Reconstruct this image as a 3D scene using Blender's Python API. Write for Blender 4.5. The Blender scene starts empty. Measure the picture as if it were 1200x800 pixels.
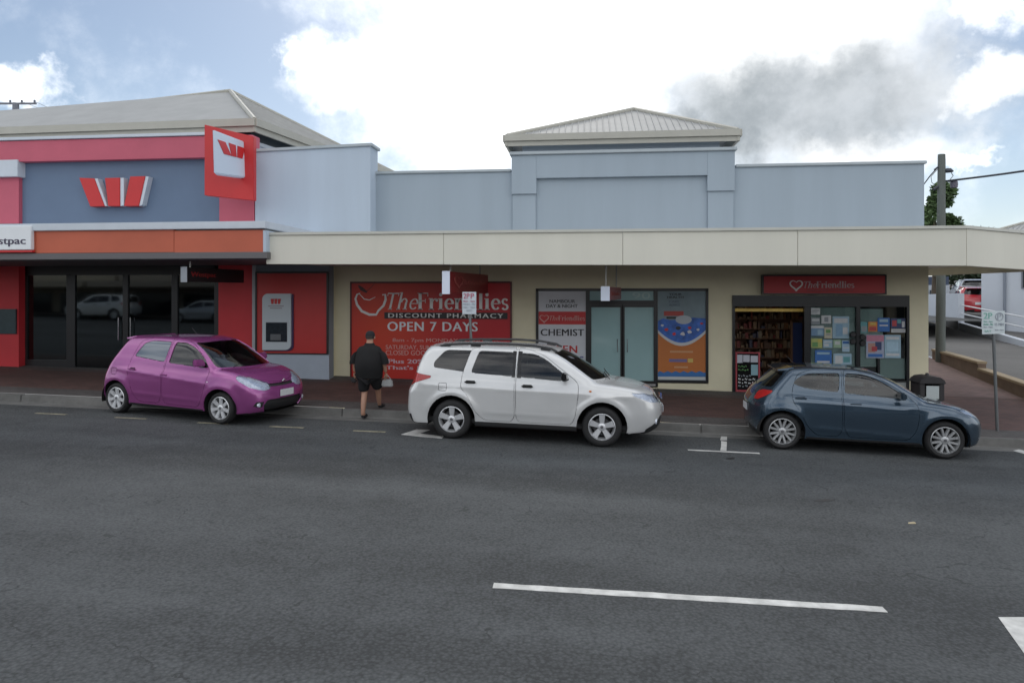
import bpy, bmesh, math, random
import numpy as np
from math import radians as R, sin, cos, pi, sqrt, atan2
from mathutils import Vector, Matrix
random.seed(7)
S = bpy.context.scene
C = S.collection
# ------------------------------------------------------------------ camera
F = 800.0; YH = 342.0; CH = 2.6; TH = math.atan(.11); SG = .025
ct, st = cos(TH), sin(TH)
cam = bpy.data.objects.new('camera', bpy.data.cameras.new('camera')); C.objects.link(cam)
cam.location = (0, 0, CH); cam.rotation_euler = (pi/2, 0, TH)
cam.data.sensor_width = 36; cam.data.lens = 24; cam.data.shift_y = -(400-YH)/1200
cam.data.clip_end = 3000; cam.data.clip_start = .05
S.camera = cam
# ------------------------------------------------------------------ world
SUN_EL, SUN_AZ = R(42), R(-3)          # azimuth clockwise from +Y
w = bpy.data.worlds.new('World'); S.world = w; w.use_nodes = True
nt = w.node_tree; nt.nodes.clear(); L = nt.links
def N(t, **k):
    n = nt.nodes.new(t)
    for a, b in k.items(): setattr(n, a, b)
    return n
def mth(op, a, b=None, c=None, clamp=False):
    n = N('ShaderNodeMath', operation=op, use_clamp=clamp)
    for i, v in enumerate((a, b, c)):
        if v is None: continue
        if isinstance(v, (int, float)): n.inputs[i].default_value = v
        else: L.new(v, n.inputs[i])
    return n.outputs[0]
tc = N('ShaderNodeTexCoord'); sp = N('ShaderNodeSeparateXYZ'); L.new(tc.outputs['Generated'], sp.inputs[0])
dx, dy, dz = sp.outputs
az = mth('ARCTAN2', dx, dy); el = mth('ARCSINE', dz)
sky = N('ShaderNodeTexSky', sky_type='NISHITA', sun_disc=False, sun_elevation=SUN_EL, sun_rotation=SUN_AZ)
sky.air_density = 1.0; sky.dust_density = .8; sky.ozone_density = 1.5
def noise(scale, det, rough=.55, vec=None, dist=0):
    n = N('ShaderNodeTexNoise'); n.inputs['Scale'].default_value = scale; n.inputs['Detail'].default_value = det
    n.inputs['Roughness'].default_value = rough; n.inputs['Distortion'].default_value = dist
    L.new(vec or tc.outputs['Generated'], n.inputs['Vector']); return n.outputs['Fac']
nz = noise(5.5, 9, .6, dist=.3); nz2 = noise(17, 6, .6)
def noisec(scale, det, rough=.6):
    n = N('ShaderNodeTexNoise'); n.inputs['Scale'].default_value = scale; n.inputs['Detail'].default_value = det; n.inputs['Roughness'].default_value = rough
    L.new(tc.outputs['Generated'], n.inputs['Vector']); s_ = N('ShaderNodeSeparateColor'); L.new(n.outputs['Color'], s_.inputs[0]); return s_.outputs
wa, wb = noisec(7, 6), noisec(26, 5)
azw = mth('ADD', az, mth('ADD', mth('MULTIPLY', mth('SUBTRACT', wa[0], .5), .22), mth('MULTIPLY', mth('SUBTRACT', wb[0], .5), .07)))
elw = mth('ADD', el, mth('ADD', mth('MULTIPLY', mth('SUBTRACT', wa[1], .5), .14), mth('MULTIPLY', mth('SUBTRACT', wb[1], .5), .05)))
def blob(px, py, rx, ry, gain=1.0):
    # direction of a cloud given as seen from the camera
    u, v = (px-600)/F, (YH-py)/F
    x, y = u*ct-st, u*st+ct
    a0 = atan2(x, y); e0 = atan2(v, sqrt(x*x+y*y))
    a = mth('DIVIDE', mth('SUBTRACT', azw, a0), rx/F); b = mth('DIVIDE', mth('SUBTRACT', elw, e0), ry/F)
    d = mth('SQRT', mth('ADD', mth('MULTIPLY', a, a), mth('MULTIPLY', b, b)))
    return mth('MULTIPLY', mth('SUBTRACT', 1.0, d), gain)
def mx(lst):
    o = lst[0]
    for v in lst[1:]: o = mth('MAXIMUM', o, v)
    return o
white = mx([blob(640, 70, 215, 200, 1.1), blob(640, -160, 330, 200, 1.1), blob(930, 60, 165, 150, 1.1), blob(1000, 175, 105, 35, 1.0), blob(420, 85, 70, 45, .85), blob(352, 62, 24, 18, .8), blob(28, 100, 40, 18, .9),
            blob(1165, 95, 42, 20, .8), blob(1134, 190, 18, 9, .8), blob(1150, 15, 60, 25, .7), blob(560, 150, 150, 60, .8), blob(-500, -60, 120, 60, .8)])
low = mth('MULTIPLY', mth('SUBTRACT', noise(3.1, 8, .6), .40), 3.0)     # unseen cloud behind the camera, thick and bright to fill-light the facades
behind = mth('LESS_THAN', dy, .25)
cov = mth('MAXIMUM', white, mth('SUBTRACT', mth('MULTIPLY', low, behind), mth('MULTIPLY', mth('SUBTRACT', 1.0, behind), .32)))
cov = mth('ADD', cov, mth('MULTIPLY', mth('SUBTRACT', nz, .5), 1.2))
cov = mth('ADD', cov, mth('MULTIPLY', mth('SUBTRACT', nz2, .5), .7))
cr = N('ShaderNodeMapRange', interpolation_type='SMOOTHSTEP'); L.new(cov, cr.inputs[0]); cr.inputs[1].default_value = -.34; cr.inputs[2].default_value = .75
dark = mx([blob(945, 125, 215, 95, 1.7), blob(850, 165, 110, 60, 1.6), blob(1010, 85, 120, 60, 1.1), blob(830, -60, 220, 60, .7)])
dk = mth('ADD', dark, mth('MULTIPLY', mth('SUBTRACT', nz, .5), .8)); dk = mth('ADD', dk, mth('MULTIPLY', mth('SUBTRACT', nz2, .5), .45))
dr = N('ShaderNodeMapRange', interpolation_type='SMOOTHSTEP'); L.new(dk, dr.inputs[0]); dr.inputs[1].default_value = -.25; dr.inputs[2].default_value = 1.3
def mixc(fac, a, b):
    n = N('ShaderNodeMix', data_type='RGBA'); 
    if isinstance(fac, float): n.inputs[0].default_value = fac
    else: L.new(fac, n.inputs[0])
    for i, v in ((6, a), (7, b)):
        if isinstance(v, tuple): n.inputs[i].default_value = (*v, 1)
        else: L.new(v, n.inputs[i])
    return n.outputs[2]
SKYC = 9.0
# thin milky veil, stronger near the sun and the horizon
sd = Vector((sin(SUN_AZ)*cos(SUN_EL), cos(SUN_AZ)*cos(SUN_EL), sin(SUN_EL)))
vd = N('ShaderNodeVectorMath', operation='DOT_PRODUCT'); L.new(tc.outputs['Generated'], vd.inputs[0]); vd.inputs[1].default_value = sd
near = mth('POWER', mth('MAXIMUM', vd.outputs['Value'], 0.0), 9.0)
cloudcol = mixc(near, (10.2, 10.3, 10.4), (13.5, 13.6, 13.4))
shade = N('ShaderNodeMapRange', interpolation_type='SMOOTHSTEP'); L.new(wa[2], shade.inputs[0]); shade.inputs[1].default_value = .35; shade.inputs[2].default_value = .65
graycol = mixc(shade.outputs[0], (1.85, 2.1, 2.3), (3.4, 3.65, 3.9))
hz = mth('POWER', mth('SUBTRACT', 1.0, mth('ABSOLUTE', dz)), 5.0)
veil = mth('ADD', mth('MULTIPLY', near, .34), mth('MULTIPLY', hz, .45), clamp=True)
skd = N('ShaderNodeVectorMath', operation='SCALE'); L.new(sky.outputs[0], skd.inputs[0]); skd.inputs['Scale'].default_value = .52
skyv = mixc(veil, skd.outputs[0], (5.2, 6.3, 7.4))
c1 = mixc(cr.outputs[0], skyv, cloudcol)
dkm = mth('MULTIPLY', dr.outputs[0], .95)
c2 = mixc(dkm, c1, graycol)
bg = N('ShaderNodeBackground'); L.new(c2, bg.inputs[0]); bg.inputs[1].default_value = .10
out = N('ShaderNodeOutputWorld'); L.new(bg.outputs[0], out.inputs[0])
sun = bpy.data.objects.new('sun', bpy.data.lights.new('sun', 'SUN')); C.objects.link(sun)
sun.data.energy = .5; sun.data.angle = R(14); sun.data.color = (1, .95, .87)
sun.rotation_euler = sd.to_track_quat('Z', 'Y').to_euler()
S.view_settings.view_transform = 'Standard'; S.view_settings.look = 'None'; S.view_settings.gamma = 1
S.view_settings.use_curve_mapping = False; S.view_settings.exposure = .83
S.render.film_transparent = False
# ------------------------------------------------------------------ projection helpers (pixels of the photograph -> places)
def ray(px, py):
    u, v = (px-600)/F, (YH-py)/F
    return Vector((u*ct-st, u*st+ct, v))
O3 = Vector((0, 0, CH))
def PY(px, py, D):
    r = ray(px, py); return O3 + r*(D/r.y)
def PZ(px, py, Z): return O3 + ray(px, py)*Z
def PG(px, py, off=0.0):
    u, v = (px-600)/F, (YH-py)/F
    return O3 + ray(px, py)*((CH-off)/(-v-SG*u))
def g(x, y): return -SG*(x*ct+y*st)
DW, DK, DC, DB, DBC = 17.6, 13.42, 14.1, 17.15, 13.95
def gp(x, y):                                  # paved surface behind the kerb; climbs away beyond the building line
    return g(x, y) + .13 + .018*(min(y, DW)-DK) + .075*max(0, y-DW+.5)
def X(px, D): return PY(px, 300, D).x
def Zf(px, py, D): return PY(px, py, D).z
# ------------------------------------------------------------------ materials
MT = {}
def mat(name, col, rough=.6, metal=0, var=.0, vs=3.0, bump=0, bs=60, coat=0, spec=.5, emit=None, streak=0, alpha=None):
    if name in MT: return MT[name]
    m = bpy.data.materials.new(name); m.use_nodes = True; t = m.node_tree; b = t.nodes['Principled BSDF']; l = t.links
    b.inputs['Base Color'].default_value = (*col, 1); b.inputs['Roughness'].default_value = rough; b.inputs['Metallic'].default_value = metal
    b.inputs['Specular IOR Level'].default_value = spec
    if coat: b.inputs['Coat Weight'].default_value = coat; b.inputs['Coat Roughness'].default_value = .03
    if emit: b.inputs['Emission Color'].default_value = (*emit[0], 1); b.inputs['Emission Strength'].default_value = emit[1]
    tcn = t.nodes.new('ShaderNodeTexCoord')
    if var or streak:
        n = t.nodes.new('ShaderNodeTexNoise'); n.inputs['Scale'].default_value = vs; n.inputs['Detail'].default_value = 7; n.inputs['Roughness'].default_value = .62
        mp = t.nodes.new('ShaderNodeMapping'); l.new(tcn.outputs['Object'], mp.inputs[0]); l.new(mp.outputs[0], n.inputs['Vector'])
        if streak: mp.inputs['Scale'].default_value = (3.0, 3.0, .35)
        mr = t.nodes.new('ShaderNodeMapRange'); l.new(n.outputs['Fac'], mr.inputs[0])
        a = var or streak
        mr.inputs[1].default_value = .3; mr.inputs[2].default_value = .7; mr.inputs[3].default_value = 1-a; mr.inputs[4].default_value = 1+a*.6
        mm = t.nodes.new('ShaderNodeVectorMath'); mm.operation = 'SCALE'; mm.inputs[0].default_value = col; l.new(mr.outputs[0], mm.inputs['Scale'])
        l.new(mm.outputs[0], b.inputs['Base Color'])
    if bump:
        n2 = t.nodes.new('ShaderNodeTexNoise'); n2.inputs['Scale'].default_value = bs; n2.inputs['Detail'].default_value = 4
        l.new(tcn.outputs['Object'], n2.inputs['Vector'])
        bp = t.nodes.new('ShaderNodeBump'); bp.inputs['Strength'].default_value = bump; bp.inputs['Distance'].default_value = .01
        l.new(n2.outputs['Fac'], bp.inputs['Height']); l.new(bp.outputs[0], b.inputs['Normal'])
    MT[name] = m; return m
def glassmat(name, tint, gl=1.0, ior=1.5, rough=.0, gcol=(1, 1, 1)):
    if name in MT: return MT[name]
    m = bpy.data.materials.new(name); m.use_nodes = True; t = m.node_tree; t.nodes.clear(); l = t.links
    o = t.nodes.new('ShaderNodeOutputMaterial'); mx_ = t.nodes.new('ShaderNodeMixShader'); tr = t.nodes.new('ShaderNodeBsdfTransparent'); gs = t.nodes.new('ShaderNodeBsdfGlossy')
    fr = t.nodes.new('ShaderNodeFresnel'); fr.inputs['IOR'].default_value = ior
    tr.inputs[0].default_value = (*tint, 1); gs.inputs['Roughness'].default_value = rough; gs.inputs[0].default_value = (*gcol, 1)
    mu = t.nodes.new('ShaderNodeMath'); mu.operation = 'MULTIPLY'; mu.inputs[1].default_value = gl; mu.use_clamp = True
    l.new(fr.outputs[0], mu.inputs[0]); l.new(mu.outputs[0], mx_.inputs[0]); l.new(tr.outputs[0], mx_.inputs[1]); l.new(gs.outputs[0], mx_.inputs[2]); l.new(mx_.outputs[0], o.inputs[0])
    MT[name] = m; return m
# ------------------------------------------------------------------ object helpers
def link(name, me, parent=None, m=None):
    o = bpy.data.objects.new(name, me); C.objects.link(o)
    if parent is not None: o.parent = parent
    if m is not None and me is not None: me.materials.append(m)
    return o
def tag(o, label=None, cat=None, group=None, kind=None):
    for k, v in (('label', label), ('category', cat), ('group', group), ('kind', kind)):
        if v: o[k] = v
    return o
def empty(name, loc, label, cat, group=None):
    o = link(name, None); o.location = loc; return tag(o, label, cat, group)
def root(o):
    while o.parent is not None: o = o.parent
    return o
class MB:
    def __init__(s): s.v = []; s.f = []
    def add(s, vs, fs):
        n = len(s.v); s.v += [tuple(v) for v in vs]; s.f += [tuple(i+n for i in f) for f in fs]; return s
    def box(s, x0, x1, y0, y1, z0, z1):
        x0, x1 = sorted((x0, x1)); y0, y1 = sorted((y0, y1)); z0, z1 = sorted((z0, z1))
        return s.add([(x0,y0,z0),(x1,y0,z0),(x1,y1,z0),(x0,y1,z0),(x0,y0,z1),(x1,y0,z1),(x1,y1,z1),(x0,y1,z1)],
              [(0,3,2,1),(4,5,6,7),(0,1,5,4),(1,2,6,5),(2,3,7,6),(3,0,4,7)])
    def prism(s, pts, y0, y1):                  # pts (x,z) outline, extruded along y
        n = len(pts)
        a = sum(pts[i][0]*pts[(i+1)%n][1]-pts[(i+1)%n][0]*pts[i][1] for i in range(n))
        if a < 0: pts = pts[::-1]
        vs = [(p[0], y0, p[1]) for p in pts]+[(p[0], y1, p[1]) for p in pts]
        return s.add(vs, [tuple(range(n)), tuple(range(2*n-1, n-1, -1))]+[(i, i+n, (i+1)%n+n, (i+1)%n) for i in range(n)])
    def slab(s, pts, h):                         # pts 3D outline on top, thickness h downwards
        n = len(pts); vs = [tuple(p) for p in pts]+[(p[0], p[1], p[2]-h) for p in pts]
        return s.add(vs, [tuple(range(n)), tuple(range(2*n-1, n-1, -1))]+[(i, i+n, (i+1)%n+n, (i+1)%n) for i in range(n)])
    def hexa(s, b, t):                           # b,t: four bottom / four top points
        return s.add(list(b)+list(t), [(3,2,1,0),(4,5,6,7),(0,1,5,4),(1,2,6,5),(2,3,7,6),(3,0,4,7)])
    def tube(s, pts, r, n=8, cap=True):
        pts = [Vector(p) for p in pts]; rs = r if isinstance(r, (list, tuple)) else [r]*len(pts)
        vs = []; m = len(pts); prev = None
        for i, p in enumerate(pts):
            d = (pts[min(i+1, m-1)]-pts[max(i-1, 0)]).normalized()
            if prev is None: a = d.orthogonal().normalized()
            else: a = (prev-d*prev.dot(d)).normalized()
            prev = a; b = d.cross(a)
            for k in range(n):
                q = p+(a*cos(2*pi*k/n)+b*sin(2*pi*k/n))*rs[i]; vs.append(tuple(q))
        fs = [(i*n+k, i*n+(k+1)%n, (i+1)*n+(k+1)%n, (i+1)*n+k) for i in range(m-1) for k in range(n)]
        if cap: fs += [tuple(range(n-1, -1, -1)), tuple(range((m-1)*n, m*n))]
        return s.add(vs, fs)
    def lathe(s, prof, c, axis='y', n=32, close=False):  # prof [(r,h)]
        vs = []
        for r, h in prof:
            for k in range(n):
                a = 2*pi*k/n; p, q = r*cos(a), r*sin(a)
                v = {'y': (p, h, q), 'z': (p, q, h), 'x': (h, p, q)}[axis]
                vs.append((v[0]+c[0], v[1]+c[1], v[2]+c[2]))
        m = len(prof); fs = []
        for i in range(m-1 if not close else m):
            j = (i+1) % m
            fs += [(i*n+k, i*n+(k+1)%n, j*n+(k+1)%n, j*n+k) for k in range(n)]
        return s.add(vs, fs)
    def build(s, name, m=None, parent=None, smooth=False, bevel=0, local=False):
        me = bpy.data.meshes.new(name)
        vs = s.v
        if parent is not None and not local:
            l = root(parent).location; vs = [(a-l.x, b-l.y, c-l.z) for a, b, c in vs]
        me.from_pydata(vs, [], s.f); me.validate(); 
        bm = bmesh.new(); bm.from_mesh(me); bmesh.ops.recalc_face_normals(bm, faces=bm.faces)
        if bevel:
            es = [e for e in bm.edges if len(e.link_faces) == 2 and e.calc_face_angle(0) > .6]
            bmesh.ops.bevel(bm, geom=es, offset=bevel, segments=2, affect='EDGES', clamp_overlap=True)
        bm.to_mesh(me); bm.free()
        if smooth:
            for p in me.polygons: p.use_smooth = True
            me.set_sharp_from_angle(angle=R(40))
        return link(name, me, parent, m)
def box(name, m, parent, *a, **k): return MB().box(*a).build(name, m, parent, **k)
def pxbox(name, m, parent, px0, py0, px1, py1, D, d0, d1, **k):     # a board on the plane y=D covering these pixels, from D+d0 to D+d1
    pm = (max(0, min(1200, px0))+max(0, min(1200, px1)))/2
    a, b = PY(px0, py0, D), PY(px1, py1, D); a.z = Zf(pm, py0, D); b.z = Zf(pm, py1, D)
    return box(name, m, parent, a.x, b.x, D+d0, D+d1, b.z, a.z, **k)
CHR = mat('chrome', (.7, .72, .74), .12, metal=1)
def copy_tree(o, parent=None):
    c = o.copy(); C.objects.link(c)
    if parent is not None: c.parent = parent
    for ch in list(o.children): copy_tree(ch, c)
    return c
# ------------------------------------------------------------------ lettering
def text_mesh(s, off=0, shear=0, space=1.0):
    cu = bpy.data.curves.new('t', 'FONT'); cu.body = s; cu.offset = 0; cu.shear = shear; cu.space_character = space; cu.resolution_u = 3
    o = bpy.data.objects.new('t', cu); C.objects.link(o)
    dg = bpy.context.evaluated_depsgraph_get(); me = bpy.data.meshes.new_from_object(o.evaluated_get(dg))
    bpy.data.objects.remove(o); bpy.data.curves.remove(cu)
    v = [tuple(q.co) for q in me.vertices]; f = [tuple(p.vertices) for p in me.polygons]; bpy.data.meshes.remove(me)
    if off: n = len(v); v = v+[(a+off*1.6, b, c) for a, b, c in v]; f = f+[tuple(i+n for i in q) for q in f]
    return v, f
def place_text(vf, P0, ax, ay, w_, h_, m, parent, name='lettering', fit='both', lift=None):
    """fit glyph mesh into box with lower-left corner P0, width w_ along ax and height h_ along ay"""
    v, f = vf
    xs = [p[0] for p in v]; ys = [p[1] for p in v]; x0, x1, y0, y1 = min(xs), max(xs), min(ys), max(ys)
    sx = w_/(x1-x0); sy = h_/(y1-y0)
    if fit == 'h': sx = min(sx, sy*1.15)
    ax, ay, P0 = Vector(ax), Vector(ay), Vector(P0)
    nv_ = ax.cross(ay)*.0012; half = len(v)//2
    vs = [tuple(P0+ax*((p[0]-x0)*sx)+ay*((p[1]-y0)*sy)+(nv_ if i >= half else nv_*0)) for i, p in enumerate(v)]
    b = MB().add(vs, f)
    me = bpy.data.meshes.new(name); l = root(parent).location
    me.from_pydata([(a-l.x, c-l.y, d-l.z) for a, c, d in vs], [], f)
    o = link(name, me, parent, m)
    md = o.modifiers.new('s', 'SOLIDIFY'); md.thickness = .004; md.offset = 0
    return o
def pxtext(s, px0, py0, px1, py1, D, m, parent, off=0, shear=0, space=1.0, lift=.012, vf=None, name='lettering'):
    a, b = PY(px0, py1, D), PY(px1, py0, D)
    return place_text(vf or text_mesh(s, off, shear, space), (a.x, D-lift, a.z), (1, 0, 0), (0, 0, 1), b.x-a.x, b.z-a.z, m, parent, name=name)
def ribbon(pts, w_, close=False):
    v = []; f = []; n = len(pts); ws = w_ if isinstance(w_, (list, tuple)) else [w_]*n
    for i, p in enumerate(pts):
        a = pts[(i-1) % n] if (close or i) else p; b = pts[(i+1) % n] if (close or i < n-1) else p
        d = (b[0]-a[0], b[1]-a[1]); l = math.hypot(*d) or 1; nx, ny = -d[1]/l, d[0]/l
        v += [(p[0]+nx*ws[i]/2, p[1]+ny*ws[i]/2, 0), (p[0]-nx*ws[i]/2, p[1]-ny*ws[i]/2, 0)]
    for i in range(n if close else n-1):
        j = (i+1) % n; f.append((2*i, 2*i+1, 2*j+1, 2*j))
    return v, f
def serif_word(word):
    """a small hand-made serif face: enough letters for the pharmacy's name; capitals in a first italic part"""
    V = []; Fc = []
    def put(vf, dx_, sh):
        n = len(V)
        for p in vf[0]: V.append((p[0]+dx_+sh*p[1], p[1], 0))
        for q in vf[1]: Fc.append(tuple(i+n for i in q))
    def rect(x0, y0, x1, y1): return ([(x0,y0,0),(x1,y0,0),(x1,y1,0),(x0,y1,0)], [(0,1,2,3)])
    def arc(cx, cy, rx, ry, a0, a1, w0, w1=None, n=14):
        pts = [(cx+rx*cos(R(a0+(a1-a0)*i/n)), cy+ry*sin(R(a0+(a1-a0)*i/n))) for i in range(n+1)]
        w1 = w0 if w1 is None else w1
        return ribbon(pts, [w1+(w0-w1)*abs(cos(R(a0+(a1-a0)*i/n))) for i in range(n+1)])
    x = 0
    for ch, it in word:
        sh = .25 if it else 0; s_ = .10 if it else .15; th_ = .035; xh = .5
        G = []; wd = .3
        def stem(x0, y0, y1, bot=True, top='half'):
            G.append(rect(x0, y0, x0+s_, y1))
            if bot: G.append(rect(x0-.05, y0, x0+s_+.05, y0+th_))
            if top == 'half': G.append(rect(x0-.05, y1-th_, x0+.02, y1))
            if top == 'full': G.append(rect(x0-.05, y1-th_, x0+s_+.05, y1))
        if ch == 'T':
            stem(.22, 0, .74, top=None); G += [rect(0, .69, .56, .74), rect(0, .6, .03, .7), rect(.53, .6, .56, .7)]; wd = .58
        if ch == 'F':
            stem(.06, 0, .74, top='full'); G += [rect(.06, .70, .52, .74), rect(.49, .58, .52, .72), rect(.06, .37, .4, .405), rect(.37, .3, .4, .47)]; wd = .55
        if ch == 'h': stem(.05, 0, .76); G.append(arc(.3, .32, .13, .16, 180, 0, s_*.8, .05)); stem(.36, 0, .34, top=None); wd = .56
        if ch == 'n': stem(.05, 0, xh); G.append(arc(.3, .32, .13, .16, 180, 0, s_*.8, .05)); stem(.36, 0, .34, top=None); wd = .58
        if ch == 'r': stem(.05, 0, xh); G.append(arc(.33, .33, .14, .14, 170, 60, .06)); G.append(arc(.39, .42, .035, .035, 0, 360, .07)); wd = .45
        if ch == 'i': stem(.05, 0, xh); G.append(arc(.05+s_/2, .66, .04, .04, 0, 360, .08)); wd = .3
        if ch == 'l': stem(.05, 0, .76); wd = .3
        if ch == 'e': G += [arc(.24, .25, .17, .22, 0, 320, s_*.85, .045), rect(.08, .25, .44, .285)]; wd = .47
        if ch == 'd': stem(.32, 0, .76); G.append(arc(.24, .24, .17, .21, 20, 340, s_*.85, .05)); wd = .56
        if ch == 's': G += [arc(.2, .36, .11, .11, 20, 270, .1, .06), arc(.2, .13, .12, .11, 90, -160, .1, .06)]; wd = .38
        for q in G: put(q, x, sh)
        x += wd
    return V, Fc
NAMEV = serif_word([(c, i < 3) for i, c in enumerate('TheFriendlies')])
def heart_vf():
    pts = []
    for i in range(40):
        t = 2*pi*i/40; pts.append((16*sin(t)**3/16*.9, (13*cos(t)-5*cos(2*t)-2*cos(3*t)-cos(4*t))/16))
    v, f = ribbon(pts[2:38], [.10+.16*abs(sin(pi*i/36)) for i in range(36)])
    return v, f
# ------------------------------------------------------------------ cars
def curve(pts):
    """monotone cubic through (x,y) points"""
    xs = np.array([p[0] for p in pts], float); ys = np.array([p[1] for p in pts], float)
    h = np.diff(xs); d = np.diff(ys)/h; m = np.zeros(len(xs)); m[0] = d[0]; m[-1] = d[-1]
    for i in range(1, len(xs)-1):
        m[i] = 0 if d[i-1]*d[i] <= 0 else 2*d[i-1]*d[i]/(d[i-1]+d[i])
    def f(x):
        x = np.clip(x, xs[0], xs[-1]); i = np.clip(np.searchsorted(xs, x)-1, 0, len(h)-1); t = (x-xs[i])/h[i]
        return ys[i]*(2*t**3-3*t**2+1)+h[i]*m[i]*(t**3-2*t**2+t)+ys[i+1]*(-2*t**3+3*t**2)+h[i]*m[i+1]*(t**3-t**2)
    return f
def smax(a, b, k):
    h = np.maximum(k-np.abs(a-b), 0)/k; return np.maximum(a, b)+h*h*k*.25
def smin(a, b, k): return -smax(-a, -b, k)
def car_field(s):
    deck, roof, fx, rx = curve(s['deck']), curve(s['roof']), curve(s['front']), curve(s['rear'])
    plan, sect, cabw = curve(s['plan']), curve(s['sect']), curve(s['cabw'])
    bow, rbow = s.get('bow', .22), s.get('rbow', .12)
    def f(x, y, z):
        y = np.abs(y); yn = y/s['W']
        W = s['W']*plan(x)*sect(z)
        for ax in s['axles']:
            r = np.sqrt((x-ax)**2+(z-s['wr'])**2)
            W = W + s.get('flare', .025)*np.exp(-((r-s['arch']-.03)/.07)**2)*(z > .1)
        for (cx0, cz0, cx1, cz1, dep, wid) in s.get('crease', []):
            tt = np.clip((x-cx0)/(cx1-cx0), 0, 1); zc = cz0+(cz1-cz0)*tt; q = (z-zc)/wid
            fade = np.clip((x-cx0)/.25, 0, 1)*np.clip((cx1-x)/.25, 0, 1)
            W = W + dep*fade*np.exp(-q*q)*np.where(q > 0, 1, .55)
        fr = x-(fx(z)-bow*yn**2.6)
        re = (rx(z)+rbow*yn**2.6)-x
        b = smax(y-W, z-(deck(x)-.035*yn**2), s.get('ksh', .10))
        b = smax(b, fr, .16); b = smax(b, re, .12)
        xx = x+np.where(x > 0, s.get('wsb', .16)*yn**2, 0)
        c = smax(y-cabw(z), z-(roof(xx)-.035*yn**2), .12)
        c = smax(smax(c, re, .08), fr+.15, .1)
        b = smin(b, c, .03)
        return smax(b, s['zb']-z, .05)
    return f
def car_shell(s):
    f = car_field(s); xr, xf = s['x0'], s['x1']; W = s['W']+.15; z0 = s.get('zc', .66); zt, zb_ = s['H']+.15, .0
    # right half perimeter targets: bottom centre -> side -> top centre
    per = [(0-W*t, zb_) for t in np.linspace(0, 1, 12)]+[(-W, zb_+(zt-zb_)*t) for t in np.linspace(0, 1, 52)[1:]]+[(-W+W*t, zt) for t in np.linspace(0, 1, 26)[1:]]
    per = np.array(per); m = len(per)
    n = s.get('n', 150); e = .45
    cols = []
    for i in range(1, 15):
        k = i/15; cols.append((xr+e, xr-.12, k))            # rear face rings
    for x in np.linspace(xr-.1, xf+.1, n):
        o = min(max(x, xr+e), xf-e); cols.append((o, x, 1.0))
    for i in range(14, 0, -1): cols.append((xf-e, xf+.12, i/15))
    P = np.zeros((len(cols), m, 3))
    for a, (o, tx, k) in enumerate(cols):
        org = np.stack([np.full(m, o), np.zeros(m), np.full(m, z0)], 1)
        tgt = np.stack([np.full(m, tx), per[:, 0]*k, z0+(per[:, 1]-z0)*k], 1)
        d = tgt-org
        T = np.linspace(1.0, 0.02, 90)
        pp = org[None]+d[None]*T[:, None, None]
        v = f(pp[..., 0], pp[..., 1], pp[..., 2]) < 0
        i = np.argmax(v, 0); hi = T[np.maximum(i-1, 0)]; lo = T[i]
        for _ in range(22):
            mid = (hi+lo)/2; q = org+d*mid[:, None]; ins = f(q[:, 0], q[:, 1], q[:, 2]) < 0
            lo = np.where(ins, mid, lo); hi = np.where(ins, hi, mid)
        P[a] = org+d*lo[:, None]
    P[:, 0, 1] = 0; P[:, -1, 1] = 0
    bm = bmesh.new()
    vs = [[bm.verts.new(P[a, b]) for b in range(m)] for a in range(len(cols))]
    for a in range(len(cols)-1):
        for b in range(m-1):
            bm.faces.new((vs[a][b], vs[a+1][b], vs[a+1][b+1], vs[a][b+1]))
    for a, x in ((0, xr-.12), (len(cols)-1, xf+.12)):
        o = xr+e if a == 0 else xf-e
        c = bm.verts.new((P[a, :, 0].mean(), 0, z0))
        for b in range(m-1):
            t = (c, vs[a][b], vs[a][b+1]) if a == 0 else (c, vs[a][b+1], vs[a][b])
            bm.faces.new(t)
    bmesh.ops.recalc_face_normals(bm, faces=bm.faces)
    bm.normal_update()
    if sum(fc.normal.z*fc.calc_area() for fc in bm.faces if fc.calc_center_median().z > 1.2) < 0: bmesh.ops.reverse_faces(bm, faces=bm.faces)
    return bm
VIEW = {'side': (Vector((1,0,0)), Vector((0,0,1))), 'front': (Vector((0,1,0)), Vector((0,0,1))), 'top': (Vector((1,0,0)), Vector((0,1,0))),
        'corner': (Vector((.7071,.7071,0)), Vector((0,0,1))), 'rcorner': (Vector((.7071,-.7071,0)), Vector((0,0,1)))}
def rnd(pts, r=.04, k=3):
    out_ = []
    n = len(pts)
    for i, p in enumerate(pts):
        p = Vector(p[:2]); a = Vector(pts[i-1][:2])-p; b = Vector(pts[(i+1) % n][:2])-p
        rr = min(r, a.length*.45, b.length*.45); A = p+a.normalized()*rr; B = p+b.normalized()*rr
        for j in range(k+1):
            t = j/k; q = A*(1-t)**2+p*2*t*(1-t)+B*t*t; out_.append((q.x, q.y))
    return out_
def inpoly(x, y, P):
    c = False; j = len(P)-1
    for i in range(len(P)):
        if (P[i][1] > y) != (P[j][1] > y) and x < (P[j][0]-P[i][0])*(y-P[i][1])/(P[j][1]-P[i][1])+P[i][0]: c = not c
        j = i
    return c
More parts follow.
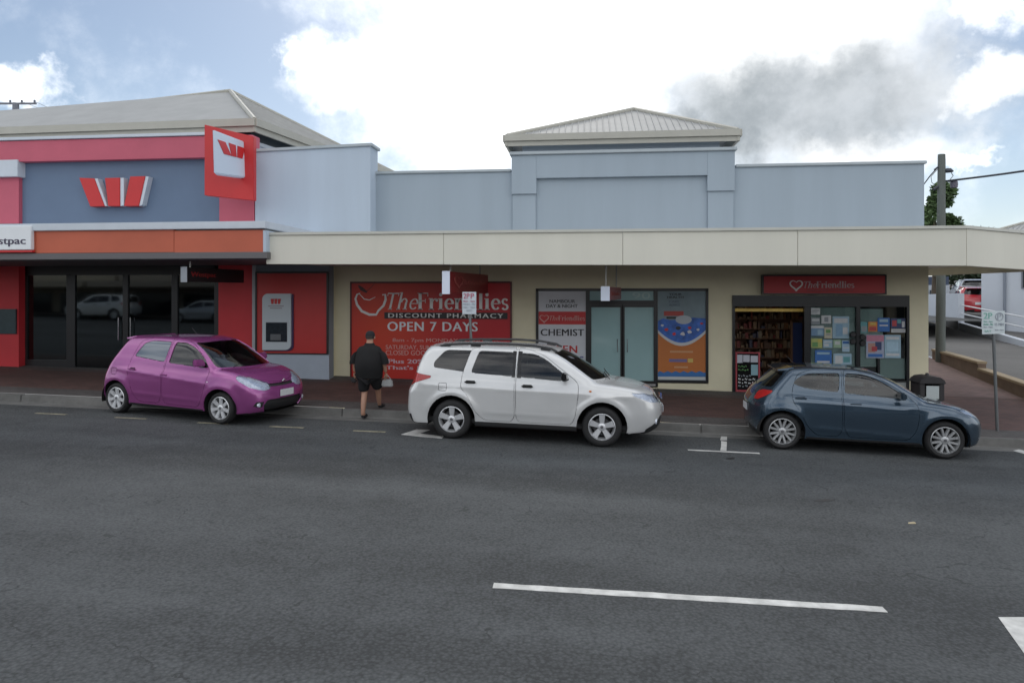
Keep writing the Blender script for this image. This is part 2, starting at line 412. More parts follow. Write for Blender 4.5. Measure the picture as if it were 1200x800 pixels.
def cut_feature(bm, lay, idx, poly, view, pred, over=()):
    A, B = VIEW[view]
    xs = [p[0] for p in poly]; ys = [p[1] for p in poly]; bb = (min(xs)-.05, max(xs)+.05, min(ys)-.05, max(ys)+.05)
    def cand():
        r = []
        for f_ in bm.faces:
            if f_[lay] != 0 and f_[lay] not in over: continue
            c = f_.calc_center_median(); a, b = c.dot(A), c.dot(B)
            if bb[0] < a < bb[1] and bb[2] < b < bb[3] and pred(c, f_.normal): r.append(f_)
        return r
    for i in range(len(poly)):
        p, q = poly[i-1], poly[i]
        e0, e1, g0, g1 = min(p[0], q[0])-.012, max(p[0], q[0])+.012, min(p[1], q[1])-.012, max(p[1], q[1])+.012
        fs = []
        for f_ in (cand() if i == 0 else live):
            if not f_.is_valid: continue
            a = [v.co.dot(A) for v in f_.verts]; b = [v.co.dot(B) for v in f_.verts]
            if max(a) > e0 and min(a) < e1 and max(b) > g0 and min(b) < g1: fs.append(f_)
        if i == 0: live = cand()
        if not fs: continue
        n2 = Vector((q[1]-p[1], -(q[0]-p[0])))
        if n2.length < 1e-6: continue
        n2.normalize(); no = A*n2.x+B*n2.y; co = A*p[0]+B*p[1]
        geom = list({*fs, *[e for f_ in fs for e in f_.edges], *[v for f_ in fs for v in f_.verts]})
        r = bmesh.ops.bisect_plane(bm, geom=geom, dist=1e-5, plane_co=co, plane_no=no)
        live = [f_ for f_ in live if f_.is_valid]+[x for x in r['geom'] if isinstance(x, bmesh.types.BMFace)]
        live = list(dict.fromkeys(live))
    bm.normal_update()
    for f_ in cand():
        c = f_.calc_center_median()
        if inpoly(c.dot(A), c.dot(B), poly): f_[lay] = idx
def flange(bm, depth, shrink=0.0):
    bm.normal_update()
    es = [e for e in bm.edges if e.is_boundary and not (abs(e.verts[0].co.y) < 1e-4 and abs(e.verts[1].co.y) < 1e-4)]
    if not es: return
    if shrink:
        mv = {}
        for e in es:
            f_ = e.link_faces[0]; t = (e.verts[1].co-e.verts[0].co).normalized(); n = f_.normal.cross(t)
            if (f_.calc_center_median()-e.verts[0].co).dot(n) < 0: n = -n
            for v in e.verts: mv.setdefault(v, []).append(n)
        for v, ns in mv.items():
            q = sum(ns, Vector()); 
            if q.length > .1: v.co += q.normalized()*shrink
    vn = {v: v.normal.copy() for e in es for v in e.verts}
    r = bmesh.ops.extrude_edge_only(bm, edges=es)
    nv = [x for x in r['geom'] if isinstance(x, bmesh.types.BMVert)]
    if nv:
        from mathutils.kdtree import KDTree
        kd = KDTree(len(vn)); ks = list(vn)
        for i, v in enumerate(ks): kd.insert(v.co, i)
        kd.balance()
        for v in nv:
            _, i, _ = kd.find(v.co); v.co -= vn[ks[i]]*depth
def feat_mesh(src, lay_name, idx, mirror=None, join=False, depth=.02, shrink=0.0, off=0.0):
    bm = src.copy(); lay = bm.faces.layers.int[lay_name]
    bmesh.ops.delete(bm, geom=[f_ for f_ in bm.faces if f_[lay] != idx], context='FACES')
    if off:
        bm.normal_update()
        ns = [(v, v.normal.copy()) for v in bm.verts]
        for v, n in ns: v.co += n*off
    flange(bm, depth, shrink)
    if join:
        d = bm.copy(); 
        for v in d.verts: v.co.y *= -1
        bmesh.ops.reverse_faces(d, faces=d.faces)
        me = bpy.data.meshes.new('tmp'); d.to_mesh(me); d.free(); bm.from_mesh(me); bpy.data.meshes.remove(me)
        bmesh.ops.remove_doubles(bm, verts=[v for v in bm.verts if abs(v.co.y) < 1e-3], dist=2e-4)
    if mirror:
        for v in bm.verts: v.co.y *= -1
        bmesh.ops.reverse_faces(bm, faces=bm.faces)
    return bm
def to_obj(bm, name, parent, m, sharp=32):
    me = bpy.data.meshes.new(name); bm.to_mesh(me); bm.free()
    for p in me.polygons: p.use_smooth = True
    me.set_sharp_from_angle(angle=R(sharp))
    return link(name, me, parent, m)
def make_wheel(parent, x, y, s, style, side):
    """tyre with rim; side -1 = towards -y"""
    r, tw = s['wr'], s.get('tw', .19); rr = s.get('rim', r*.68); t = MB(); h = side
    prof = [(rr-.005, -tw/2+.01), (rr+.01, -tw/2), (r*.86, -tw/2-.006), (r-.02, -tw/2+.012), (r-.004, -tw/2+.035), (r, 0), (r-.004, tw/2-.035), (r-.02, tw/2-.012), (r*.86, tw/2+.006), (rr+.01, tw/2), (rr-.005, tw/2-.01)]
    t.lathe(prof, (x, y, r), 'y', 48)
    ty = t.build('wheel', mat('tyre_rubber', (.018, .018, .019), .75, var=.2), parent, smooth=True, local=True)
    yo = y+h*tw/2
    b = MB()                                            # rim barrel and lip
    b.lathe([(rr+.004, yo-h*.004), (rr-.006, yo+h*.003), (rr-.012, yo-h*.02), (rr-.035, yo-h*.13)], (x, 0, r), 'y', 48)
    ns = {'five': 5, 'seven': 7, 'twin': 6}[style]
    def spoke(a, r0, r1, w0, w1, y0, y1, a1=None):
        a1 = a if a1 is None else a1
        p0 = Vector((cos(a), 0, sin(a))); p1 = Vector((cos(a1), 0, sin(a1))); q0 = Vector((-sin(a), 0, cos(a))); q1 = Vector((-sin(a1), 0, cos(a1)))
        A, B = p0*r0, p1*r1; c = Vector((x, 0, r))
        def pt(P, q, w_, yy): return tuple(c+P+q*w_+Vector((0, yy, 0)))
        bot = [pt(A, q0, -w0-.008, y0-h*.03), pt(B, q1, -w1-.008, y1-h*.03), pt(B, q1, w1+.008, y1-h*.03), pt(A, q0, w0+.008, y0-h*.03)]
        top = [pt(A, q0, -w0, y0), pt(B, q1, -w1, y1), pt(B, q1, w1, y1), pt(A, q0, w0, y0)]
        b.hexa(bot, top)
    for k in range(ns):
        a = 2*pi*k/ns+pi/2
        if style == 'five': spoke(a, .035, rr-.015, .03, .048, yo-h*.022, yo-h*.004)
        elif style == 'seven': spoke(a, .03, rr-.012, .02, .028, yo-h*.015, yo-h*.004)
        else:
            spoke(a-.05, .04, rr-.015, .016, .014, yo-h*.02, yo-h*.004, a-.27); spoke(a+.05, .04, rr-.015, .016, .014, yo-h*.02, yo-h*.004, a+.27)
    b.lathe([(.0, yo-h*.008), (.05, yo-h*.008), (.062, yo-h*.016), (.065, yo-h*.05)], (x, 0, r), 'y', 24)
    rim = b.build('rim', mat('alloy_silver' if style != 'twin' else 'alloy_grey', (.72, .73, .75) if style != 'twin' else (.48, .49, .50), .35, metal=.5, var=.08), ty, smooth=True, local=True)
    d = MB(); d.lathe([(.0, yo-h*.07), (rr*.66, yo-h*.07), (rr*.66, yo-h*.085)], (x, 0, r), 'y', 32)
    d.build('brake_disc', mat('disc_steel', (.10, .10, .105), .5, metal=.8), ty, smooth=True, local=True)
    cp = MB(); cp.lathe([(.0, yo-h*.003), (.024, yo-h*.003), (.028, yo-h*.010)], (x, 0, r), 'y', 16)
    cp.build('hub_cap', mat('hub_dark', (.12, .12, .13), .4), ty, smooth=True, local=True)
    bk = MB(); bk.lathe([(.0, yo-h*.12), (rr, yo-h*.12)], (x, 0, r), 'y', 32)
    bk.build('wheel_backing', mat('black_void', (.006, .006, .006), .9), ty, local=True)
def rbox(name, m, parent, x0, x1, y0, y1, z0, z1, b=.03):
    return MB().box(x0, x1, y0, y1, z0, z1).build(name, m, parent, bevel=b, smooth=True, local=True)
GLASS_DARK = glassmat('car_glass_dark', (.10, .12, .13), 1.5)
GLASS_CLEAR = glassmat('car_glass_clear', (.40, .45, .46), 1.4)
LENS = glassmat('lens_clear', (.8, .82, .85), 2.0)
BLK = mat('black_plastic', (.02, .02, .021), .5, bump=.05, bs=200)
BLKG = mat('gloss_black', (.012, .012, .013), .12)
SEAT = mat('seat_cloth', (.045, .045, .05), .9, var=.2)
def make_car(name, s, paint, label, features, extras, contact, group='cars parked along the kerb'):
    rt = empty(name, (0, 0, 0), label, 'car', group)
    bm = car_shell(s); lay = bm.faces.layers.int.new('feat')
    # wheel arches are cut out first
    for ax in s['axles']:
        poly = [(ax+s['arch']*cos(a), s['wr']+s['arch']*sin(a)*s.get('archk', 1.0)) for a in [2*pi*k/28 for k in range(28)]]
        cut_feature(bm, lay, 99, poly, 'side', lambda c, n: c.y < -.3)
    parts = []
    for i, ft in enumerate(features, 1):
        pr = ft.get('pred', lambda c, n: True)
        cut_feature(bm, lay, i, rnd(ft['poly'], ft.get('r', .04)), ft['view'], pr, over=ft.get('over', ()))
        parts.append(i)
    for f_ in bm.faces:
        if f_[lay] == 0 and f_.normal.z < -.6 and f_.calc_center_median().z < .36: f_[lay] = 98
    body = to_obj(feat_mesh(bm, 'feat', 0, join=True), 'body', rt, paint)
    to_obj(feat_mesh(bm, 'feat', 98, join=True, depth=.0), 'underbody', rt, BLK)
    made = {}
    for i, ft in enumerate(features, 1):
        m = ft['mat'] if ft['mat'] != 'paint' else paint
        gl_ = m in (GLASS_DARK, GLASS_CLEAR); sh = ft.get('shrink', .0075 if m is paint else (-.005 if gl_ else .003)); dp = ft.get('depth', .03 if m is paint else .012); off = ft.get('off', 0 if m is paint else (-.012 if gl_ else -.004))
        if ft.get('centre'):
            made.setdefault(ft['key'], []).append(to_obj(feat_mesh(bm, 'feat', i, join=True, depth=dp, shrink=sh, off=off), ft['name'], rt, m))
        else:
            for mir in (False, True):
                par = rt
                if ft.get('on'): par = made[ft['on']][1 if mir else 0]
                o = to_obj(feat_mesh(bm, 'feat', i, mirror=mir, depth=dp, shrink=sh, off=off), ft['name'], par, m)
                made.setdefault(ft['key'], []).append(o)
                if ft.get('label'): o['label'] = ft['label']
    for i, ft in enumerate(features, 1):          # clear covers over lamps
        if ft.get('cover'):
            for k, mir in enumerate((False, True)):
                to_obj(feat_mesh(bm, 'feat', i, mirror=mir, depth=.001, shrink=.002, off=.002), 'lens', made[ft['key']][k], LENS)
    bm.free()
    W = s['W']
    for ax in s['axles']:
        for sd_ in (-1, 1):
            make_wheel(rt, ax, sd_*(W-s.get('tw', .19)/2-.035), s, s['style'], sd_)
            a = MB(); n = 20; ra = s['arch']+.01; vs = []
            for k in range(n+1):
                t = -.25+(pi+.5)*k/n
                for yy in (sd_*(W-.03), sd_*(W-.42)): vs.append((ax+ra*cos(t), yy, s['wr']+ra*sin(t)))
            vs.append((ax, sd_*(W-.42), s['wr']))
            fs = [(2*k, 2*k+1, 2*k+3, 2*k+2) for k in range(n)]+[(2*k+1, 2*n+2, 2*k+3) for k in range(n)]
            a.add(vs, fs).build('wheel_arch_liner', mat('black_void', (.006, .006, .006), .9), rt, smooth=True, local=True)
    # cabin furniture
    fl = s['zb']+.12
    rbox('floor_pan', BLK, rt, s['x0']+.25, s['x1']-.5, -W+.14, W-.14, s['zb']+.03, fl, .02)
    for yy in (-.36, .36):
        sx = s['seatx']
        st_ = rbox('front_seat', SEAT, rt, sx-.25, sx+.28, yy-.24, yy+.24, fl, fl+.30, .05)
        m_ = MB().hexa([(sx-.26, yy-.23, fl+.25), (sx-.14, yy-.23, fl+.25), (sx-.14, yy+.23, fl+.25), (sx-.26, yy+.23, fl+.25)], [(sx-.46, yy-.19, fl+.86), (sx-.37, yy-.19, fl+.86), (sx-.37, yy+.19, fl+.86), (sx-.46, yy+.19, fl+.86)])
        m_.build('seat_back', SEAT, st_, bevel=.04, smooth=True, local=True)
        rbox('headrest', SEAT, st_, sx-.48, sx-.38, yy-.12, yy+.12, fl+.89, fl+1.06, .035)
    rs = rbox('rear_seat', SEAT, rt, s['seatx']-1.1, s['seatx']-.65, -.60, .60, fl, fl+.30, .05)
    MB().hexa([(s['seatx']-1.15, -.6, fl+.2), (s['seatx']-1.02, -.6, fl+.2), (s['seatx']-1.02, .6, fl+.2), (s['seatx']-1.15, .6, fl+.2)], [(s['seatx']-1.34, -.56, fl+.78), (s['seatx']-1.25, -.56, fl+.78), (s['seatx']-1.25, .56, fl+.78), (s['seatx']-1.34, .56, fl+.78)]).build('seat_back', SEAT, rs, bevel=.03, smooth=True, local=True)
    dxp = s['dashx']; dzp = s['dashz']
    MB().hexa([(dxp-.45, -W+.2, dzp-.35), (dxp+.35, -W+.2, dzp-.35), (dxp+.35, W-.2, dzp-.35), (dxp-.45, W-.2, dzp-.35)], [(dxp-.35, -W+.22, dzp-.02), (dxp+.30, -W+.26, dzp), (dxp+.30, W-.26, dzp), (dxp-.35, W-.22, dzp-.02)]).build('dashboard', mat('dash_grey', (.03, .03, .032), .7), rt, bevel=.04, smooth=True, local=True)
    t = MB(); cs = Vector((dxp-.52, -.36, dzp-.03))
    ring = [cs+Vector((.19*sin(a)*.35, .19*cos(a), .19*sin(a)*.93)) for a in [2*pi*k/20 for k in range(21)]]
    t.tube(ring, .014, 6, cap=False); t.tube([cs+Vector((.0, -.18, 0)), cs, cs+Vector((0, .18, 0))], .016, 6); t.tube([cs, cs+Vector((.3, 0, -.12))], .03, 8)
    t.build('steering_wheel', BLKG, rt, smooth=True, local=True)
    extras(rt, paint, made, s)
    # stand it on the road: contact = pixels of the near rear and near front tyre's foot
    a, b = PG(*contact[0]), PG(*contact[1])
    dirv = (b-a); dirv.z = 0; dirv.normalize()
    nrm = Vector((SG*ct, SG*st, 1)).normalized()
    yv = nrm.cross(dirv).normalized(); xv = yv.cross(nrm).normalized()
    if s.get('twist'): dirv = Matrix.Rotation(R(s['twist']), 3, 'Z') @ dirv; yv = nrm.cross(dirv).normalized(); xv = yv.cross(nrm).normalized()
    mid = (a+b)/2; off = yv*(s['W']-s.get('tw', .19)/2-.035)
    o = mid+off
    M = Matrix((xv, yv, nrm)).transposed().to_4x4() @ Matrix.Diagonal((s.get('sc', 1),)*3+(1,)); M.translation = o
    rt.matrix_world = M
    print(name, 'wheelbase in picture %.2f spec %.2f' % ((b-a).length, s['axles'][1]-s['axles'][0]))
    return rt
def mirror_parts(rt, mk):
    for sd_ in (-1, 1): mk(sd_)
def door_mirror(rt, s, mt, x, z, yb, L_=.2, h=.13):
    for sd_ in (-1, 1):
        y0 = sd_*yb
        b = MB(); 
        c = [(x-.06, y0, z-.05), (x+.06, y0, z-.05), (x+.05, y0+sd_*L_, z-.04), (x-.05, y0+sd_*L_, z-.05)]
        t = [(x-.06, y0+sd_*.03, z+h*.5), (x+.04, y0+sd_*.03, z+h*.5), (x+.02, y0+sd_*L_, z+h*.55), (x-.05, y0+sd_*L_, z+h*.6)]
        b.hexa(c, t); o = b.build('door_mirror', mt, rt, bevel=.022, smooth=True, local=True)
        g_ = MB().add([(x-.062, y0+sd_*.03, z-.03), (x-.056, y0+sd_*(L_-.02), z-.03), (x-.056, y0+sd_*(L_-.02), z+h*.48), (x-.062, y0+sd_*.04, z+h*.42)], [(0,1,2,3)])
        g_.build('mirror_glass', mat('mirror', (.5, .53, .55), .03, metal=1), o, local=True)
def handle(door, x, y, z, m, L_=.16):
    for k, sd_ in enumerate((-1, 1)):
        b = MB(); b.box(x-L_/2, x+L_/2, sd_*(y+.012), sd_*(y+.036), z-.014, z+.014)
        b.build('handle', m, door[k], bevel=.008, smooth=True, local=True)
        c = MB().box(x-L_/2+.02, x+L_/2-.02, sd_*(y-.01), sd_*(y+.006), z-.028, z+.026); c.build('handle_recess', mat('black_void', (.006, .006, .006), .9), door[k], bevel=.006, local=True)
def plate(rt, x, z, w_=.37, front=True, slope=0.0):
    d = 1 if front else -1
    o = MB().box(x, x+d*.012, -w_/2, w_/2, z-.06, z+.06).build('number_plate', mat('plate_white', (.62, .64, .66), .4, var=.1, vs=40), rt, bevel=.004, local=True)
    return o
def roof_rails(rt, pts, y, m, foot_x):
    for sd_ in (-1, 1):
        b = MB(); b.tube([(x, sd_*(y+dy_), z) for x, dy_, z in pts], .021, 8)
        o = b.build('roof_rail', m, rt, smooth=True, local=True)
        for fx_, fz in foot_x:
            MB().box(fx_-.09, fx_+.09, sd_*(y-.02), sd_*(y+.02), fz-.05, fz).build('rail_foot', m, o, bevel=.01, local=True)
SIDE = lambda c, n: c.y < -.25 and n.y < -.3
FRONT = lambda c, n: c.x > 0 and n.x > .15
REAR = lambda c, n: c.x < 0 and n.x < -.15
LAMP = mat('lamp_reflector', (.78, .84, .95), .25, metal=.25, var=.35, vs=28)
REDL = mat('tail_lamp_red', (.42, .02, .02), .15, coat=.6, var=.2, vs=20)
CLRL = mat('tail_lamp_clear', (.55, .5, .5), .12, coat=.6)
ORG = mat('indicator_orange', (.7, .22, .05), .3)
MESHM = mat('grille_mesh', (.015, .015, .016), .6, bump=.8, bs=90)
# ---- the white four wheel drive wagon
suv = dict(W=.885, H=1.70, axles=(-1.3075, 1.3075), wr=.343, arch=.43, zb=.24, x0=-2.22, x1=2.36, wsb=.34, style='five', tw=.22, rim=.225, flare=.022, seatx=.25, dashx=.88, dashz=1.10, n=170,
    deck=[(-2.3, 1.10), (-1.9, 1.14), (-.5, 1.125), (.6, 1.10), (.95, 1.115), (1.3, 1.09), (1.8, 1.03), (2.12, .965), (2.32, .82), (2.42, .6)],
    roof=[(-2.4, 1.52), (-2.0, 1.58), (-1.5, 1.62), (-.6, 1.645), (.1, 1.64), (.48, 1.605), (.72, 1.52), (1.1, 1.31), (1.48, 1.07), (1.8, .8), (2.1, .3)],
    front=[(.2, 2.16), (.32, 2.30), (.45, 2.36), (.6, 2.36), (.8, 2.32), (.95, 2.22), (1.1, 1.98)],
    rear=[(.2, -2.06), (.3, -2.16), (.5, -2.22), (.78, -2.21), (.95, -2.13), (1.15, -2.08), (1.4, -1.98), (1.62, -1.84), (1.75, -1.78)],
    plan=[(-2.3, .90), (-1.8, .965), (-1.0, 1.0), (.8, 1.0), (1.5, .985), (2.0, .935), (2.3, .88)],
    sect=[(.2, .93), (.34, .965), (.6, 1.0), (.8, 1.0), (1.0, .975), (1.15, .93), (1.3, .9)],
    cabw=[(.8, .86), (1.1, .835), (1.3, .785), (1.5, .715), (1.62, .66), (1.75, .55)],
    crease=[(-2.1, .93, 1.9, .86, .012, .05), (-.8, .50, .85, .47, .010, .035)], bow=.30, rbow=.16)
white = mat('pearl_white_paint', (.64, .645, .645), .25, metal=.25, coat=.7, var=.04, vs=2)
WCAB = lambda c, n: c.y < -.25 and n.y < -.3 and c.z > 1.0
suv_f = [
 dict(key='fd', name='front_door', mat='paint', view='side', pred=SIDE, r=.09, poly=[(-.17, 1.64), (-.19, 1.10), (-.17, .44), (-.11, .355), (.80, .355), (.86, .52), (.90, .85), (.90, 1.075), (.62, 1.28), (.28, 1.52), (.02, 1.60)]),
 dict(key='rd', name='rear_door', mat='paint', view='side', pred=SIDE, r=.09, poly=[(-.19, 1.64), (-.21, 1.10), (-.19, .44), (-.25, .355), (-.72, .355), (-.90, .52), (-1.02, .78), (-1.16, .90), (-1.14, 1.14), (-1.00, 1.60)]),
 dict(key='fw', name='window_pane', on='fd', mat=GLASS_DARK, view='side', pred=WCAB, over=(1,), r=.05, poly=[(-.11, 1.535), (-.12, 1.135), (.66, 1.095), (.74, 1.12), (.50, 1.315), (.28, 1.465), (.10, 1.53)]),
 dict(key='rw', name='window_pane', on='rd', mat=GLASS_DARK, view='side', pred=WCAB, over=(2,), r=.05, poly=[(-.25, 1.540), (-.25, 1.14), (-.98, 1.175), (-.86, 1.545)]),
 dict(key='qw', name='quarter_window', mat=GLASS_DARK, view='side', pred=WCAB, r=.07, poly=[(-.93, 1.55), (-1.04, 1.175), (-1.66, 1.235), (-1.66, 1.33), (-1.47, 1.545)]),
 dict(key='pb', name='pillar_trim', on='fd', mat=BLKG, view='side', pred=WCAB, over=(1,), r=.005, off=.002, shrink=-.004, poly=[(-.166, 1.56), (-.166, 1.12), (-.10, 1.12), (-.10, 1.56)]),
 dict(key='pc', name='pillar_trim', on='rd', mat=BLKG, view='side', pred=WCAB, over=(2,), r=.005, off=.002, shrink=-.004, poly=[(-.26, 1.56), (-.26, 1.125), (-.204, 1.125), (-.204, 1.56)]),
 dict(key='ws', name='windscreen', centre=1, mat=GLASS_CLEAR, view='front', pred=lambda c, n: c.x > .2 and n.x > .12 and c.z > 1.05 and abs(c.y) < .79, r=.06, poly=[(.3, 1.60), (-.60, 1.565), (-.74, 1.125), (.3, 1.125)]),
 dict(key='rg', name='rear_window', centre=1, mat=GLASS_DARK, view='front', pred=lambda c, n: c.x < -1 and n.x < -.4, r=.06, poly=[(.3, 1.54), (-.56, 1.53), (-.66, 1.14), (.3, 1.12)]),
 dict(key='bn', name='bonnet', centre=1, mat='paint', view='top', pred=lambda c, n: c.x > .9 and n.z > .35 and c.z > .85, r=.08, poly=[(1.40, .3), (1.34, -.50), (1.16, -.74), (1.9, -.68), (2.10, -.44), (2.18, .3)]),
 dict(key='hl', name='headlight', cover=1, mat=LAMP, view='corner', pred=lambda c, n: c.x > 1.3 and c.y < -.3 and n.z < .75, r=.03, off=-.02, poly=[(.67, .945), (.70, .89), (.95, .785), (1.27, .76), (1.30, .90), (1.08, .93)]),
 dict(key='gr', name='grille', centre=1, mat=MESHM, view='front', pred=FRONT, r=.03, off=-.03, poly=[(.3, .90), (-.36, .90), (-.45, .84), (-.42, .735), (-.3, .70), (.3, .70)]),
 dict(key='lg', name='lower_intake', centre=1, mat=MESHM, view='front', pred=FRONT, r=.03, off=-.03, poly=[(.3, .52), (-.40, .52), (-.46, .46), (-.40, .38), (.3, .38)]),
 dict(key='bl', name='bumper_trim', mat=BLK, view='corner', pred=lambda c, n: c.x > 1.4 and c.y < -.2, r=.02, off=0.001, poly=[(.90, .22), (.90, .33), (1.06, .42), (1.27, .53), (1.40, .53), (1.45, .22)]),
 dict(key='tl', name='tail_light', mat=REDL, view='rcorner', pred=lambda c, n: c.x < -1.5 and c.y < -.35, r=.03, off=.004, poly=[(-1.14, 1.15), (-.86, 1.14), (-.60, 1.09), (-.61, 1.05), (-.78, .97), (-.98, .89), (-1.14, .91)]),
 dict(key='br', name='rear_bumper_trim', mat=BLK, view='rcorner', pred=lambda c, n: c.x < -1.5 and c.y < -.2, r=.02, off=.001, poly=[(-1.8, .22), (-1.8, .40), (-1.0, .36), (-.84, .42), (-.80, .22)]),
 dict(key='sl', name='side_sill', mat=BLK, view='side', pred=lambda c, n: c.y < -.3, r=.01, off=.0, poly=[(-.93, .2), (-.93, .335), (.93, .335), (.93, .2)]),
 dict(key='ff', name='fuel_flap', mat='paint', view='side', pred=SIDE, r=.03, poly=[(-1.55, .98), (-1.55, .84), (-1.40, .84), (-1.40, .98)]),
]
def suv_x(rt, paint, made, s):
    handle(made['fd'], .02, .875, .985, BLK, .20); handle(made['rd'], -.98, .872, .985+.03, BLK, .20)
    door_mirror(rt, s, BLKG, .66, 1.16, .80, .22, .17)
    rl = mat('rail_grey', (.10, .105, .11), .45)
    roof_rails(rt, [(-1.62, -.02, 1.58), (-1.5, 0, 1.63), (-1.1, .015, 1.66), (-.4, .02, 1.68), (.1, .01, 1.665), (.40, -.01, 1.62), (.50, -.02, 1.57)], .60, mat('rail_black', (.03, .03, .033), .5), [(-1.5, 1.625), (-.95, 1.66), (.30, 1.635)])
    for yy in (-.015, .015): pass
    MB().box(2.315, 2.342, -.36, .36, .80, .815).build('grille_bar', CHR, made['gr'][0], local=True)
    MB().lathe([(0, 2.352), (.05, 2.35), (.055, 2.33)], (0, 0, .808), 'x', 16).build('badge', mat('badge_blue', (.03, .06, .2), .3), made['gr'][0], local=True)
    plate(rt, 2.365, .60)
    for sd_ in (-1, 1):
        MB().box(1.08, 1.12, sd_*.868, sd_*.884, .93, .96).build('side_indicator', ORG, rt, bevel=.005, local=True)
        MB().lathe([(0, 2.24), (.05, 2.235), (.055, 2.20)], (0, sd_*.62, .45), 'x', 14).build('fog_light', LAMP, rt, local=True)
    MB().hexa([(-1.83, -.52, 1.52), (-1.55, -.53, 1.55), (-1.55, .53, 1.55), (-1.83, .52, 1.52)], [(-1.84, -.51, 1.545), (-1.55, -.52, 1.60), (-1.55, .52, 1.60), (-1.84, .51, 1.545)]).build('roof_spoiler', paint, rt, bevel=.012, smooth=True, local=True)
    for yy in (-.40, .1):
        MB().tube([(1.42, yy, 1.115), (1.34, yy+.25, 1.175), (1.32, yy+.45, 1.19)], .008, 5).build('wiper', BLK, rt, local=True)
# ---- the purple hatchback
mir = dict(W=.83, H=1.49, axles=(-1.225, 1.225), wr=.287, arch=.345, zb=.19, x0=-1.74, x1=2.03, wsb=.28, twist=-4, sc=1.05, style='seven', tw=.17, rim=.20, flare=.014, seatx=.22, dashx=.85, dashz=.95, n=150, zc=.6,
    deck=[(-1.8, 1.0), (-1.4, 1.06), (-.6, 1.01), (.3, .96), (.8, .93), (1.1, .98), (1.4, .95), (1.7, .87), (1.88, .76), (2.02, .6), (2.12, .4)],
    roof=[(-1.9, 1.30), (-1.5, 1.42), (-1.0, 1.455), (-.4, 1.48), (.1, 1.475), (.42, 1.44), (.68, 1.35), (1.0, 1.17), (1.36, .93), (1.6, .7), (1.8, .3)],
    front=[(.15, 1.86), (.25, 1.98), (.38, 2.03), (.55, 2.02), (.68, 1.98), (.8, 1.86), (.95, 1.6)],
    rear=[(.15, -1.60), (.25, -1.70), (.45, -1.74), (.65, -1.72), (.85, -1.64), (1.0, -1.55), (1.25, -1.36), (1.38, -1.26), (1.5, -1.18)],
    plan=[(-1.8, .88), (-1.4, .955), (-.8, 1.0), (.7, 1.0), (1.2, .99), (1.6, .95), (2.0, .90)],
    sect=[(.15, .93), (.3, .965), (.5, .995), (.65, 1.0), (.8, .98), (.95, .93), (1.05, .9)],
    cabw=[(.6, .80), (.95, .765), (1.13, .71), (1.33, .64), (1.45, .575), (1.55, .48)],
    crease=[(-1.7, .88, 1.0, .68, .014, .05), (-.9, .42, 1.0, .36, .012, .04)], bow=.22, rbow=.20, ksh=.12)
purple = mat('magenta_paint', (.31, .072, .255), .27, metal=.45, coat=.8, var=.05, vs=2)
PCAB = lambda c, n: c.y < -.25 and n.y < -.3 and c.z > .85
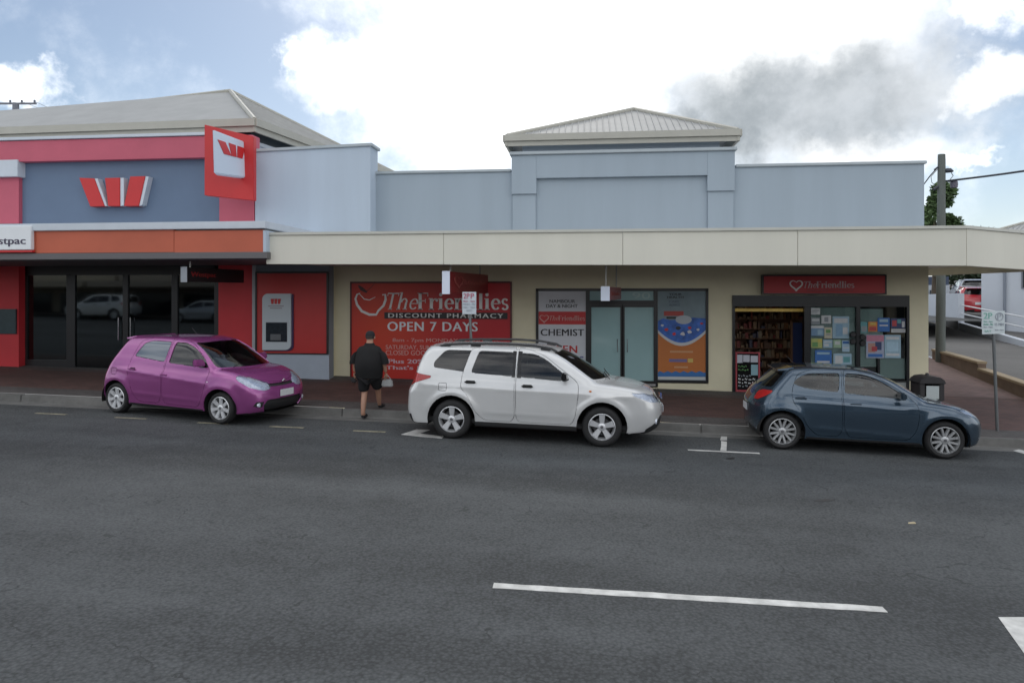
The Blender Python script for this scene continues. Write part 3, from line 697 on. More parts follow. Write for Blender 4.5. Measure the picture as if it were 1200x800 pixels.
mir_f = [
 dict(key='fd', name='front_door', mat='paint', view='side', pred=SIDE, r=.09, poly=[(-.04, 1.46), (-.08, .95), (-.08, .40), (-.01, .27), (.76, .27), (.84, .45), (.92, .70), (.97, .95), (.76, 1.15), (.46, 1.36), (.22, 1.44)]),
 dict(key='rd', name='rear_door', mat='paint', view='side', pred=SIDE, r=.09, poly=[(-.06, 1.46), (-.10, .95), (-.10, .40), (-.17, .27), (-.66, .27), (-.80, .42), (-.88, .66), (-.95, .82), (-.93, 1.03), (-.80, 1.39), (-.5, 1.46)]),
 dict(key='fw', name='window_pane', on='fd', mat=GLASS_DARK, view='side', pred=PCAB, over=(1,), r=.04, poly=[(.03, 1.39), (-.01, 1.025), (.83, .975), (.92, .99), (.73, 1.16), (.48, 1.315), (.24, 1.39)]),
 dict(key='rw', name='window_pane', on='rd', mat=mat('window_tint_blue', (.02, .05, .09), .04, coat=1, spec=.9), view='side', pred=PCAB, over=(2,), r=.05, poly=[(-.08, 1.39), (-.12, 1.03), (-.86, 1.10), (-.70, 1.34), (-.54, 1.39)]),
 dict(key='ws', name='windscreen', centre=1, mat=GLASS_CLEAR, view='front', pred=lambda c, n: c.x > .1 and n.x > .15 and c.z > .9 and abs(c.y) < .72, r=.06, poly=[(.3, 1.43), (-.54, 1.405), (-.70, .985), (.3, .985)]),
 dict(key='rg', name='rear_window', centre=1, mat=GLASS_DARK, view='front', pred=lambda c, n: c.x < -1 and n.x < -.4, r=.06, poly=[(.3, 1.38), (-.50, 1.36), (-.60, 1.07), (.3, 1.04)]),
 dict(key='bn', name='bonnet', centre=1, mat='paint', view='top', pred=lambda c, n: c.x > .8 and n.z > .3 and c.z > .62, r=.10, poly=[(1.28, .3), (1.22, -.45), (1.10, -.69), (1.5, -.64), (1.76, -.50), (1.88, -.22), (1.90, .3)]),
 dict(key='hl', name='headlight', cover=1, mat=LAMP, view='corner', pred=lambda c, n: c.x > 1.0 and c.y < -.25 and n.z < .9, r=.035, off=-.015, poly=[(.54, .86), (.56, .80), (.76, .68), (1.02, .61), (1.14, .635), (1.10, .73), (.88, .81), (.66, .885)]),
 dict(key='ug', name='upper_grille', centre=1, mat=MESHM, view='front', pred=FRONT, r=.012, off=-.02, poly=[(.3, .70), (-.40, .72), (-.40, .67), (.3, .645)]),
 dict(key='lg', name='lower_grille', centre=1, mat=MESHM, view='front', pred=FRONT, r=.035, off=-.03, poly=[(.3, .45), (-.46, .45), (-.54, .36), (-.48, .24), (.3, .22)]),
 dict(key='fb', name='fog_lamp_recess', mat=BLK, view='corner', pred=lambda c, n: c.x > 1.2 and c.y < -.3, r=.02, off=-.012, poly=[(.88, .43), (.82, .35), (.98, .31), (1.02, .42)]),
 dict(key='tl', name='tail_light', mat=REDL, view='rcorner', pred=lambda c, n: c.x < -1.2 and c.y < -.35, r=.03, off=.004, poly=[(-.74, 1.04), (-.56, 1.03), (-.56, .94), (-.66, .76), (-.90, .70), (-.88, .88)]),
 dict(key='sl', name='side_sill', mat=BLK, view='side', pred=lambda c, n: c.y < -.3, r=.01, off=.0, poly=[(-.86, .15), (-.86, .235), (.86, .235), (.86, .15)]),
 dict(key='ff', name='fuel_flap', mat='paint', view='side', pred=SIDE, r=.03, poly=[(-1.36, .86), (-1.36, .73), (-1.22, .73), (-1.22, .86)]),
]
def mir_x(rt, paint, made, s):
    handle(made['fd'], -.05, .80, .80, paint); handle(made['rd'], -.82, .80, .86, paint)
    door_mirror(rt, s, paint, .78, 1.05, .72, .23, .15)
    plate(rt, 2.03, .54)
    b = MB(); b.tube([(1.965, -.05, .735), (1.965, 0, .77), (1.965, .05, .735)], .01, 6); b.build('badge', CHR, made['bn'][0], local=True)
    for sd_ in (-1, 1):
        MB().lathe([(0, 1.93), (.035, 1.925), (.04, 1.89)], (0, sd_*.60, .37), 'x', 14).build('fog_light', LAMP, rt, local=True)
        MB().box(.93, .97, sd_*.805, sd_*.825, .73, .745).build('side_indicator', mat('lamp_clear', (.7, .72, .75), .2), rt, bevel=.004, local=True)
    MB().hexa([(-1.37, -.47, 1.38), (-1.1, -.49, 1.39), (-1.1, .49, 1.39), (-1.37, .47, 1.38)], [(-1.38, -.46, 1.40), (-1.1, -.48, 1.455), (-1.1, .48, 1.455), (-1.38, .46, 1.40)]).build('roof_spoiler', paint, rt, bevel=.012, smooth=True, local=True)
    MB().tube([(1.20, -.45, .985), (1.12, -.1, 1.05), (1.10, .2, 1.065)], .008, 5).build('wiper', BLK, rt, local=True)
    MB().tube([(-.1, 0, 1.51), (-.22, 0, 1.62)], .004, 5).build('aerial', BLK, rt, local=True)
    # folded sun shade lying behind the windscreen
    MB().hexa([(1.12, -.52, .965), (.78, -.52, 1.0), (.78, -.10, 1.0), (1.16, -.10, .965)], [(1.12, -.52, .97), (.80, -.52, 1.15), (.80, -.10, 1.04), (1.16, -.10, .97)]).build('sun_shade', mat('shade_silver', (.75, .77, .78), .35, metal=.4), rt, local=True)
# ---- the dark blue hatchback
maz = dict(W=.845, H=1.50, axles=(-1.285, 1.285), wr=.314, arch=.37, zb=.20, x0=-1.77, x1=2.06, wsb=.24, style='twin', tw=.19, rim=.222, flare=.018, seatx=.02, dashx=.62, dashz=.95, n=160, zc=.62,
    deck=[(-2.0, 1.02), (-1.6, 1.06), (-1.0, 1.01), (0, .955), (.6, .925), (.85, .955), (1.2, .925), (1.6, .85), (1.88, .74), (2.02, .6), (2.15, .4)],
    roof=[(-2.1, 1.26), (-1.6, 1.31), (-1.1, 1.385), (-.6, 1.42), (-.15, 1.42), (.22, 1.39), (.52, 1.30), (.85, 1.13), (1.2, .92), (1.45, .65), (1.7, .3)],
    front=[(.15, 1.88), (.25, 2.0), (.38, 2.05), (.55, 2.06), (.68, 2.02), (.8, 1.9), (.95, 1.6)],
    rear=[(.15, -1.62), (.28, -1.73), (.5, -1.77), (.72, -1.76), (.86, -1.70), (1.0, -1.59), (1.2, -1.38), (1.38, -1.19), (1.5, -1.06)],
    plan=[(-2.0, .86), (-1.6, .94), (-1.1, 1.0), (.7, .995), (1.3, .985), (1.7, .93), (2.1, .86)],
    sect=[(.15, .93), (.3, .965), (.5, .99), (.68, 1.0), (.82, .985), (.95, .93), (1.05, .88)],
    cabw=[(.6, .82), (.95, .775), (1.1, .72), (1.3, .64), (1.43, .57), (1.53, .48)],
    crease=[(-1.8, .92, 1.0, .84, .016, .06), (-.9, .40, .95, .30, .018, .05)], bow=.36, rbow=.24, ksh=.12)
navy = mat('dark_blue_paint', (.040, .070, .105), .22, metal=.6, coat=1.0, var=.05, vs=2)
maz_f = [
 dict(key='fd', name='front_door', mat='paint', view='side', pred=SIDE, r=.09, poly=[(-.26, 1.42), (-.32, .97), (-.30, .42), (-.22, .28), (.72, .28), (.84, .45), (.88, .70), (.85, .90), (.62, 1.08), (.25, 1.32), (.0, 1.40)]),
 dict(key='rd', name='rear_door', mat='paint', view='side', pred=SIDE, r=.09, poly=[(-.28, 1.42), (-.34, .97), (-.32, .42), (-.38, .28), (-.74, .28), (-.90, .44), (-1.02, .70), (-1.14, .84), (-1.14, 1.02), (-1.04, 1.30), (-.65, 1.42)]),
 dict(key='fw', name='window_pane', on='fd', mat=GLASS_CLEAR, view='side', pred=PCAB, over=(1,), r=.04, poly=[(-.24, 1.335), (-.28, 1.02), (.62, .965), (.72, .98), (.54, 1.10), (.24, 1.27), (.02, 1.335)]),
 dict(key='rw', name='window_pane', on='rd', mat=GLASS_CLEAR, view='side', pred=PCAB, over=(2,), r=.05, poly=[(-.34, 1.335), (-.38, 1.03), (-.90, 1.07), (-1.12, 1.14), (-1.02, 1.235), (-.85, 1.31)]),
 dict(key='ws', name='windscreen', centre=1, mat=GLASS_CLEAR, view='front', pred=lambda c, n: c.x > .05 and n.x > .15 and c.z > .9 and abs(c.y) < .72, r=.06, poly=[(.3, 1.39), (-.53, 1.365), (-.70, .975), (.3, .975)]),
 dict(key='rg', name='rear_window', centre=1, mat=GLASS_DARK, view='front', pred=lambda c, n: c.x < -.9 and n.x < -.3, r=.06, poly=[(.3, 1.33), (-.48, 1.31), (-.62, 1.05), (.3, 1.0)]),
 dict(key='bn', name='bonnet', centre=1, mat='paint', view='top', pred=lambda c, n: c.x > .8 and n.z > .3 and c.z > .62, r=.10, poly=[(1.00, .3), (1.00, -.64), (1.10, -.69), (1.5, -.62), (1.75, -.48), (1.87, -.20), (1.90, .3)]),
 dict(key='hl', name='headlight', cover=1, mat=LAMP, view='corner', pred=lambda c, n: c.x > 1.1 and c.y < -.25 and n.z < .9, r=.03, off=-.015, poly=[(.52, .84), (.58, .77), (.86, .68), (1.16, .63), (1.20, .70), (.95, .77), (.72, .845)]),
 dict(key='gr', name='grille', centre=1, mat=MESHM, view='front', pred=FRONT, r=.05, off=-.03, poly=[(.3, .68), (-.38, .68), (-.44, .62), (-.30, .40), (.3, .40)]),
 dict(key='lg', name='lower_intake', centre=1, mat=MESHM, view='front', pred=FRONT, r=.03, off=-.02, poly=[(.3, .33), (-.50, .33), (-.50, .23), (.3, .22)]),
 dict(key='tl', name='tail_light', mat=REDL, view='rcorner', pred=lambda c, n: c.x < -1.3 and c.y < -.30, r=.03, off=.004, poly=[(-.88, .95), (-.76, .985), (-.52, 1.0), (-.52, .965), (-.64, .88), (-.80, .81), (-.92, .81)]),
 dict(key='sl', name='side_sill', mat=BLK, view='side', pred=lambda c, n: c.y < -.3, r=.01, off=.0, poly=[(-.9, .15), (-.9, .25), (.9, .25), (.9, .15)]),
 dict(key='br', name='rear_bumper_trim', mat=BLK, view='rcorner', pred=lambda c, n: c.x < -1.4 and c.y < -.2, r=.02, off=.001, poly=[(-1.5, .15), (-1.5, .36), (-1.1, .36), (-.82, .30), (-.80, .15)]),
]
def maz_x(rt, paint, made, s):
    handle(made['fd'], -.12, .80, .845, paint, .19); handle(made['rd'], -1.0, .80, .90, paint, .19)
    door_mirror(rt, s, paint, .60, 1.01, .73, .21, .14)
    plate(rt, -1.775, .62, front=False)
    MB().hexa([(-1.32, -.46, 1.32), (-1.05, -.49, 1.34), (-1.05, .49, 1.34), (-1.32, .46, 1.32)], [(-1.33, -.45, 1.34), (-1.05, -.48, 1.395), (-1.05, .48, 1.395), (-1.33, .45, 1.34)]).build('roof_spoiler', paint, rt, bevel=.012, smooth=True, local=True)
    MB().tube([(-.95, 0, 1.43), (-1.08, 0, 1.56)], .005, 5).build('aerial', BLK, rt, local=True)
    MB().tube([(-.36, -.43, 1.48), (-.36, .43, 1.48)], .004, 4)
    for sd_ in (-1, 1):
        b = MB(); b.tube([(2.02, sd_*.05, .42), (1.97, sd_*.36, .46), (1.90, sd_*.50, .63)], .012, 6); b.build('grille_surround', CHR, made['gr'][0], local=True)
    MB().tube([(.95, -.45, .98), (.84, -.1, 1.07), (.82, .2, 1.085)], .008, 5).build('wiper', BLK, rt, local=True)
purple_car = make_car('parked_car', mir, purple, 'small bright purple hatchback parked at an angle outside the bank', mir_f, mir_x, ((139, 483.8), (264.6, 494.8)))
white_car = make_car('parked_car', suv, white, 'white four wheel drive wagon with black roof rails parked outside the pharmacy', suv_f, suv_x, ((528.8, 512.6), (705.9, 522.5)))
blue_car = make_car('parked_car', maz, navy, 'dark blue hatchback parked beside the black bin near the corner', maz_f, maz_x, ((917.3, 525.5), (1102, 536.6)))
# ------------------------------------------------------------------ the ground
def asphalt(name, c0=.038, c1=.100, tint=(.93, 1.0, 1.04), patch=True):
    m = bpy.data.materials.new(name); m.use_nodes = True; t = m.node_tree; b = t.nodes['Principled BSDF']; l = t.links
    tcn = t.nodes.new('ShaderNodeTexCoord')
    def nz_(sc, det, r=.6, scale=None):
        n = t.nodes.new('ShaderNodeTexNoise'); n.inputs['Scale'].default_value = sc; n.inputs['Detail'].default_value = det; n.inputs['Roughness'].default_value = r
        src = tcn.outputs['Object']
        if scale:
            mp = t.nodes.new('ShaderNodeMapping'); mp.inputs['Scale'].default_value = scale; l.new(src, mp.inputs[0]); src = mp.outputs[0]
        l.new(src, n.inputs['Vector']); return n.outputs['Fac']
    def M(op, a, b_=None):
        n = t.nodes.new('ShaderNodeMath'); n.operation = op
        for i, v in enumerate((a, b_)):
            if v is None: continue
            if isinstance(v, (int, float)): n.inputs[i].default_value = v
            else: l.new(v, n.inputs[i])
        return n.outputs[0]
    big = nz_(.28, 4, .6, (1, 1.6, 1)); mid = nz_(3, 6, .7); fine = nz_(30, 4, .75); vo = t.nodes.new('ShaderNodeTexVoronoi'); vo.inputs['Scale'].default_value = 32; l.new(tcn.outputs['Object'], vo.inputs['Vector'])
    lanes = nz_(.9, 3, .5, (.04, 1, 1))
    v = M('ADD', M('MULTIPLY', M('SUBTRACT', big, .5), 1.3), M('MULTIPLY', M('SUBTRACT', mid, .5), .7))
    v = M('ADD', v, M('MULTIPLY', M('SUBTRACT', lanes, .5), 1.2)); v = M('ADD', v, M('MULTIPLY', M('SUBTRACT', fine, .5), 1.5))
    v = M('ADD', v, M('MULTIPLY', M('SUBTRACT', .42, vo.outputs['Distance']), .8)); v = M('ADD', v, .5)
    cw = t.nodes.new('ShaderNodeTexVoronoi'); cw.feature = 'DISTANCE_TO_EDGE'; cw.inputs['Scale'].default_value = .33
    wn = t.nodes.new('ShaderNodeTexNoise'); wn.inputs['Scale'].default_value = 2.2; wn.inputs['Detail'].default_value = 6; l.new(tcn.outputs['Object'], wn.inputs['Vector'])
    wm = t.nodes.new('ShaderNodeVectorMath'); wm.operation = 'MULTIPLY_ADD'; l.new(wn.outputs['Color'], wm.inputs[0]); wm.inputs[1].default_value = (1.1, 1.1, 0); l.new(tcn.outputs['Object'], wm.inputs[2]); l.new(wm.outputs[0], cw.inputs['Vector'])
    crk = M('MULTIPLY', M('LESS_THAN', cw.outputs['Distance'], .004), M('GREATER_THAN', mid, .52)); v = M('SUBTRACT', v, M('MULTIPLY', crk, .55))
    mx_ = t.nodes.new('ShaderNodeMix'); mx_.data_type = 'RGBA'; l.new(v, mx_.inputs[0])
    mx_.inputs[6].default_value = (*[c0*q for q in tint], 1); mx_.inputs[7].default_value = (*[c1*q for q in tint], 1)
    l.new(mx_.outputs[2], b.inputs['Base Color']); b.inputs['Roughness'].default_value = .85; b.inputs['Specular IOR Level'].default_value = .35
    bp = t.nodes.new('ShaderNodeBump'); bp.inputs['Strength'].default_value = .55; bp.inputs['Distance'].default_value = .012
    h = M('ADD', fine, M('MULTIPLY', vo.outputs['Distance'], .8)); l.new(h, bp.inputs['Height']); l.new(bp.outputs[0], b.inputs['Normal'])
    return m
ROAD = asphalt('road_asphalt')
def gz(x, y, o=0): return (x, y, g(x, y)+o)
m_ = MB(); xs = [-900, -60, -20, 0, 20, 60, 900]; ys = [-900, -60, -10, 0, DK-.45]
for i in range(len(xs)-1):
    for j in range(len(ys)-1):
        m_.add([gz(xs[i], ys[j]), gz(xs[i+1], ys[j]), gz(xs[i+1], ys[j+1]), gz(xs[i], ys[j+1])], [(0,1,2,3)])
tag(m_.build('road', ROAD), kind='structure')
CONC = mat('kerb_concrete', (.145, .143, .137), .85, var=.3, vs=2.2, bump=.25, bs=50)
CONC2 = mat('channel_concrete', (.14, .14, .135), .85, var=.3, vs=3.0, bump=.25, bs=50)
XC = PG(1190, 520).x + 3.6                       # the kerb ends at the side street's corner, beyond the frame
m_ = MB()
for x0, x1 in [(-900, -60), (-60, -20), (-20, 0), (0, 20), (20, 900)]:
    m_.add([gz(x0, DK-.45, -.012), gz(x1, DK-.45, -.012), gz(x1, DK, -.02), gz(x0, DK, -.02)], [(0,1,2,3)])
tag(m_.build('gutter', CONC2), kind='structure')
kerb = tag(link('kerb', None), kind='structure')
x = -24.0; kw = 2.38; k = 0
while x < XC:
    x1 = min(x+kw, XC); e = .006; dy_ = random.uniform(-.006, .006); dz_ = random.uniform(-.004, .004)
    pts = [(x+e, DK+dy_, g(x, DK)-.06), (x1-e, DK+dy_, g(x1, DK)-.06), (x1-e, DK+.16+dy_, g(x1, DK)-.06), (x+e, DK+.16+dy_, g(x, DK)-.06)]
    top = [(x+e, DK+.03+dy_, g(x, DK)+.128+dz_), (x1-e, DK+.03+dy_, g(x1, DK)+.128+dz_), (x1-e, DK+.158+dy_, g(x1, DK)+.132+dz_), (x+e, DK+.158+dy_, g(x, DK)+.132+dz_)]
    MB().hexa(pts, top).build('kerb_stone', CONC, kerb, bevel=.012)
    x += kw
# paved footway: red clay pavers, darker band by the shop fronts; it climbs along the side street
def pavers(name, c1, c2, mortar, sx=.23, sy=.115, rot=0):
    m = bpy.data.materials.new(name); m.use_nodes = True; t = m.node_tree; b = t.nodes['Principled BSDF']; l = t.links
    tcn = t.nodes.new('ShaderNodeTexCoord'); mp = t.nodes.new('ShaderNodeMapping'); mp.inputs['Rotation'].default_value = (0, 0, rot); l.new(tcn.outputs['Object'], mp.inputs[0])
    br = t.nodes.new('ShaderNodeTexBrick'); br.inputs['Scale'].default_value = 1; br.inputs['Brick Width'].default_value = sx; br.inputs['Row Height'].default_value = sy
    br.inputs['Mortar Size'].default_value = .006; br.inputs['Color1'].default_value = (*c1, 1); br.inputs['Color2'].default_value = (*c2, 1); br.inputs['Mortar'].default_value = (*mortar, 1); br.inputs['Bias'].default_value = -.1
    l.new(mp.outputs[0], br.inputs['Vector'])
    n = t.nodes.new('ShaderNodeTexNoise'); n.inputs['Scale'].default_value = 1.3; n.inputs['Detail'].default_value = 7; n.inputs['Roughness'].default_value = .7; l.new(tcn.outputs['Object'], n.inputs['Vector'])
    mr = t.nodes.new('ShaderNodeMapRange'); l.new(n.outputs['Fac'], mr.inputs[0]); mr.inputs[1].default_value = .3; mr.inputs[2].default_value = .7; mr.inputs[3].default_value = .72; mr.inputs[4].default_value = 1.2
    sc = t.nodes.new('ShaderNodeVectorMath'); sc.operation = 'SCALE'; l.new(br.outputs['Color'], sc.inputs[0]); l.new(mr.outputs[0], sc.inputs['Scale']); l.new(sc.outputs[0], b.inputs['Base Color'])
    b.inputs['Roughness'].default_value = .8
    bp = t.nodes.new('ShaderNodeBump'); bp.inputs['Strength'].default_value = .5; bp.inputs['Distance'].default_value = .01; l.new(br.outputs['Fac'], bp.inputs['Height']); bp.invert = True; l.new(bp.outputs[0], b.inputs['Normal'])
    return m
PAV = pavers('clay_pavers', (.115, .060, .052), (.088, .046, .040), (.06, .05, .045))
PAVG = pavers('grey_pavers', (.095, .088, .085), (.075, .068, .066), (.045, .04, .04), .23, .115)
def sheet(name, m, x0, x1, y0, y1, hf, off=0, nx=12, ny=10, xf=None):
    b = MB(); vs = []; fs = []
    for j in range(ny+1):
        for i in range(nx+1):
            y = y0+(y1-y0)*j/ny; a = x0(y) if callable(x0) else x0; c = x1(y) if callable(x1) else x1
            xx = a+(c-a)*i/nx; vs.append((xx, y, hf(xx, y)+off))
    for j in range(ny):
        for i in range(nx): q = j*(nx+1)+i; fs.append((q, q+1, q+nx+2, q+nx+1))
    return b.add(vs, fs).build(name, m)
# side street: its left edge runs away from the corner along the low wall
W0, W1 = PZ(1200, 468, 16.9), PZ(1093, 424, 22.7)
sdir = Vector((W1.x-W0.x, W1.y-W0.y, 0)).normalized()
def wallx(y): return W0.x+(y-W0.y)*sdir.x/sdir.y
XE = X(1088, DW)                                  # right-hand end of the pharmacy front
tag(sheet('footpath', PAV, -60, lambda y: min(wallx(y), XC), DK+.155, DW+.5, gp, nx=30), kind='structure')
PAVS = pavers('clay_pavers_side_lit', (.20, .125, .115), (.155, .10, .09), (.09, .08, .075))  # lighter copy of the clay pavers, their lit look put into the colour
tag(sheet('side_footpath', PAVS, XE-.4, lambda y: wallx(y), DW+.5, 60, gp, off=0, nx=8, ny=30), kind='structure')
tag(sheet('grey_paving_band', PAVG, -24, XC-.3, DK+.16, DK+.85, gp, .004, nx=30), kind='structure')
tag(sheet('grey_wall_band', PAVG, -24, XE-.1, DW-.75, DW, gp, .004, nx=30), kind='structure')
ROAD2 = asphalt('side_street_asphalt', .10, .15, (1.02, 1.0, .97))
def gs(x, y): return gp(x, max(y, DK+.2))+.02 if y > DK else g(x, y)+.004
tag(sheet('side_street', ROAD2, lambda y: wallx(y)+.1, lambda y: wallx(y)+60, DK+.0, 90, lambda x, y: g(x, y)+.004+(gp(x, y)-g(x, y))*min(1, (y-DK)/1.5), nx=4, ny=60), kind='structure')
far = MB(); 
far.add([(-900, 60, gp(-60, 60)-.3), (900, 60, gp(60, 60)-.9), (900, 1500, 8), (-900, 1500, 8)], [(0,1,2,3)])
tag(far.build('ground', mat('grass_ground', (.05, .07, .03), .9, var=.3, vs=.1)), kind='structure')
# ------------------------------------------------------------------ road markings
PAINT = mat('road_paint_white', (.56, .56, .54), .7, var=.30, vs=6, bump=.2, bs=80)
PAINTY = mat('road_paint_worn', (.26, .24, .17), .8, var=.5, vs=9)
def marking(name, pts, m, label, cat='road marking', group='worn parking bay marks'):
    P = [PG(px, py) for px, py in pts]; P = [(p.x, p.y, p.z+.004) for p in P]
    b = MB().slab(P, .003); return tag(b.build(name, m), label, cat, group)
a, b_ = PG(578, 683.5), PG(1037, 711)
def stripe(a, b_, w_, m, label, group=None, name='lane_line', n=24):
    a, b_ = Vector(a), Vector(b_); d = (b_-a); d.z = 0; L_ = d.length; d.normalize(); nn = Vector((-d.y, d.x, 0)); T = []; B = []
    for i in range(n+1):
        p = a+d*L_*i/n; j1, j2 = random.uniform(-.006, .006), random.uniform(-.006, .006); q1 = p+nn*(w_/2+j1); q2 = p-nn*(w_/2+j2)
        T.append((q1.x, q1.y, g(q1.x, q1.y)+.005)); B.append((q2.x, q2.y, g(q2.x, q2.y)+.005))
    mb = MB(); k = len(T); mb.add(T+B, [(i+k, i+1+k, i+1, i) for i in range(k-1)])
    low = [(p[0], p[1], p[2]-.004) for p in T+B]; mb.add(T+B+low, [(i, i+1, i+1+2*k, i+2*k) for i in range(k-1)]+[(i+1+k, i+k, i+3*k, i+1+3*k) for i in range(k-1)])
    return tag(mb.build(name, m), label, 'road marking', group)
stripe(PG(578, 686), PG(1037, 714), .105, PAINT, 'long white dashed centre line on the asphalt in the foreground')
marking('turn_marking', [(1170, 723), (1212, 723), (1290, 800), (1225, 800)], PAINT, 'angular white marking at the bottom right edge of the road', group=None)
stripe(PG(806, 527), PG(890, 531), .07, PAINT, 'white crossbar of the T shaped bay mark between white wagon and blue hatchback', 'white parking bay marks', 'bay_marking', 8)
stripe(PG(848, 528), PG(848.5, 517), .10, PAINT, 'short white stem standing on the T shaped bay mark by the gutter', 'white parking bay marks', 'bay_marking', 3)
marking('bay_marking', [(848-4, 515.5), (852, 515.7), (852, 511.5), (845, 511.3)], PAINT, 'small white square of bay paint nearest the gutter', group='white parking bay marks')
marking('bay_marking', [(470, 509), (488, 503), (504, 503.5), (492, 508), (520, 511), (518, 513.5), (492, 511.5)], PAINT, 'white corner shaped bay mark under the tail of the white wagon', group='white parking bay marks')
marking('bay_marking', [(1187, 528), (1194, 526.5), (1212, 531), (1206, 533)], PAINT, 'white bay mark by the right edge of the photo in front of the blue hatchback', group='white parking bay marks')
for (x0, x1, y, lb) in ((42, 78, 484.5, 'leftmost of the faded dashes along the parking lane'), (135, 172, 489.5, 'faded dash on the road by the rear wheel of the purple hatchback'), (232, 268, 495.5, 'faded dash on the road near the front wheel of the purple hatchback'),
        (316, 356, 500, 'faded dash on the road ahead of the purple hatchback'), (414, 452, 505, 'faded dash on the road in front of the walking person')):
    stripe(PG(x0, y-.5), PG(x1, y+1.2), .075, PAINTY, lb, 'faded dashes along the parking lane', 'lane_dash', 6)
TAR = mat('tar_patch', (.02, .02, .021), .6, var=.2)
for (cx, cy, rx, ry, lb) in ((968, 586, 12, 1.6, 'small dark stain on the road below the blue hatchback'), (856, 537, 5, 1.2, 'tiny dark stain just below the T shaped bay mark')):
    P = [PG(cx+rx*cos(a)*random.uniform(.6, 1.3), cy+ry*sin(a)*random.uniform(.6, 1.3)) for a in [2*pi*i/12 for i in range(12)]]
    tag(MB().slab([(p.x, p.y, p.z+.003) for p in P], .002).build('road_stain', TAR), lb, 'stain', 'dark stains on the road')
P = PG(1067, 613); tag(MB().hexa([(P.x-.03, P.y-.02, P.z+.002), (P.x+.06, P.y-.01, P.z+.002), (P.x+.05, P.y+.03, P.z+.002), (P.x-.02, P.y+.02, P.z+.002)], [(P.x-.02, P.y-.01, P.z+.012), (P.x+.05, P.y, P.z+.02), (P.x+.04, P.y+.02, P.z+.016), (P.x-.02, P.y+.01, P.z+.01)]).build('leaf', mat('dry_leaf', (.45, .38, .25), .8)), 'small dry leaf lying on the open road', 'leaf')
# ------------------------------------------------------------------ pharmacy building
BLUE = mat('blue_grey_render', (.34, .405, .465), .8, var=.06, vs=.55, streak=.06, bump=.12, bs=35)
BLUEL = mat('light_blue_render', (.46, .54, .63), .8, var=.05, vs=.55, streak=.05, bump=.12, bs=35)
CREAM = mat('cream_render', (.74, .69, .50), .8, var=.07, vs=1.0, bump=.12, bs=35)
CAPM = mat('parapet_cap', (.40, .45, .48), .55, var=.08, vs=3)
ROOFM = mat('roof_sheet', (.34, .345, .34), .65, var=.10, vs=1.4)
GUTM = mat('gutter_cream', (.42, .41, .36), .45, var=.06)
BLKF = mat('black_frame', (.018, .018, .02), .35)
CREAMF = mat('cream_fascia', (.65, .635, .555), .6, var=.05, vs=.5, streak=.05)
base = PY(600, 450, DW)
ph = empty('pharmacy_building', (XE-8, DW, gp(XE-8, DW)), 'long low shop with pale blue parapet, cream walls and a small hipped roof', 'building')
XL = X(436, DW); x298 = X(298, DB)
zb = -.7
# wall with openings (pixels): chemist window set, shop front
o1 = (X(628, DW), X(830, DW), Zf(629, 452, DW), Zf(629, 338, DW)); o2 = (X(858, DW), X(1065, DW), Zf(860, 462, DW), Zf(860, 346, DW))
zt = Zf(600, 290, DW); LW = X(386, DW)
m_ = MB(); T = .25
m_.box(LW, o1[0], DW, DW+T, zb, zt); m_.box(o1[0], o1[1], DW, DW+T, o1[3], zt); m_.box(o1[0], o1[1], DW, DW+T, zb, o1[2]-.0)
m_.box(o1[1], o2[0], DW, DW+T, zb, zt); m_.box(o2[0], o2[1], DW, DW+T, o2[3], zt); m_.box(o2[1], XE, DW, DW+T, zb, zt)
m_.box(XE-.12, XE, DW+T, DW+14, zb, zt)
_b = PY(771, 448.7, DW); m_.box(_b.x, o1[1], DW+.001, DW+T, o1[2], _b.z); _c = PY(690, 452, DW); m_.box(o1[0], _c.x, DW+.001, DW+T, o1[2]-.01, Zf(660, 451, DW))
m_.build('wall', CREAM, ph)
XR = X(1083, DW)
zp = Zf(600, 201.5, DW)
m_ = MB(); m_.box(XL-1.2, XR, DW+.0, DW+.22, zt, zp); m_.box(XR-.22, XR, DW+.22, DW+14, zt, zp); m_.box(XL-8, XR, DW+14, DW+14.2, zb, zp)
m_.build('parapet_wall', BLUE, ph)
m_ = MB(); hcap = .075
m_.box(XL-1.2, X(599, DW), DW-.05, DW+.27, zp+.002, zp+hcap); m_.build('parapet_cap', CAPM, ph, bevel=.012)
m_ = MB(); m_.box(X(862, DW), XR+.05, DW-.05, DW+.27, zp+.002, zp+hcap); m_.build('parapet_cap', CAPM, ph, bevel=.012)
m_ = MB(); m_.box(XR-.27, XR+.05, DW+.272, DW+14, zp+.002, zp+hcap); m_.build('parapet_cap', CAPM, ph, bevel=.012)
# raised centre: frame standing proud of a recessed panel, pilasters either side
xa, xb, za, zc_, zd = X(600, DW), X(860, DW), Zf(730, 208, DW), Zf(730, 180.5, DW), Zf(620, 228, DW)
pa, pb = X(629, DW), X(828, DW)
m_ = MB(); m_.box(xa, pa, DW-.12, DW-.002, zd, zc_); m_.box(pb, xb, DW-.12, DW-.002, zd, zc_); m_.box(pa, pb, DW-.12, DW-.002, za, zc_); m_.box(xa, xb, DW-.0, DW+.2, zp, zc_)
m_.build('raised_parapet', BLUE, ph, bevel=.006)
m_ = MB(); m_.box(xa+.02, pa-.02, DW-.07, DW-.003, zt, zd-.0); m_.build('pilaster', BLUE, ph, bevel=.006)
m_ = MB(); m_.box(pb+.02, xb-.02, DW-.07, DW-.003, zt, zd-.0); m_.build('pilaster', BLUE, ph, bevel=.006)
m_ = MB(); m_.box(xa-.05, xb+.05, DW-.18, DW+.26, zc_+.002, zc_+.085); m_.build('parapet_cap', CAPM, ph, bevel=.012)
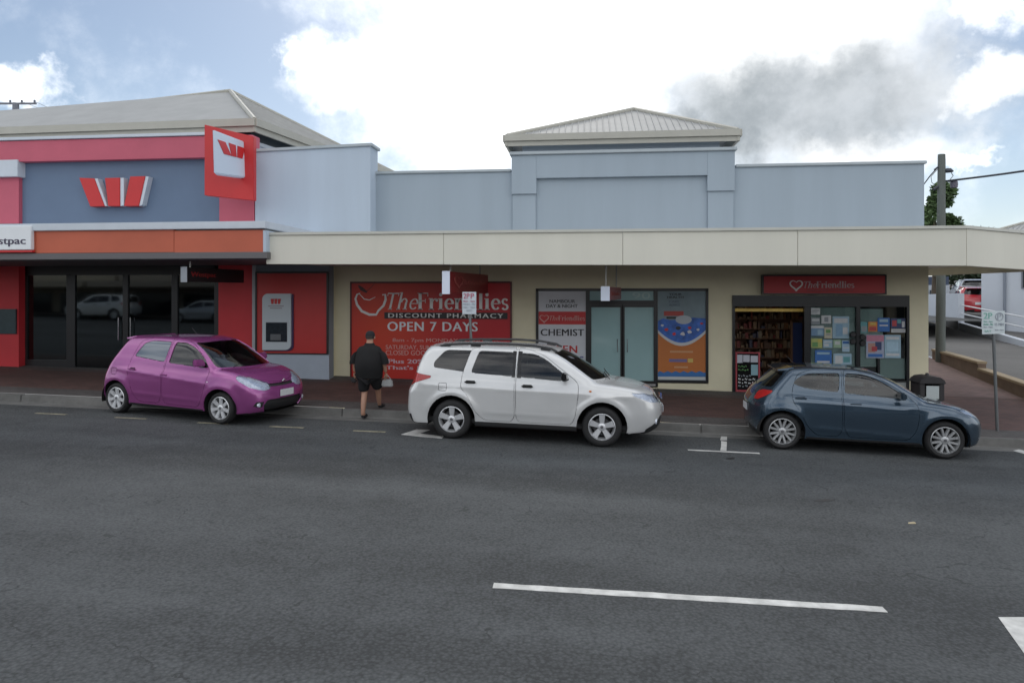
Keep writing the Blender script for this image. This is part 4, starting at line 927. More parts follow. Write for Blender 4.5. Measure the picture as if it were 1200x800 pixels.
# hipped roof lantern behind
def hip(parent, front, back, apex, m, gm, soffit, fas=.16, ribs=True):
    """front/back: eave corner pairs (left,right); apex list of ridge points (left,right)"""
    fl, fr = [Vector(p) for p in front]; bl, br = [Vector(p) for p in back]; al, ar = [Vector(p) for p in apex]
    b = MB(); b.add([fl, fr, br, bl, al, ar], [(0, 1, 5, 4), (1, 2, 5), (2, 3, 4, 5), (3, 0, 4), (3, 2, 1, 0)])
    rf = b.build('roof', m, parent)
    # standing ribs of the sheeting
    rb = MB()
    def ribs_on(e0, e1, t0, t1, n):
        for i in range(1, n):
            p = e0.lerp(e1, i/n); 
            # walk up the slope perpendicular to the eave until the hip is met
            ed = (e1-e0).normalized(); up = (t0-e0)-ed*((t0-e0).dot(ed)); hgt = up.length; up.normalize()
            s0 = (t0-e0).dot(ed); s1 = (t1-e0).dot(ed); s = (p-e0).dot(ed); tot = (e1-e0).length
            k = min(1, s/s0 if s0 > 1e-3 else 1, (tot-s)/(tot-s1) if tot-s1 > 1e-3 else 1)
            q = p+up*hgt*k; nn = ed.cross(up).normalized(); nn = nn if nn.z > 0 else -nn
            w_ = ed*.018; rb.hexa([p-w_, p+w_, q+w_, q-w_], [p-w_*.5+nn*.03, p+w_*.5+nn*.03, q+w_*.5+nn*.03, q-w_*.5+nn*.03])
    ribs_on(fl, fr, al, ar, int((fr-fl).length/.19)); ribs_on(fr, br, ar, ar, int((br-fr).length/.19)); 
    o = rb.build('sheet_ribs', m, rf); o['kind'] = 'stuff'
    hc = MB()
    for p, q in ((fl, al), (fr, ar), (br, ar), (al, ar)):
        if (p-q).length > .01: hc.tube([p+Vector((0, 0, .02)), q+Vector((0, 0, .03))], .07, 6)
    hc.build('hip_cap', gm, rf, smooth=True)
    gt = MB(); cen = (fl+fr+bl+br)/4
    for p, q in ((fl, fr), (fr, br), (bl, fl), (br, bl)):
        d = (q-p).normalized(); nn = Vector((d.y, -d.x, 0)); 
        if nn.dot((p+q)/2-cen) < 0: nn = -nn
        A, B = p-d*.06, q+d*.06; z0 = Vector((0, 0, -fas)); z1 = Vector((0, 0, .03)); o_ = nn*.12
        gt.hexa([A+z0, B+z0, B+z0+o_, A+z0+o_], [A+z1, B+z1, B+z1+o_, A+z1+o_])
        gt.hexa([A+z0*1.9-nn*.02, B+z0*1.9-nn*.02, B+z0*1.9+o_*.4, A+z0*1.9+o_*.4], [A+z0-nn*.02, B+z0-nn*.02, B+z0*1.002+o_*.4, A+z0*1.002+o_*.4])
    gt.build('gutter', gm, rf)
    return rf
Zc1 = 20.2
ef = [PZ(595, 159, Zc1+.4), PZ(866, 154, Zc1-.7)]; zz = (ef[0].z+ef[1].z)/2; D1 = (ef[0].y+ef[1].y)/2
fl, fr = Vector((ef[0].x, D1, zz)), Vector((ef[1].x, D1, zz)); dep = 5.2
apx = PY(743, 129, D1+dep/2)
hip(ph, (fl, fr), (fl+Vector((0, dep, 0)), fr+Vector((0, dep, 0))), (apx, apx+Vector((.001, 0, 0))), ROOFM, GUTM, None)
m_ = MB(); m_.box(fl.x+.42, fr.x-.42, D1+.45, D1+dep-.4, zp-.4, zz-.10); m_.build('lantern_wall', BLUEL, ph)
m_ = MB(); m_.box(XL-1, XR-.1, DW+.3, DW+13.9, zp-.55, zp-.45); m_.build('roof', ROOFM, ph)
# awning over the footpath
zt_a = Zf(600, 273, DC); ztc = zt_a
def fz(px, y): return Zf(px, y, DC)
xA, xC = X(312, DC), X(1133, DC)
ca = PY(312, 309.5, DC).z; cb = PY(1133, 311.5, DC).z
# the fascia turns at the corner and follows the side street
CR = Vector((xC, DC, 0)); CE = PZ(1262, 290, 15.6); 
cang = Vector((CE.x-CR.x, CE.y-CR.y, 0)).normalized(); CE2 = CR+cang*3.2
aw = m_ = MB()
pan = [312, 520, 730, 935, 1133]
for i in range(4):
    xa_, xb_ = X(pan[i], DC)+.0, X(pan[i+1], DC)-.006
    f0, f1 = (xa_-xA)/(xC-xA), (xb_-xA)/(xC-xA); z0, z1 = ca+(cb-ca)*f0, ca+(cb-ca)*f1
    MB().hexa([(xa_, DC, z0), (xb_, DC, z1), (xb_, DC+.10, z1), (xa_, DC+.10, z0)], [(xa_, DC, ztc), (xb_, DC, ztc), (xb_, DC+.10, ztc), (xa_, DC+.10, ztc)]).build('awning_fascia', CREAMF, ph, bevel=.006)
nrm2 = Vector((cang.y, -cang.x, 0)); inn = -nrm2*.10
MB().hexa([(CR.x, CR.y, cb), (CE2.x, CE2.y, cb-.05), (CE2.x+inn.x, CE2.y+inn.y, cb-.05), (CR.x-.03, CR.y+.1, cb)], [(CR.x, CR.y, ztc), (CE2.x, CE2.y, ztc), (CE2.x+inn.x, CE2.y+inn.y, ztc), (CR.x-.03, CR.y+.1, ztc)]).build('awning_fascia', CREAMF, ph, bevel=.006)
CE3 = CE2+Vector((.6, 8, 0))
MB().hexa([(CE2.x, CE2.y, cb-.05), (CE3.x, CE3.y, cb), (CE3.x-.1, CE3.y, cb), (CE2.x-.1, CE2.y+.1, cb-.05)], [(CE2.x, CE2.y, ztc), (CE3.x, CE3.y, ztc), (CE3.x-.1, CE3.y, ztc), (CE2.x-.1, CE2.y+.1, ztc)]).build('awning_fascia', CREAMF, ph)
tr = MB(); tr.box(xA-.04, xC, DC-.035, DC+.16, ztc+.002, ztc+.06)
tr.hexa([(CR.x, CR.y-.035, ztc+.002), (CE2.x+nrm2.x*.035, CE2.y+nrm2.y*.035, ztc+.002), (CE2.x+inn.x, CE2.y+inn.y, ztc+.002), (CR.x, CR.y+.16, ztc+.002)], [(CR.x, CR.y-.035, ztc+.06), (CE2.x+nrm2.x*.035, CE2.y+nrm2.y*.035, ztc+.06), (CE2.x+inn.x, CE2.y+inn.y, ztc+.06), (CR.x, CR.y+.16, ztc+.06)])
tr.build('awning_trim', mat('trim_pale', (.52, .52, .47), .5, var=.06), ph)
# awning roof deck and soffit
zs = ca+.08
SOF = mat('soffit_sheet', (.55, .55, .53), .7, var=.08, vs=1.5)
m_ = MB(); m_.slab([(xA, DC+.1, ztc-.12), (xC-.05, DC+.1, ztc-.12), (CE2.x-.15, CE2.y+.1, ztc-.12), (CE3.x-.15, CE3.y, ztc-.12), (XE, CE3.y, ztc-.12), (XE, DW, ztc-.12), (xA, DW, ztc-.12)], .04); m_.build('awning_deck', ROOFM, ph)
m_ = MB(); m_.slab([(xA, DC+.1, zs+.03), (xC-.05, DC+.1, zs+.03), (CE2.x-.15, CE2.y+.1, zs+.03), (CE3.x-.15, CE3.y, zs+.03), (XE, CE3.y, zs+.03), (XE, DW-.001, zs+.03), (xA, DW-.001, zs+.03)], .03); m_.build('awning_soffit', SOF, ph)
m_ = MB()
for i in range(11):
    xx = xA+.6+i*(xC-xA)/11; m_.box(xx-.025, xx+.025, DC+.12, DW-.01, zs-.012, zs+.0)
m_.build('soffit_batten', SOF, ph)
# shop floor and rooms behind the glass
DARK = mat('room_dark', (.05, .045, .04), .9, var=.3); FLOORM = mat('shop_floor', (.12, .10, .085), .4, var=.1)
for (xa_, xb_, z0, z1) in (o1, o2):
    m_ = MB(); y1 = DW+5.5
    m_.add([(xa_-.28, DW+T, z0), (xb_+.18, DW+T, z0), (xb_+.18, y1, z0), (xa_-.28, y1, z0)], [(0,1,2,3)]); m_.build('shop_floor', FLOORM, ph)
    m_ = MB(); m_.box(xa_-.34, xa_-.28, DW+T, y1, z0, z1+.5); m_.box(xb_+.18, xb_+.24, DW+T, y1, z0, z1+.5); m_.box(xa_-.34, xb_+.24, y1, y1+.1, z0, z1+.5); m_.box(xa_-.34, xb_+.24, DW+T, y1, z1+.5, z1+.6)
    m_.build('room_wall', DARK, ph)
FROST = mat('frosted_glass', (.33, .50, .51), .12, var=.05, vs=1.2, spec=.7)
GLASS = glassmat('shop_glass', (.72, .78, .77), 1.6)
# --- chemist window set: left sign window, transom, pair of frosted doors, poster window on the right
def P2(px, py): p = PY(px, py, DW); return p.x, p.z
def bars(name, lst, m, parent, D=DW, d0=-.03, d1=.06):
    b = MB()
    for (a0, b0, a1, b1) in lst:
        p, q = PY(a0, b0, D), PY(a1, b1, D); b.box(p.x, q.x, D+d0, D+d1, q.z, p.z)
    return b.build(name, m, parent)
ws = bars('window_frame', [(628, 338, 631, 452), (686.5, 341, 691, 452), (766, 341, 770.5, 452), (827, 338, 830, 448), (628, 338, 830, 341.0), (691, 352, 766, 357), (770.5, 445.5, 827, 448.5)], BLKF, ph)
pxbox('window_pane', FROST, ws, 691, 341, 766, 352, DW, .0, .02)
pxbox('window_pane', mat('white_backing', (.5, .52, .52), .5), ws, 631, 341, 686.5, 452, DW, .0, .02)
pxbox('window_pane', mat('poster_backing', (.30, .36, .37), .4), ws, 770.5, 341, 827, 445.5, DW, .0, .02)
for (a0, a1, hx) in ((693, 727, 723.5), (732, 766, 735)):
    fr_ = bars('door', [(a0-2, 357, a0, 449), (a1, 357, a1+2, 449), (a0, 357, a1, 360), (a0, 446, a1, 449)], BLKF, ph, d0=-.02, d1=.04)
    pxbox('door_pane', FROST, fr_, a0, 360, a1, 446, DW, .0, .015)
    p = PY(hx, 397, DW); q = PY(hx, 412, DW)
    MB().tube([(p.x, DW-.02, p.z), (p.x, DW-.075, p.z), (q.x, DW-.075, q.z), (q.x, DW-.02, q.z)], .012, 6).build('handle', CHR, fr_, smooth=True)
pxbox('door_sill', mat('alu', (.4, .4, .4), .4, metal=.6), ph, 691, 449, 768, 451.5, DW, -.05, .05)
# --- open shop front on the right
BLKH = mat('black_header', (.014, .015, .018), .3)
sf = bars('shopfront_frame', [(858, 346, 1065, 359.5), (858, 359.5, 861, 462), (942, 359.5, 949.5, 462), (1003, 359.5, 1007.5, 446), (1062, 359.5, 1065, 462), (949.5, 444, 1062, 447), (1028, 420, 1030.5, 444)], BLKH, ph, d0=-.04, d1=.08)
pxbox('stall_riser', mat('riser_pale', (.30, .32, .32), .6, var=.1), ph, 949.5, 447, 1062, 462, DW, .0, .1)
pxbox('window_pane', GLASS, sf, 949.5, 359.5, 1003, 444, DW, .02, .026)
pxbox('window_pane', GLASS, sf, 1007.5, 359.5, 1062, 444, DW, .02, .026)
# pale blinds / display backs behind the two panes
pxbox('display_back', mat('display_pale', (.74, .80, .79), .7, var=.1), ph, 951, 360, 1003, 444, DW, .06, .07)
pxbox('display_back', mat('display_pale', (.74, .80, .79), .7, var=.1), ph, 1008, 362, 1036, 430, DW, .06, .07)
pxbox('display_back', mat('display_pale', (.74, .80, .79), .7, var=.1), ph, 1030.6, 420, 1062, 444, DW, .075, .085)
def ground_hit(px, py):                        # where the line of sight meets the paved ground behind the kerb
    r = ray(px, py); t = 12.0
    while t < 80:
        p = O3+r*t
        if p.z < gp(p.x, p.y): return p
        t += .01
    return O3+r*40
# ------------------------------------------------------------------ bank building
RED = mat('bank_red', (.56, .03, .04), .55, var=.08, vs=1.2)
REDP = mat('bank_red_sky_sheen', (.50, .10, .15), .6, var=.08, vs=1.2)  # bank red with the sky's pinkish reflection put into the colour
ORANGE = mat('bank_orange_fascia', (.50, .115, .06), .55, var=.10, vs=1.0)
SLATE = mat('bank_slate_panel', (.125, .18, .27), .7, var=.08, vs=.9)
GREYW = mat('bank_grey_render', (.25, .29, .33), .8, var=.06, vs=1.0)
WHT = mat('sign_white', (.76, .79, .82), .45, var=.04)
SIGNRED = mat('sign_red', (.52, .02, .022), .4, var=.04)
TRIMW = mat('bank_white_trim', (.55, .60, .66), .5, var=.06)
bk = empty('bank_building', (X(160, DB), DB, gp(X(160, DB), DB)), 'tall bank with red bands, slate blue panel and big hipped metal roof', 'building')
LX = X(-420, DB)
def bx(name, m, px0, py0, px1, py1, d0, d1, D=DB, **k): return pxbox(name, m, bk, px0, py0, px1, py1, D, d0, d1, **k)
bx('wall', RED, -420, 300, 22, 452, 0, .3)
bx('wall', RED, 256, 300, 297, 452, 0, .3)
bx('wall', REDP, -420, 205, 22, 262, 0, .3)
bx('slate_panel', SLATE, 22, 186, 257, 262.5, .12, .3)
bx('wall', REDP, 257, 201, 298, 262, 0, .3)
bx('wall', REDP, 257, 186.5, 298, 201, .10, .3)
bx('red_band', REDP, -420, 163, 298, 187.5, -.10, .3)
bx('band_trim', TRIMW, -420, 159.5, 245, 163, -.15, .3, bevel=.01)
bx('white_block', TRIMW, -60, 188.5, 25.5, 208, -.14, .28, bevel=.01)
bx('white_block', TRIMW, 284, 182, 298.5, 202, -.112, .28, bevel=.01)
# light blue side wing with a sloping top
a0, a1, a2 = PY(299, 178.5, DB-.02), PY(434, 171.5, DB-.02), PY(434, 290, DB-.02)
MB().hexa([(a0.x, DB-.02, zt), (a1.x, DB-.02, zt), (a1.x, DB+.6, zt), (a0.x, DB+.6, zt)], [(a0.x, DB-.02, a0.z), (a1.x, DB-.02, a1.z), (a1.x, DB+.6, a1.z), (a0.x, DB+.6, a0.z)]).build('wing_wall', BLUEL, bk)
MB().hexa([(a0.x, DB-.07, a0.z+.002), (a1.x+.06, DB-.07, a1.z+.002), (a1.x+.06, DB+.65, a1.z+.002), (a0.x, DB+.65, a0.z+.002)], [(a0.x, DB-.07, a0.z+.08), (a1.x+.06, DB-.07, a1.z+.08), (a1.x+.06, DB+.65, a1.z+.08), (a0.x, DB+.65, a0.z+.08)]).build('parapet_cap', CAPM, bk, bevel=.01)
bx('wall', GREYW, 297, 300, 386, 445, .0, .3)
bx('base_panel', mat('pale_plinth', (.42, .48, .56), .7, var=.06), 301, 415, 386, 446, -.03, 0)
bx('corner_strip', mat('strip_grey', (.40, .42, .44), .6), 296.5, 303, 300.5, 446, -.05, 0)
pxbox('wall', CREAM, bk, 386, 312, 392, 445, DW, -.3, .2)
# body behind, dark clerestory and the roof
E1 = PZ(300, 141, 18.6); E2 = PZ(466, 205, 27.5); E0 = PZ(-10, 152, 19.4)
zz = 7.22
def atz(px, py, z_): 
    r = ray(px, py); return O3+r*((z_-CH)/r.z)
E1, E0, E2 = atz(298, 141, zz), atz(0, 151.5, zz), atz(462, 203, zz)
d01 = (E0-E1).normalized(); E0 = E1+d01*22
A1 = atz(270, 108, zz+1.9); A0 = A1+(atz(0, 139.5, zz+1.9)-A1).normalized()*17; E3 = E0+(E2-E1)
hip(bk, (E0, E1), (E3, E2), (A0, A1), ROOFM, GUTM, None, fas=.17)
c1 = E1+(E0-E1).normalized()*.4+(E2-E1).normalized()*.45; c0 = E0+(E2-E1).normalized()*.45; c2 = E2+(E0-E1).normalized()*.4; c3 = c0+(E2-E1)
vz = Vector((0, 0, 1)); hb = 3.2
MB().hexa([Vector((p.x, p.y, zz-hb)) for p in (c0, c1, c2, c3)], [Vector((p.x, p.y, zz-.08)) for p in (c0, c1, c2, c3)]).build('clerestory_wall', mat('clerestory_dark', (.085, .11, .13), .5, var=.1), bk)
for i in range(2):
    pass
s0, s1 = c1+Vector((.03, 0, 0)), c2+Vector((.03, 0, 0))
MB().hexa([(s0.x, s0.y-.02, zz-hb), (s0.x+.05, s0.y-.02, zz-hb), (s1.x+.05, s1.y, zz-hb), (s1.x, s1.y, zz-hb)], [(s0.x, s0.y-.02, zz-.55), (s0.x+.05, s0.y-.02, zz-.55), (s1.x+.05, s1.y, zz-.55), (s1.x, s1.y, zz-.55)]).build('side_wall', BLUEL, bk)
MB().hexa([(s0.x-.02, s0.y-.04, zz-.56), (s0.x+.10, s0.y-.04, zz-.56), (s1.x+.1, s1.y, zz-.56), (s1.x, s1.y, zz-.56)], [(s0.x-.02, s0.y-.04, zz-.46), (s0.x+.10, s0.y-.04, zz-.46), (s1.x+.1, s1.y, zz-.46), (s1.x, s1.y, zz-.46)]).build('side_wall_cap', TRIMW, bk)
# awning
Y0 = DBC
def by(name, m, px0, py0, px1, py1, d0, d1, **k): return pxbox(name, m, bk, px0, py0, px1, py1, DBC, d0, d1, **k)
by('awning_trim', TRIMW, -420, 261, 313, 269.5, -.06, 3.15, bevel=.01)
joint = [-420, -190, 42, 204, 308]
by('awning_fascia', ORANGE, 42.3, 270, 203.6, 296, .0, .1); by('awning_fascia', ORANGE, 204.2, 270, 308.5, 296, .0, .1)
by('awning_end', BLUEL, 308.8, 270, 312.3, 296, -.02, 3.15)
by('awning_fascia', ORANGE, -420, 270, 41.7, 296, .0, .1)
by('awning_beam', mat('awning_beam_grey', (.12, .115, .12), .5), -420, 296.2, 313.5, 303.5, -.03, 3.1)
by('awning_deck', ROOFM, -420, 269.6, 308, 273, .1, 3.1)
by('awning_soffit', mat('bank_soffit', (.10, .11, .12), .6), -420, 303.6, 309, 304.4, .1, 3.15)
# glazing
Dg = DB+.25
def bar2(name, lst, m, **k): return bars(name, lst, m, bk, D=Dg, **k)
GD = glassmat('bank_glass_dark', (.14, .16, .16), 2.3, gcol=(.75, .85, .9), rough=.035)
fr = bar2('shopfront_frame', [(22, 300, 33, 436), (79, 322, 89, 436), (145, 322, 151, 436), (202, 322, 209, 436), (252, 300, 258, 436), (22, 300, 256, 322), (33, 421, 79, 436), (151, 423, 252, 436)], BLKF, d0=-.04, d1=.05)
for a_, b_ in ((33, 79), (89, 145), (151, 202), (209, 252)):
    pxbox('window_pane', GD, fr, a_, 322, b_, 436, Dg, .0, .008)
for hx in (141, 155):
    p, q = PY(hx, 372, Dg), PY(hx, 398, Dg); MB().tube([(p.x, Dg-.08, p.z), (q.x, Dg-.08, q.z)], .014, 6).build('handle', CHR, fr, smooth=True)
m_ = MB(); xl, xr_ = X(20, DB), X(262, DB); zf = gp(xl, DW)+.02
m_.add([(xl-1, Dg, zf), (xr_+1, Dg, zf), (xr_+1, Dg+6, zf), (xl-1, Dg+6, zf)], [(0,1,2,3)]); m_.build('bank_floor', FLOORM, bk)
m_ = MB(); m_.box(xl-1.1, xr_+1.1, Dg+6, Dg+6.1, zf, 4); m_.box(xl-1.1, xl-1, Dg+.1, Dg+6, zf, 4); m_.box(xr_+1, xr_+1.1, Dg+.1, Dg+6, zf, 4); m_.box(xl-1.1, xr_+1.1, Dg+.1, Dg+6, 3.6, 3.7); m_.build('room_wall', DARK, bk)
ct_ = empty('bank_counter', (X(120, DB), Dg+4, zf), 'low dim counter seen through the dark bank glazing', 'counter')
box('counter_front', mat('counter_grey', (.2, .2, .2), .5), ct_, X(60, DB), X(200, DB), Dg+3.8, Dg+4.4, zf, zf+1.0); box('counter_top', WHT, ct_, X(58, DB), X(202, DB), Dg+3.75, Dg+4.45, zf+1.001, zf+1.05)
bx('wall_plaque', mat('plaque_dark', (.035, .06, .07), .3, var=.2, vs=8), -40, 362, 20, 391, -.05, .0)
# bank logo on the slate panel: three solid red bars with pale returns
lg = empty('wall_logo', PY(136, 242, DB), 'red W shaped emblem standing off the slate blue panel', 'logo')
for red_, wht in (([(95.5, 209), (113, 209.8), (125, 242), (108.5, 242.6)], [(113, 209.8), (116.2, 209.8), (127.5, 241.5), (125, 242)]),
                  ([(125.5, 209.3), (143, 209), (143, 242), (129.5, 242)], [(143, 209), (147, 209), (147, 241), (143, 242)]),
                  ([(155, 207.5), (172.5, 207.2), (165, 241.8), (147.8, 242)], [(172.5, 207.2), (176, 207.5), (168.5, 240.5), (165, 241.8)])):
    P = [PY(a_, b_, DB) for a_, b_ in red_]; MB().prism([(p.x, p.z) for p in P], DB-.09, DB+.118).build('logo_bar', SIGNRED, lg, bevel=.006)
    P = [PY(a_, b_, DB) for a_, b_ in wht]; MB().prism([(p.x+.003, p.z) for p in P], DB-.07, DB+.117).build('logo_return', TRIMW, lg)
# white fascia sign with the bank's name, cut by the photo's left edge
fs_ = empty('fascia_sign', PY(0, 292, DBC), 'white name sign on the bank awning at the left edge', 'sign')
pxbox('sign_panel', WHT, fs_, -52, 265, 40.5, 293, DBC, -.10, -.002, bevel=.01)
pxbox('sign_edge', SIGNRED, fs_, -52, 293.3, 41, 296, DBC, -.08, -.002)
pxtext('Westpac', -21, 278, 34.5, 289.5, DBC, mat('text_navy', (.06, .05, .09), .4), fs_, off=.03, lift=.104)
# ------------------------------------------------------------------ projecting signs
def blade(name, near, far, Z0, Z1, thick, label, face, end, group=None, rods=(), back=None):
    """near=(px,top,bottom) of the edge nearest the street, far likewise; thickness to the left"""
    a, b_ = PZ(near[0], near[1], Z0), PZ(near[0], near[2], Z0); c_, d_ = PZ(far[0], far[1], Z1), PZ(far[0], far[2], Z1)
    zt_, zb2 = a.z, b_.z
    A = Vector((a.x, a.y, 0)); B = Vector((c_.x, c_.y, 0)); u = (B-A).normalized(); n = Vector((u.y, -u.x, 0))
    o = empty(name, (A.x, A.y, zb2), label, 'sign', group); T_ = -n*thick
    def q(P, z_): return (P.x, P.y, z_)
    z1t = c_.z; z1b = d_.z
    e = .012
    MB().hexa([q(A+u*e, zb2), q(B, zb2), q(B+T_, zb2), q(A+T_+u*e, zb2)], [q(A+u*e, zt_), q(B, zt_), q(B+T_, zt_), q(A+T_+u*e, zt_)]).build('sign_box', face, o, bevel=.008)
    MB().hexa([q(A, zb2-.01), q(A+u*e*.8, zb2-.01), q(A+T_+u*e*.8, zb2-.01), q(A+T_, zb2-.01)], [q(A, zt_+.01), q(A+u*e*.8, zt_+.01), q(A+T_+u*e*.8, zt_+.01), q(A+T_, zt_+.01)]).build('sign_end', end, o)
    for r_ in rods:
        p = A+(B-A)*r_+T_*.5; MB().tube([(p.x, p.y, zt_), (p.x, p.y, zs)], .018, 6).build('hanger_rod', mat('rod_pale', (.4, .4, .38), .5), o, smooth=True)
    return o, A, u, n, zt_, zb2, (B-A).length
PALE = mat('text_pale', (.68, .68, .66), .5); PALEP = mat('text_pink', (.60, .33, .30), .5)
DKRED = mat('dark_red_face', (.20, .012, .016), .35, var=.06)
WEND = mat('white_end', (.68, .74, .86), .5)
o, A, u, n, z1, z0, Lb = blade('hanging_sign', (527, 318, 344), (572, 322, 344), 14.4, 17.3, .17, 'dark red box sign with white end hanging over the middle parking sign', DKRED, WEND, 'hanging signs under the pharmacy awning', (.1, .85))
mL = MB()
P0 = A+n*.004; h_ = z1-z0
place_text(heart_vf(), (P0.x+u.x*Lb*.10, P0.y+u.y*Lb*.10, z0+h_*.22), u, (0, 0, 1), Lb*.22, h_*.6, mat('faint_red_text', (.33, .08, .07), .5), o, 'heart_logo')
place_text(NAMEV, (P0.x+u.x*Lb*.28, P0.y+u.y*Lb*.28, z0+h_*.42), u, (0, 0, 1), Lb*.64, h_*.26, mat('faint_red_text', (.33, .08, .07), .5), o)
o, A, u, n, z1, z0, Lb = blade('hanging_sign', (714.5, 336, 352), (728, 338.5, 351), 14.6, 17.0, .19, 'small dark red box sign with white end hanging above the frosted doors', mat('faded_red_face', (.26, .08, .09), .4), WEND, 'hanging signs under the pharmacy awning', (.05, .9))
P0 = A+n*.004; h_ = z1-z0
place_text(NAMEV, (P0.x+u.x*Lb*.12, P0.y+u.y*Lb*.12, z0+h_*.35), u, (0, 0, 1), Lb*.7, h_*.3, mat('faint_red_text', (.33, .08, .07), .5), o)
o, A, u, n, z1, z0, Lb = blade('hanging_sign', (219, 313, 330), (286, 317, 331), 15.0, 17.0, .16, 'black box sign with white end hanging in front of the dark bank windows', mat('black_sign_face', (.012, .012, .014), .3), mat('grey_end', (.30, .33, .36), .5), None, (.1,))
P0 = A+n*.004; h_ = z1-z0
place_text(text_mesh('Westpac', .03), (P0.x+u.x*Lb*.06, P0.y+u.y*Lb*.06, z0+h_*.25), u, (0, 0, 1), Lb*.42, h_*.45, mat('deep_red_text', (.22, .02, .02), .4), o)
# big red and white box sign high on the bank
ps = empty('projecting_sign', PY(268, 230, DB-.6), 'white box sign with red W emblem on a red board high on the bank', 'sign')
Zb = 17.0
P = [PZ(a_, b_, Zb) for a_, b_ in ((239.5, 146), (297, 160), (297, 235), (239.5, 229))]
a_, b_, c_, d_ = P; back = Vector((0, .16, 0))
MB().hexa([d_, c_, c_+back, d_+back], [a_, b_, b_+back, a_+back]).build('backing_board', SIGNRED, ps, bevel=.01)
Q = [PZ(249, 151.5, 15.6), PZ(288, 166.5, 17.1), PZ(289.5, 208.5, 17.1), PZ(250.5, 203, 15.6)]
tk = Vector((-.12, .32, 0))
MB().hexa([Q[3], Q[2], Q[2]+tk, Q[3]+tk], [Q[0], Q[1], Q[1]+tk, Q[0]+tk]).build('sign_box', mat('sign_box_white', (.58, .66, .76), .4), ps, bevel=.02)
uu = (Q[1]-Q[0]).normalized(); uu2 = (Q[2]-Q[3]).normalized(); nn = (Q[1]-Q[0]).cross(Q[3]-Q[0]).normalized(); nn = nn if nn.y < 0 else -nn
def onq(fx, fy): 
    t = Q[0].lerp(Q[1], fx); b2 = Q[3].lerp(Q[2], fx); return t.lerp(b2, fy)+nn*.012
for poly in ([(.13, .20), (.35, .20), (.52, .50), (.30, .50)], [(.45, .19), (.66, .19), (.68, .50), (.53, .50)], [(.72, .19), (.95, .19), (.86, .50), (.70, .50)]):
    pts = [onq(*p) for p in poly]; ins = [p-nn*.01 for p in pts]
    MB().add(pts+ins, [(0,1,2,3), (0,4,5,1), (1,5,6,2), (2,6,7,3), (3,7,4,0)]).build('logo_bar', SIGNRED, ps)
# ------------------------------------------------------------------ cash machine in its red panel
at = empty('cash_machine', PY(342, 414, DB), 'white cash machine with dark screen set in an orange red panel outside the bank', 'cash machine')
pxbox('panel', mat('atm_panel_red', (.50, .032, .03), .45, var=.05), at, 302, 320, 384, 413.5, DB, -.05, -.001)
bars('panel_frame', [(300.5, 318.5, 302.3, 415), (383.7, 318.5, 385.3, 415), (302.3, 318.5, 383.7, 320.2), (302.3, 413, 383.7, 415)], BLKF, at, D=DB, d0=-.075, d1=-.002)
def rp(x0, y0, x1, y1, r, corners): 
    pts = []
    for i, (cx, cy, a) in enumerate(((x0, y0, 180), (x1, y0, 270), (x1, y1, 0), (x0, y1, 90))):
        if i in corners:
            sx = 1 if cx == x0 else -1; sy = 1 if cy == y0 else -1
            for k in range(6):
                t = R(a+18*k); pts.append((cx+sx*r+r*cos(t), cy+sy*r+r*sin(t)))
        else: pts.append((cx, cy))
    return pts
def pxprism(name, m, par, pts, D, d0, d1, **k):
    P = [PY(a_, b_, D) for a_, b_ in pts]; return MB().prism([(p.x, p.z) for p in P], D+d0, D+d1).build(name, m, par, **k)
pxprism('surround', mat('atm_navy', (.06, .035, .10), .4), at, rp(310.8, 344.8, 345.3, 411, 6.5, (0, 2)), DB, -.085, -.05)
fc = pxprism('machine_face', mat('atm_white', (.52, .58, .62), .4), at, rp(310, 344, 343.3, 409.5, 6.5, (0, 2)), DB, -.13, -.05)
pxbox('screen', mat('atm_screen', (.02, .028, .038), .15, var=.4, vs=14), fc, 314.5, 377.5, 339, 400, DB, -.142, -.13)
pxbox('keypad', mat('keypad_grey', (.12, .13, .14), .4), fc, 320, 391, 332, 398, DB, -.155, -.142)
for dxx in (0, 4.2, 8.4): pxprism('logo_bar', SIGNRED, fc, [(320+dxx, 350), (323.6+dxx, 350), (323.2+dxx*.9, 356), (320.8+dxx*.9, 356)], DB, -.14, -.13)
for yy, w_ in ((358, 9), (360.4, 7)): pxbox('print_line', mat('print_grey', (.3, .25, .27), .6), fc, 326-w_, yy, 326+w_, yy+1, DB, -.134, -.13)
# ------------------------------------------------------------------ pharmacy signs
sg = empty('wall_sign', PY(505, 446, DW), 'big red pharmacy sign with heart logo, shop name and opening hours', 'sign')
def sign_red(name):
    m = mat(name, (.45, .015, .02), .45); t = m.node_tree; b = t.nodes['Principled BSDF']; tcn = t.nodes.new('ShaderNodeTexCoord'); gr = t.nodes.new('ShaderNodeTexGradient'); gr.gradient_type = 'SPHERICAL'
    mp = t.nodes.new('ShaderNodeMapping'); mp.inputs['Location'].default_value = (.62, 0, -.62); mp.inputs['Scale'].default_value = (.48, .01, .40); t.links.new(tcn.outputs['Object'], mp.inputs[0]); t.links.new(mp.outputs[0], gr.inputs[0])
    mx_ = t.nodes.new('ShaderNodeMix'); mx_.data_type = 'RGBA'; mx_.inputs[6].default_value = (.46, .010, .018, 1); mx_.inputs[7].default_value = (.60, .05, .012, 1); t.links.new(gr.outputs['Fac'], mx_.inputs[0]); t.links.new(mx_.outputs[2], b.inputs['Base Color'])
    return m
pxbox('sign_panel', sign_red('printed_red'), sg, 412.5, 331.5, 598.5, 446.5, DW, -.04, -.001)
bars('sign_frame', [(411, 330, 412.8, 448), (598, 330, 600, 448), (412.8, 330, 598, 331.8), (412.8, 446.2, 598, 448)], mat('frame_dark_red', (.10, .012, .014), .4), sg, d0=-.055, d1=-.002)
SD = DW-.04
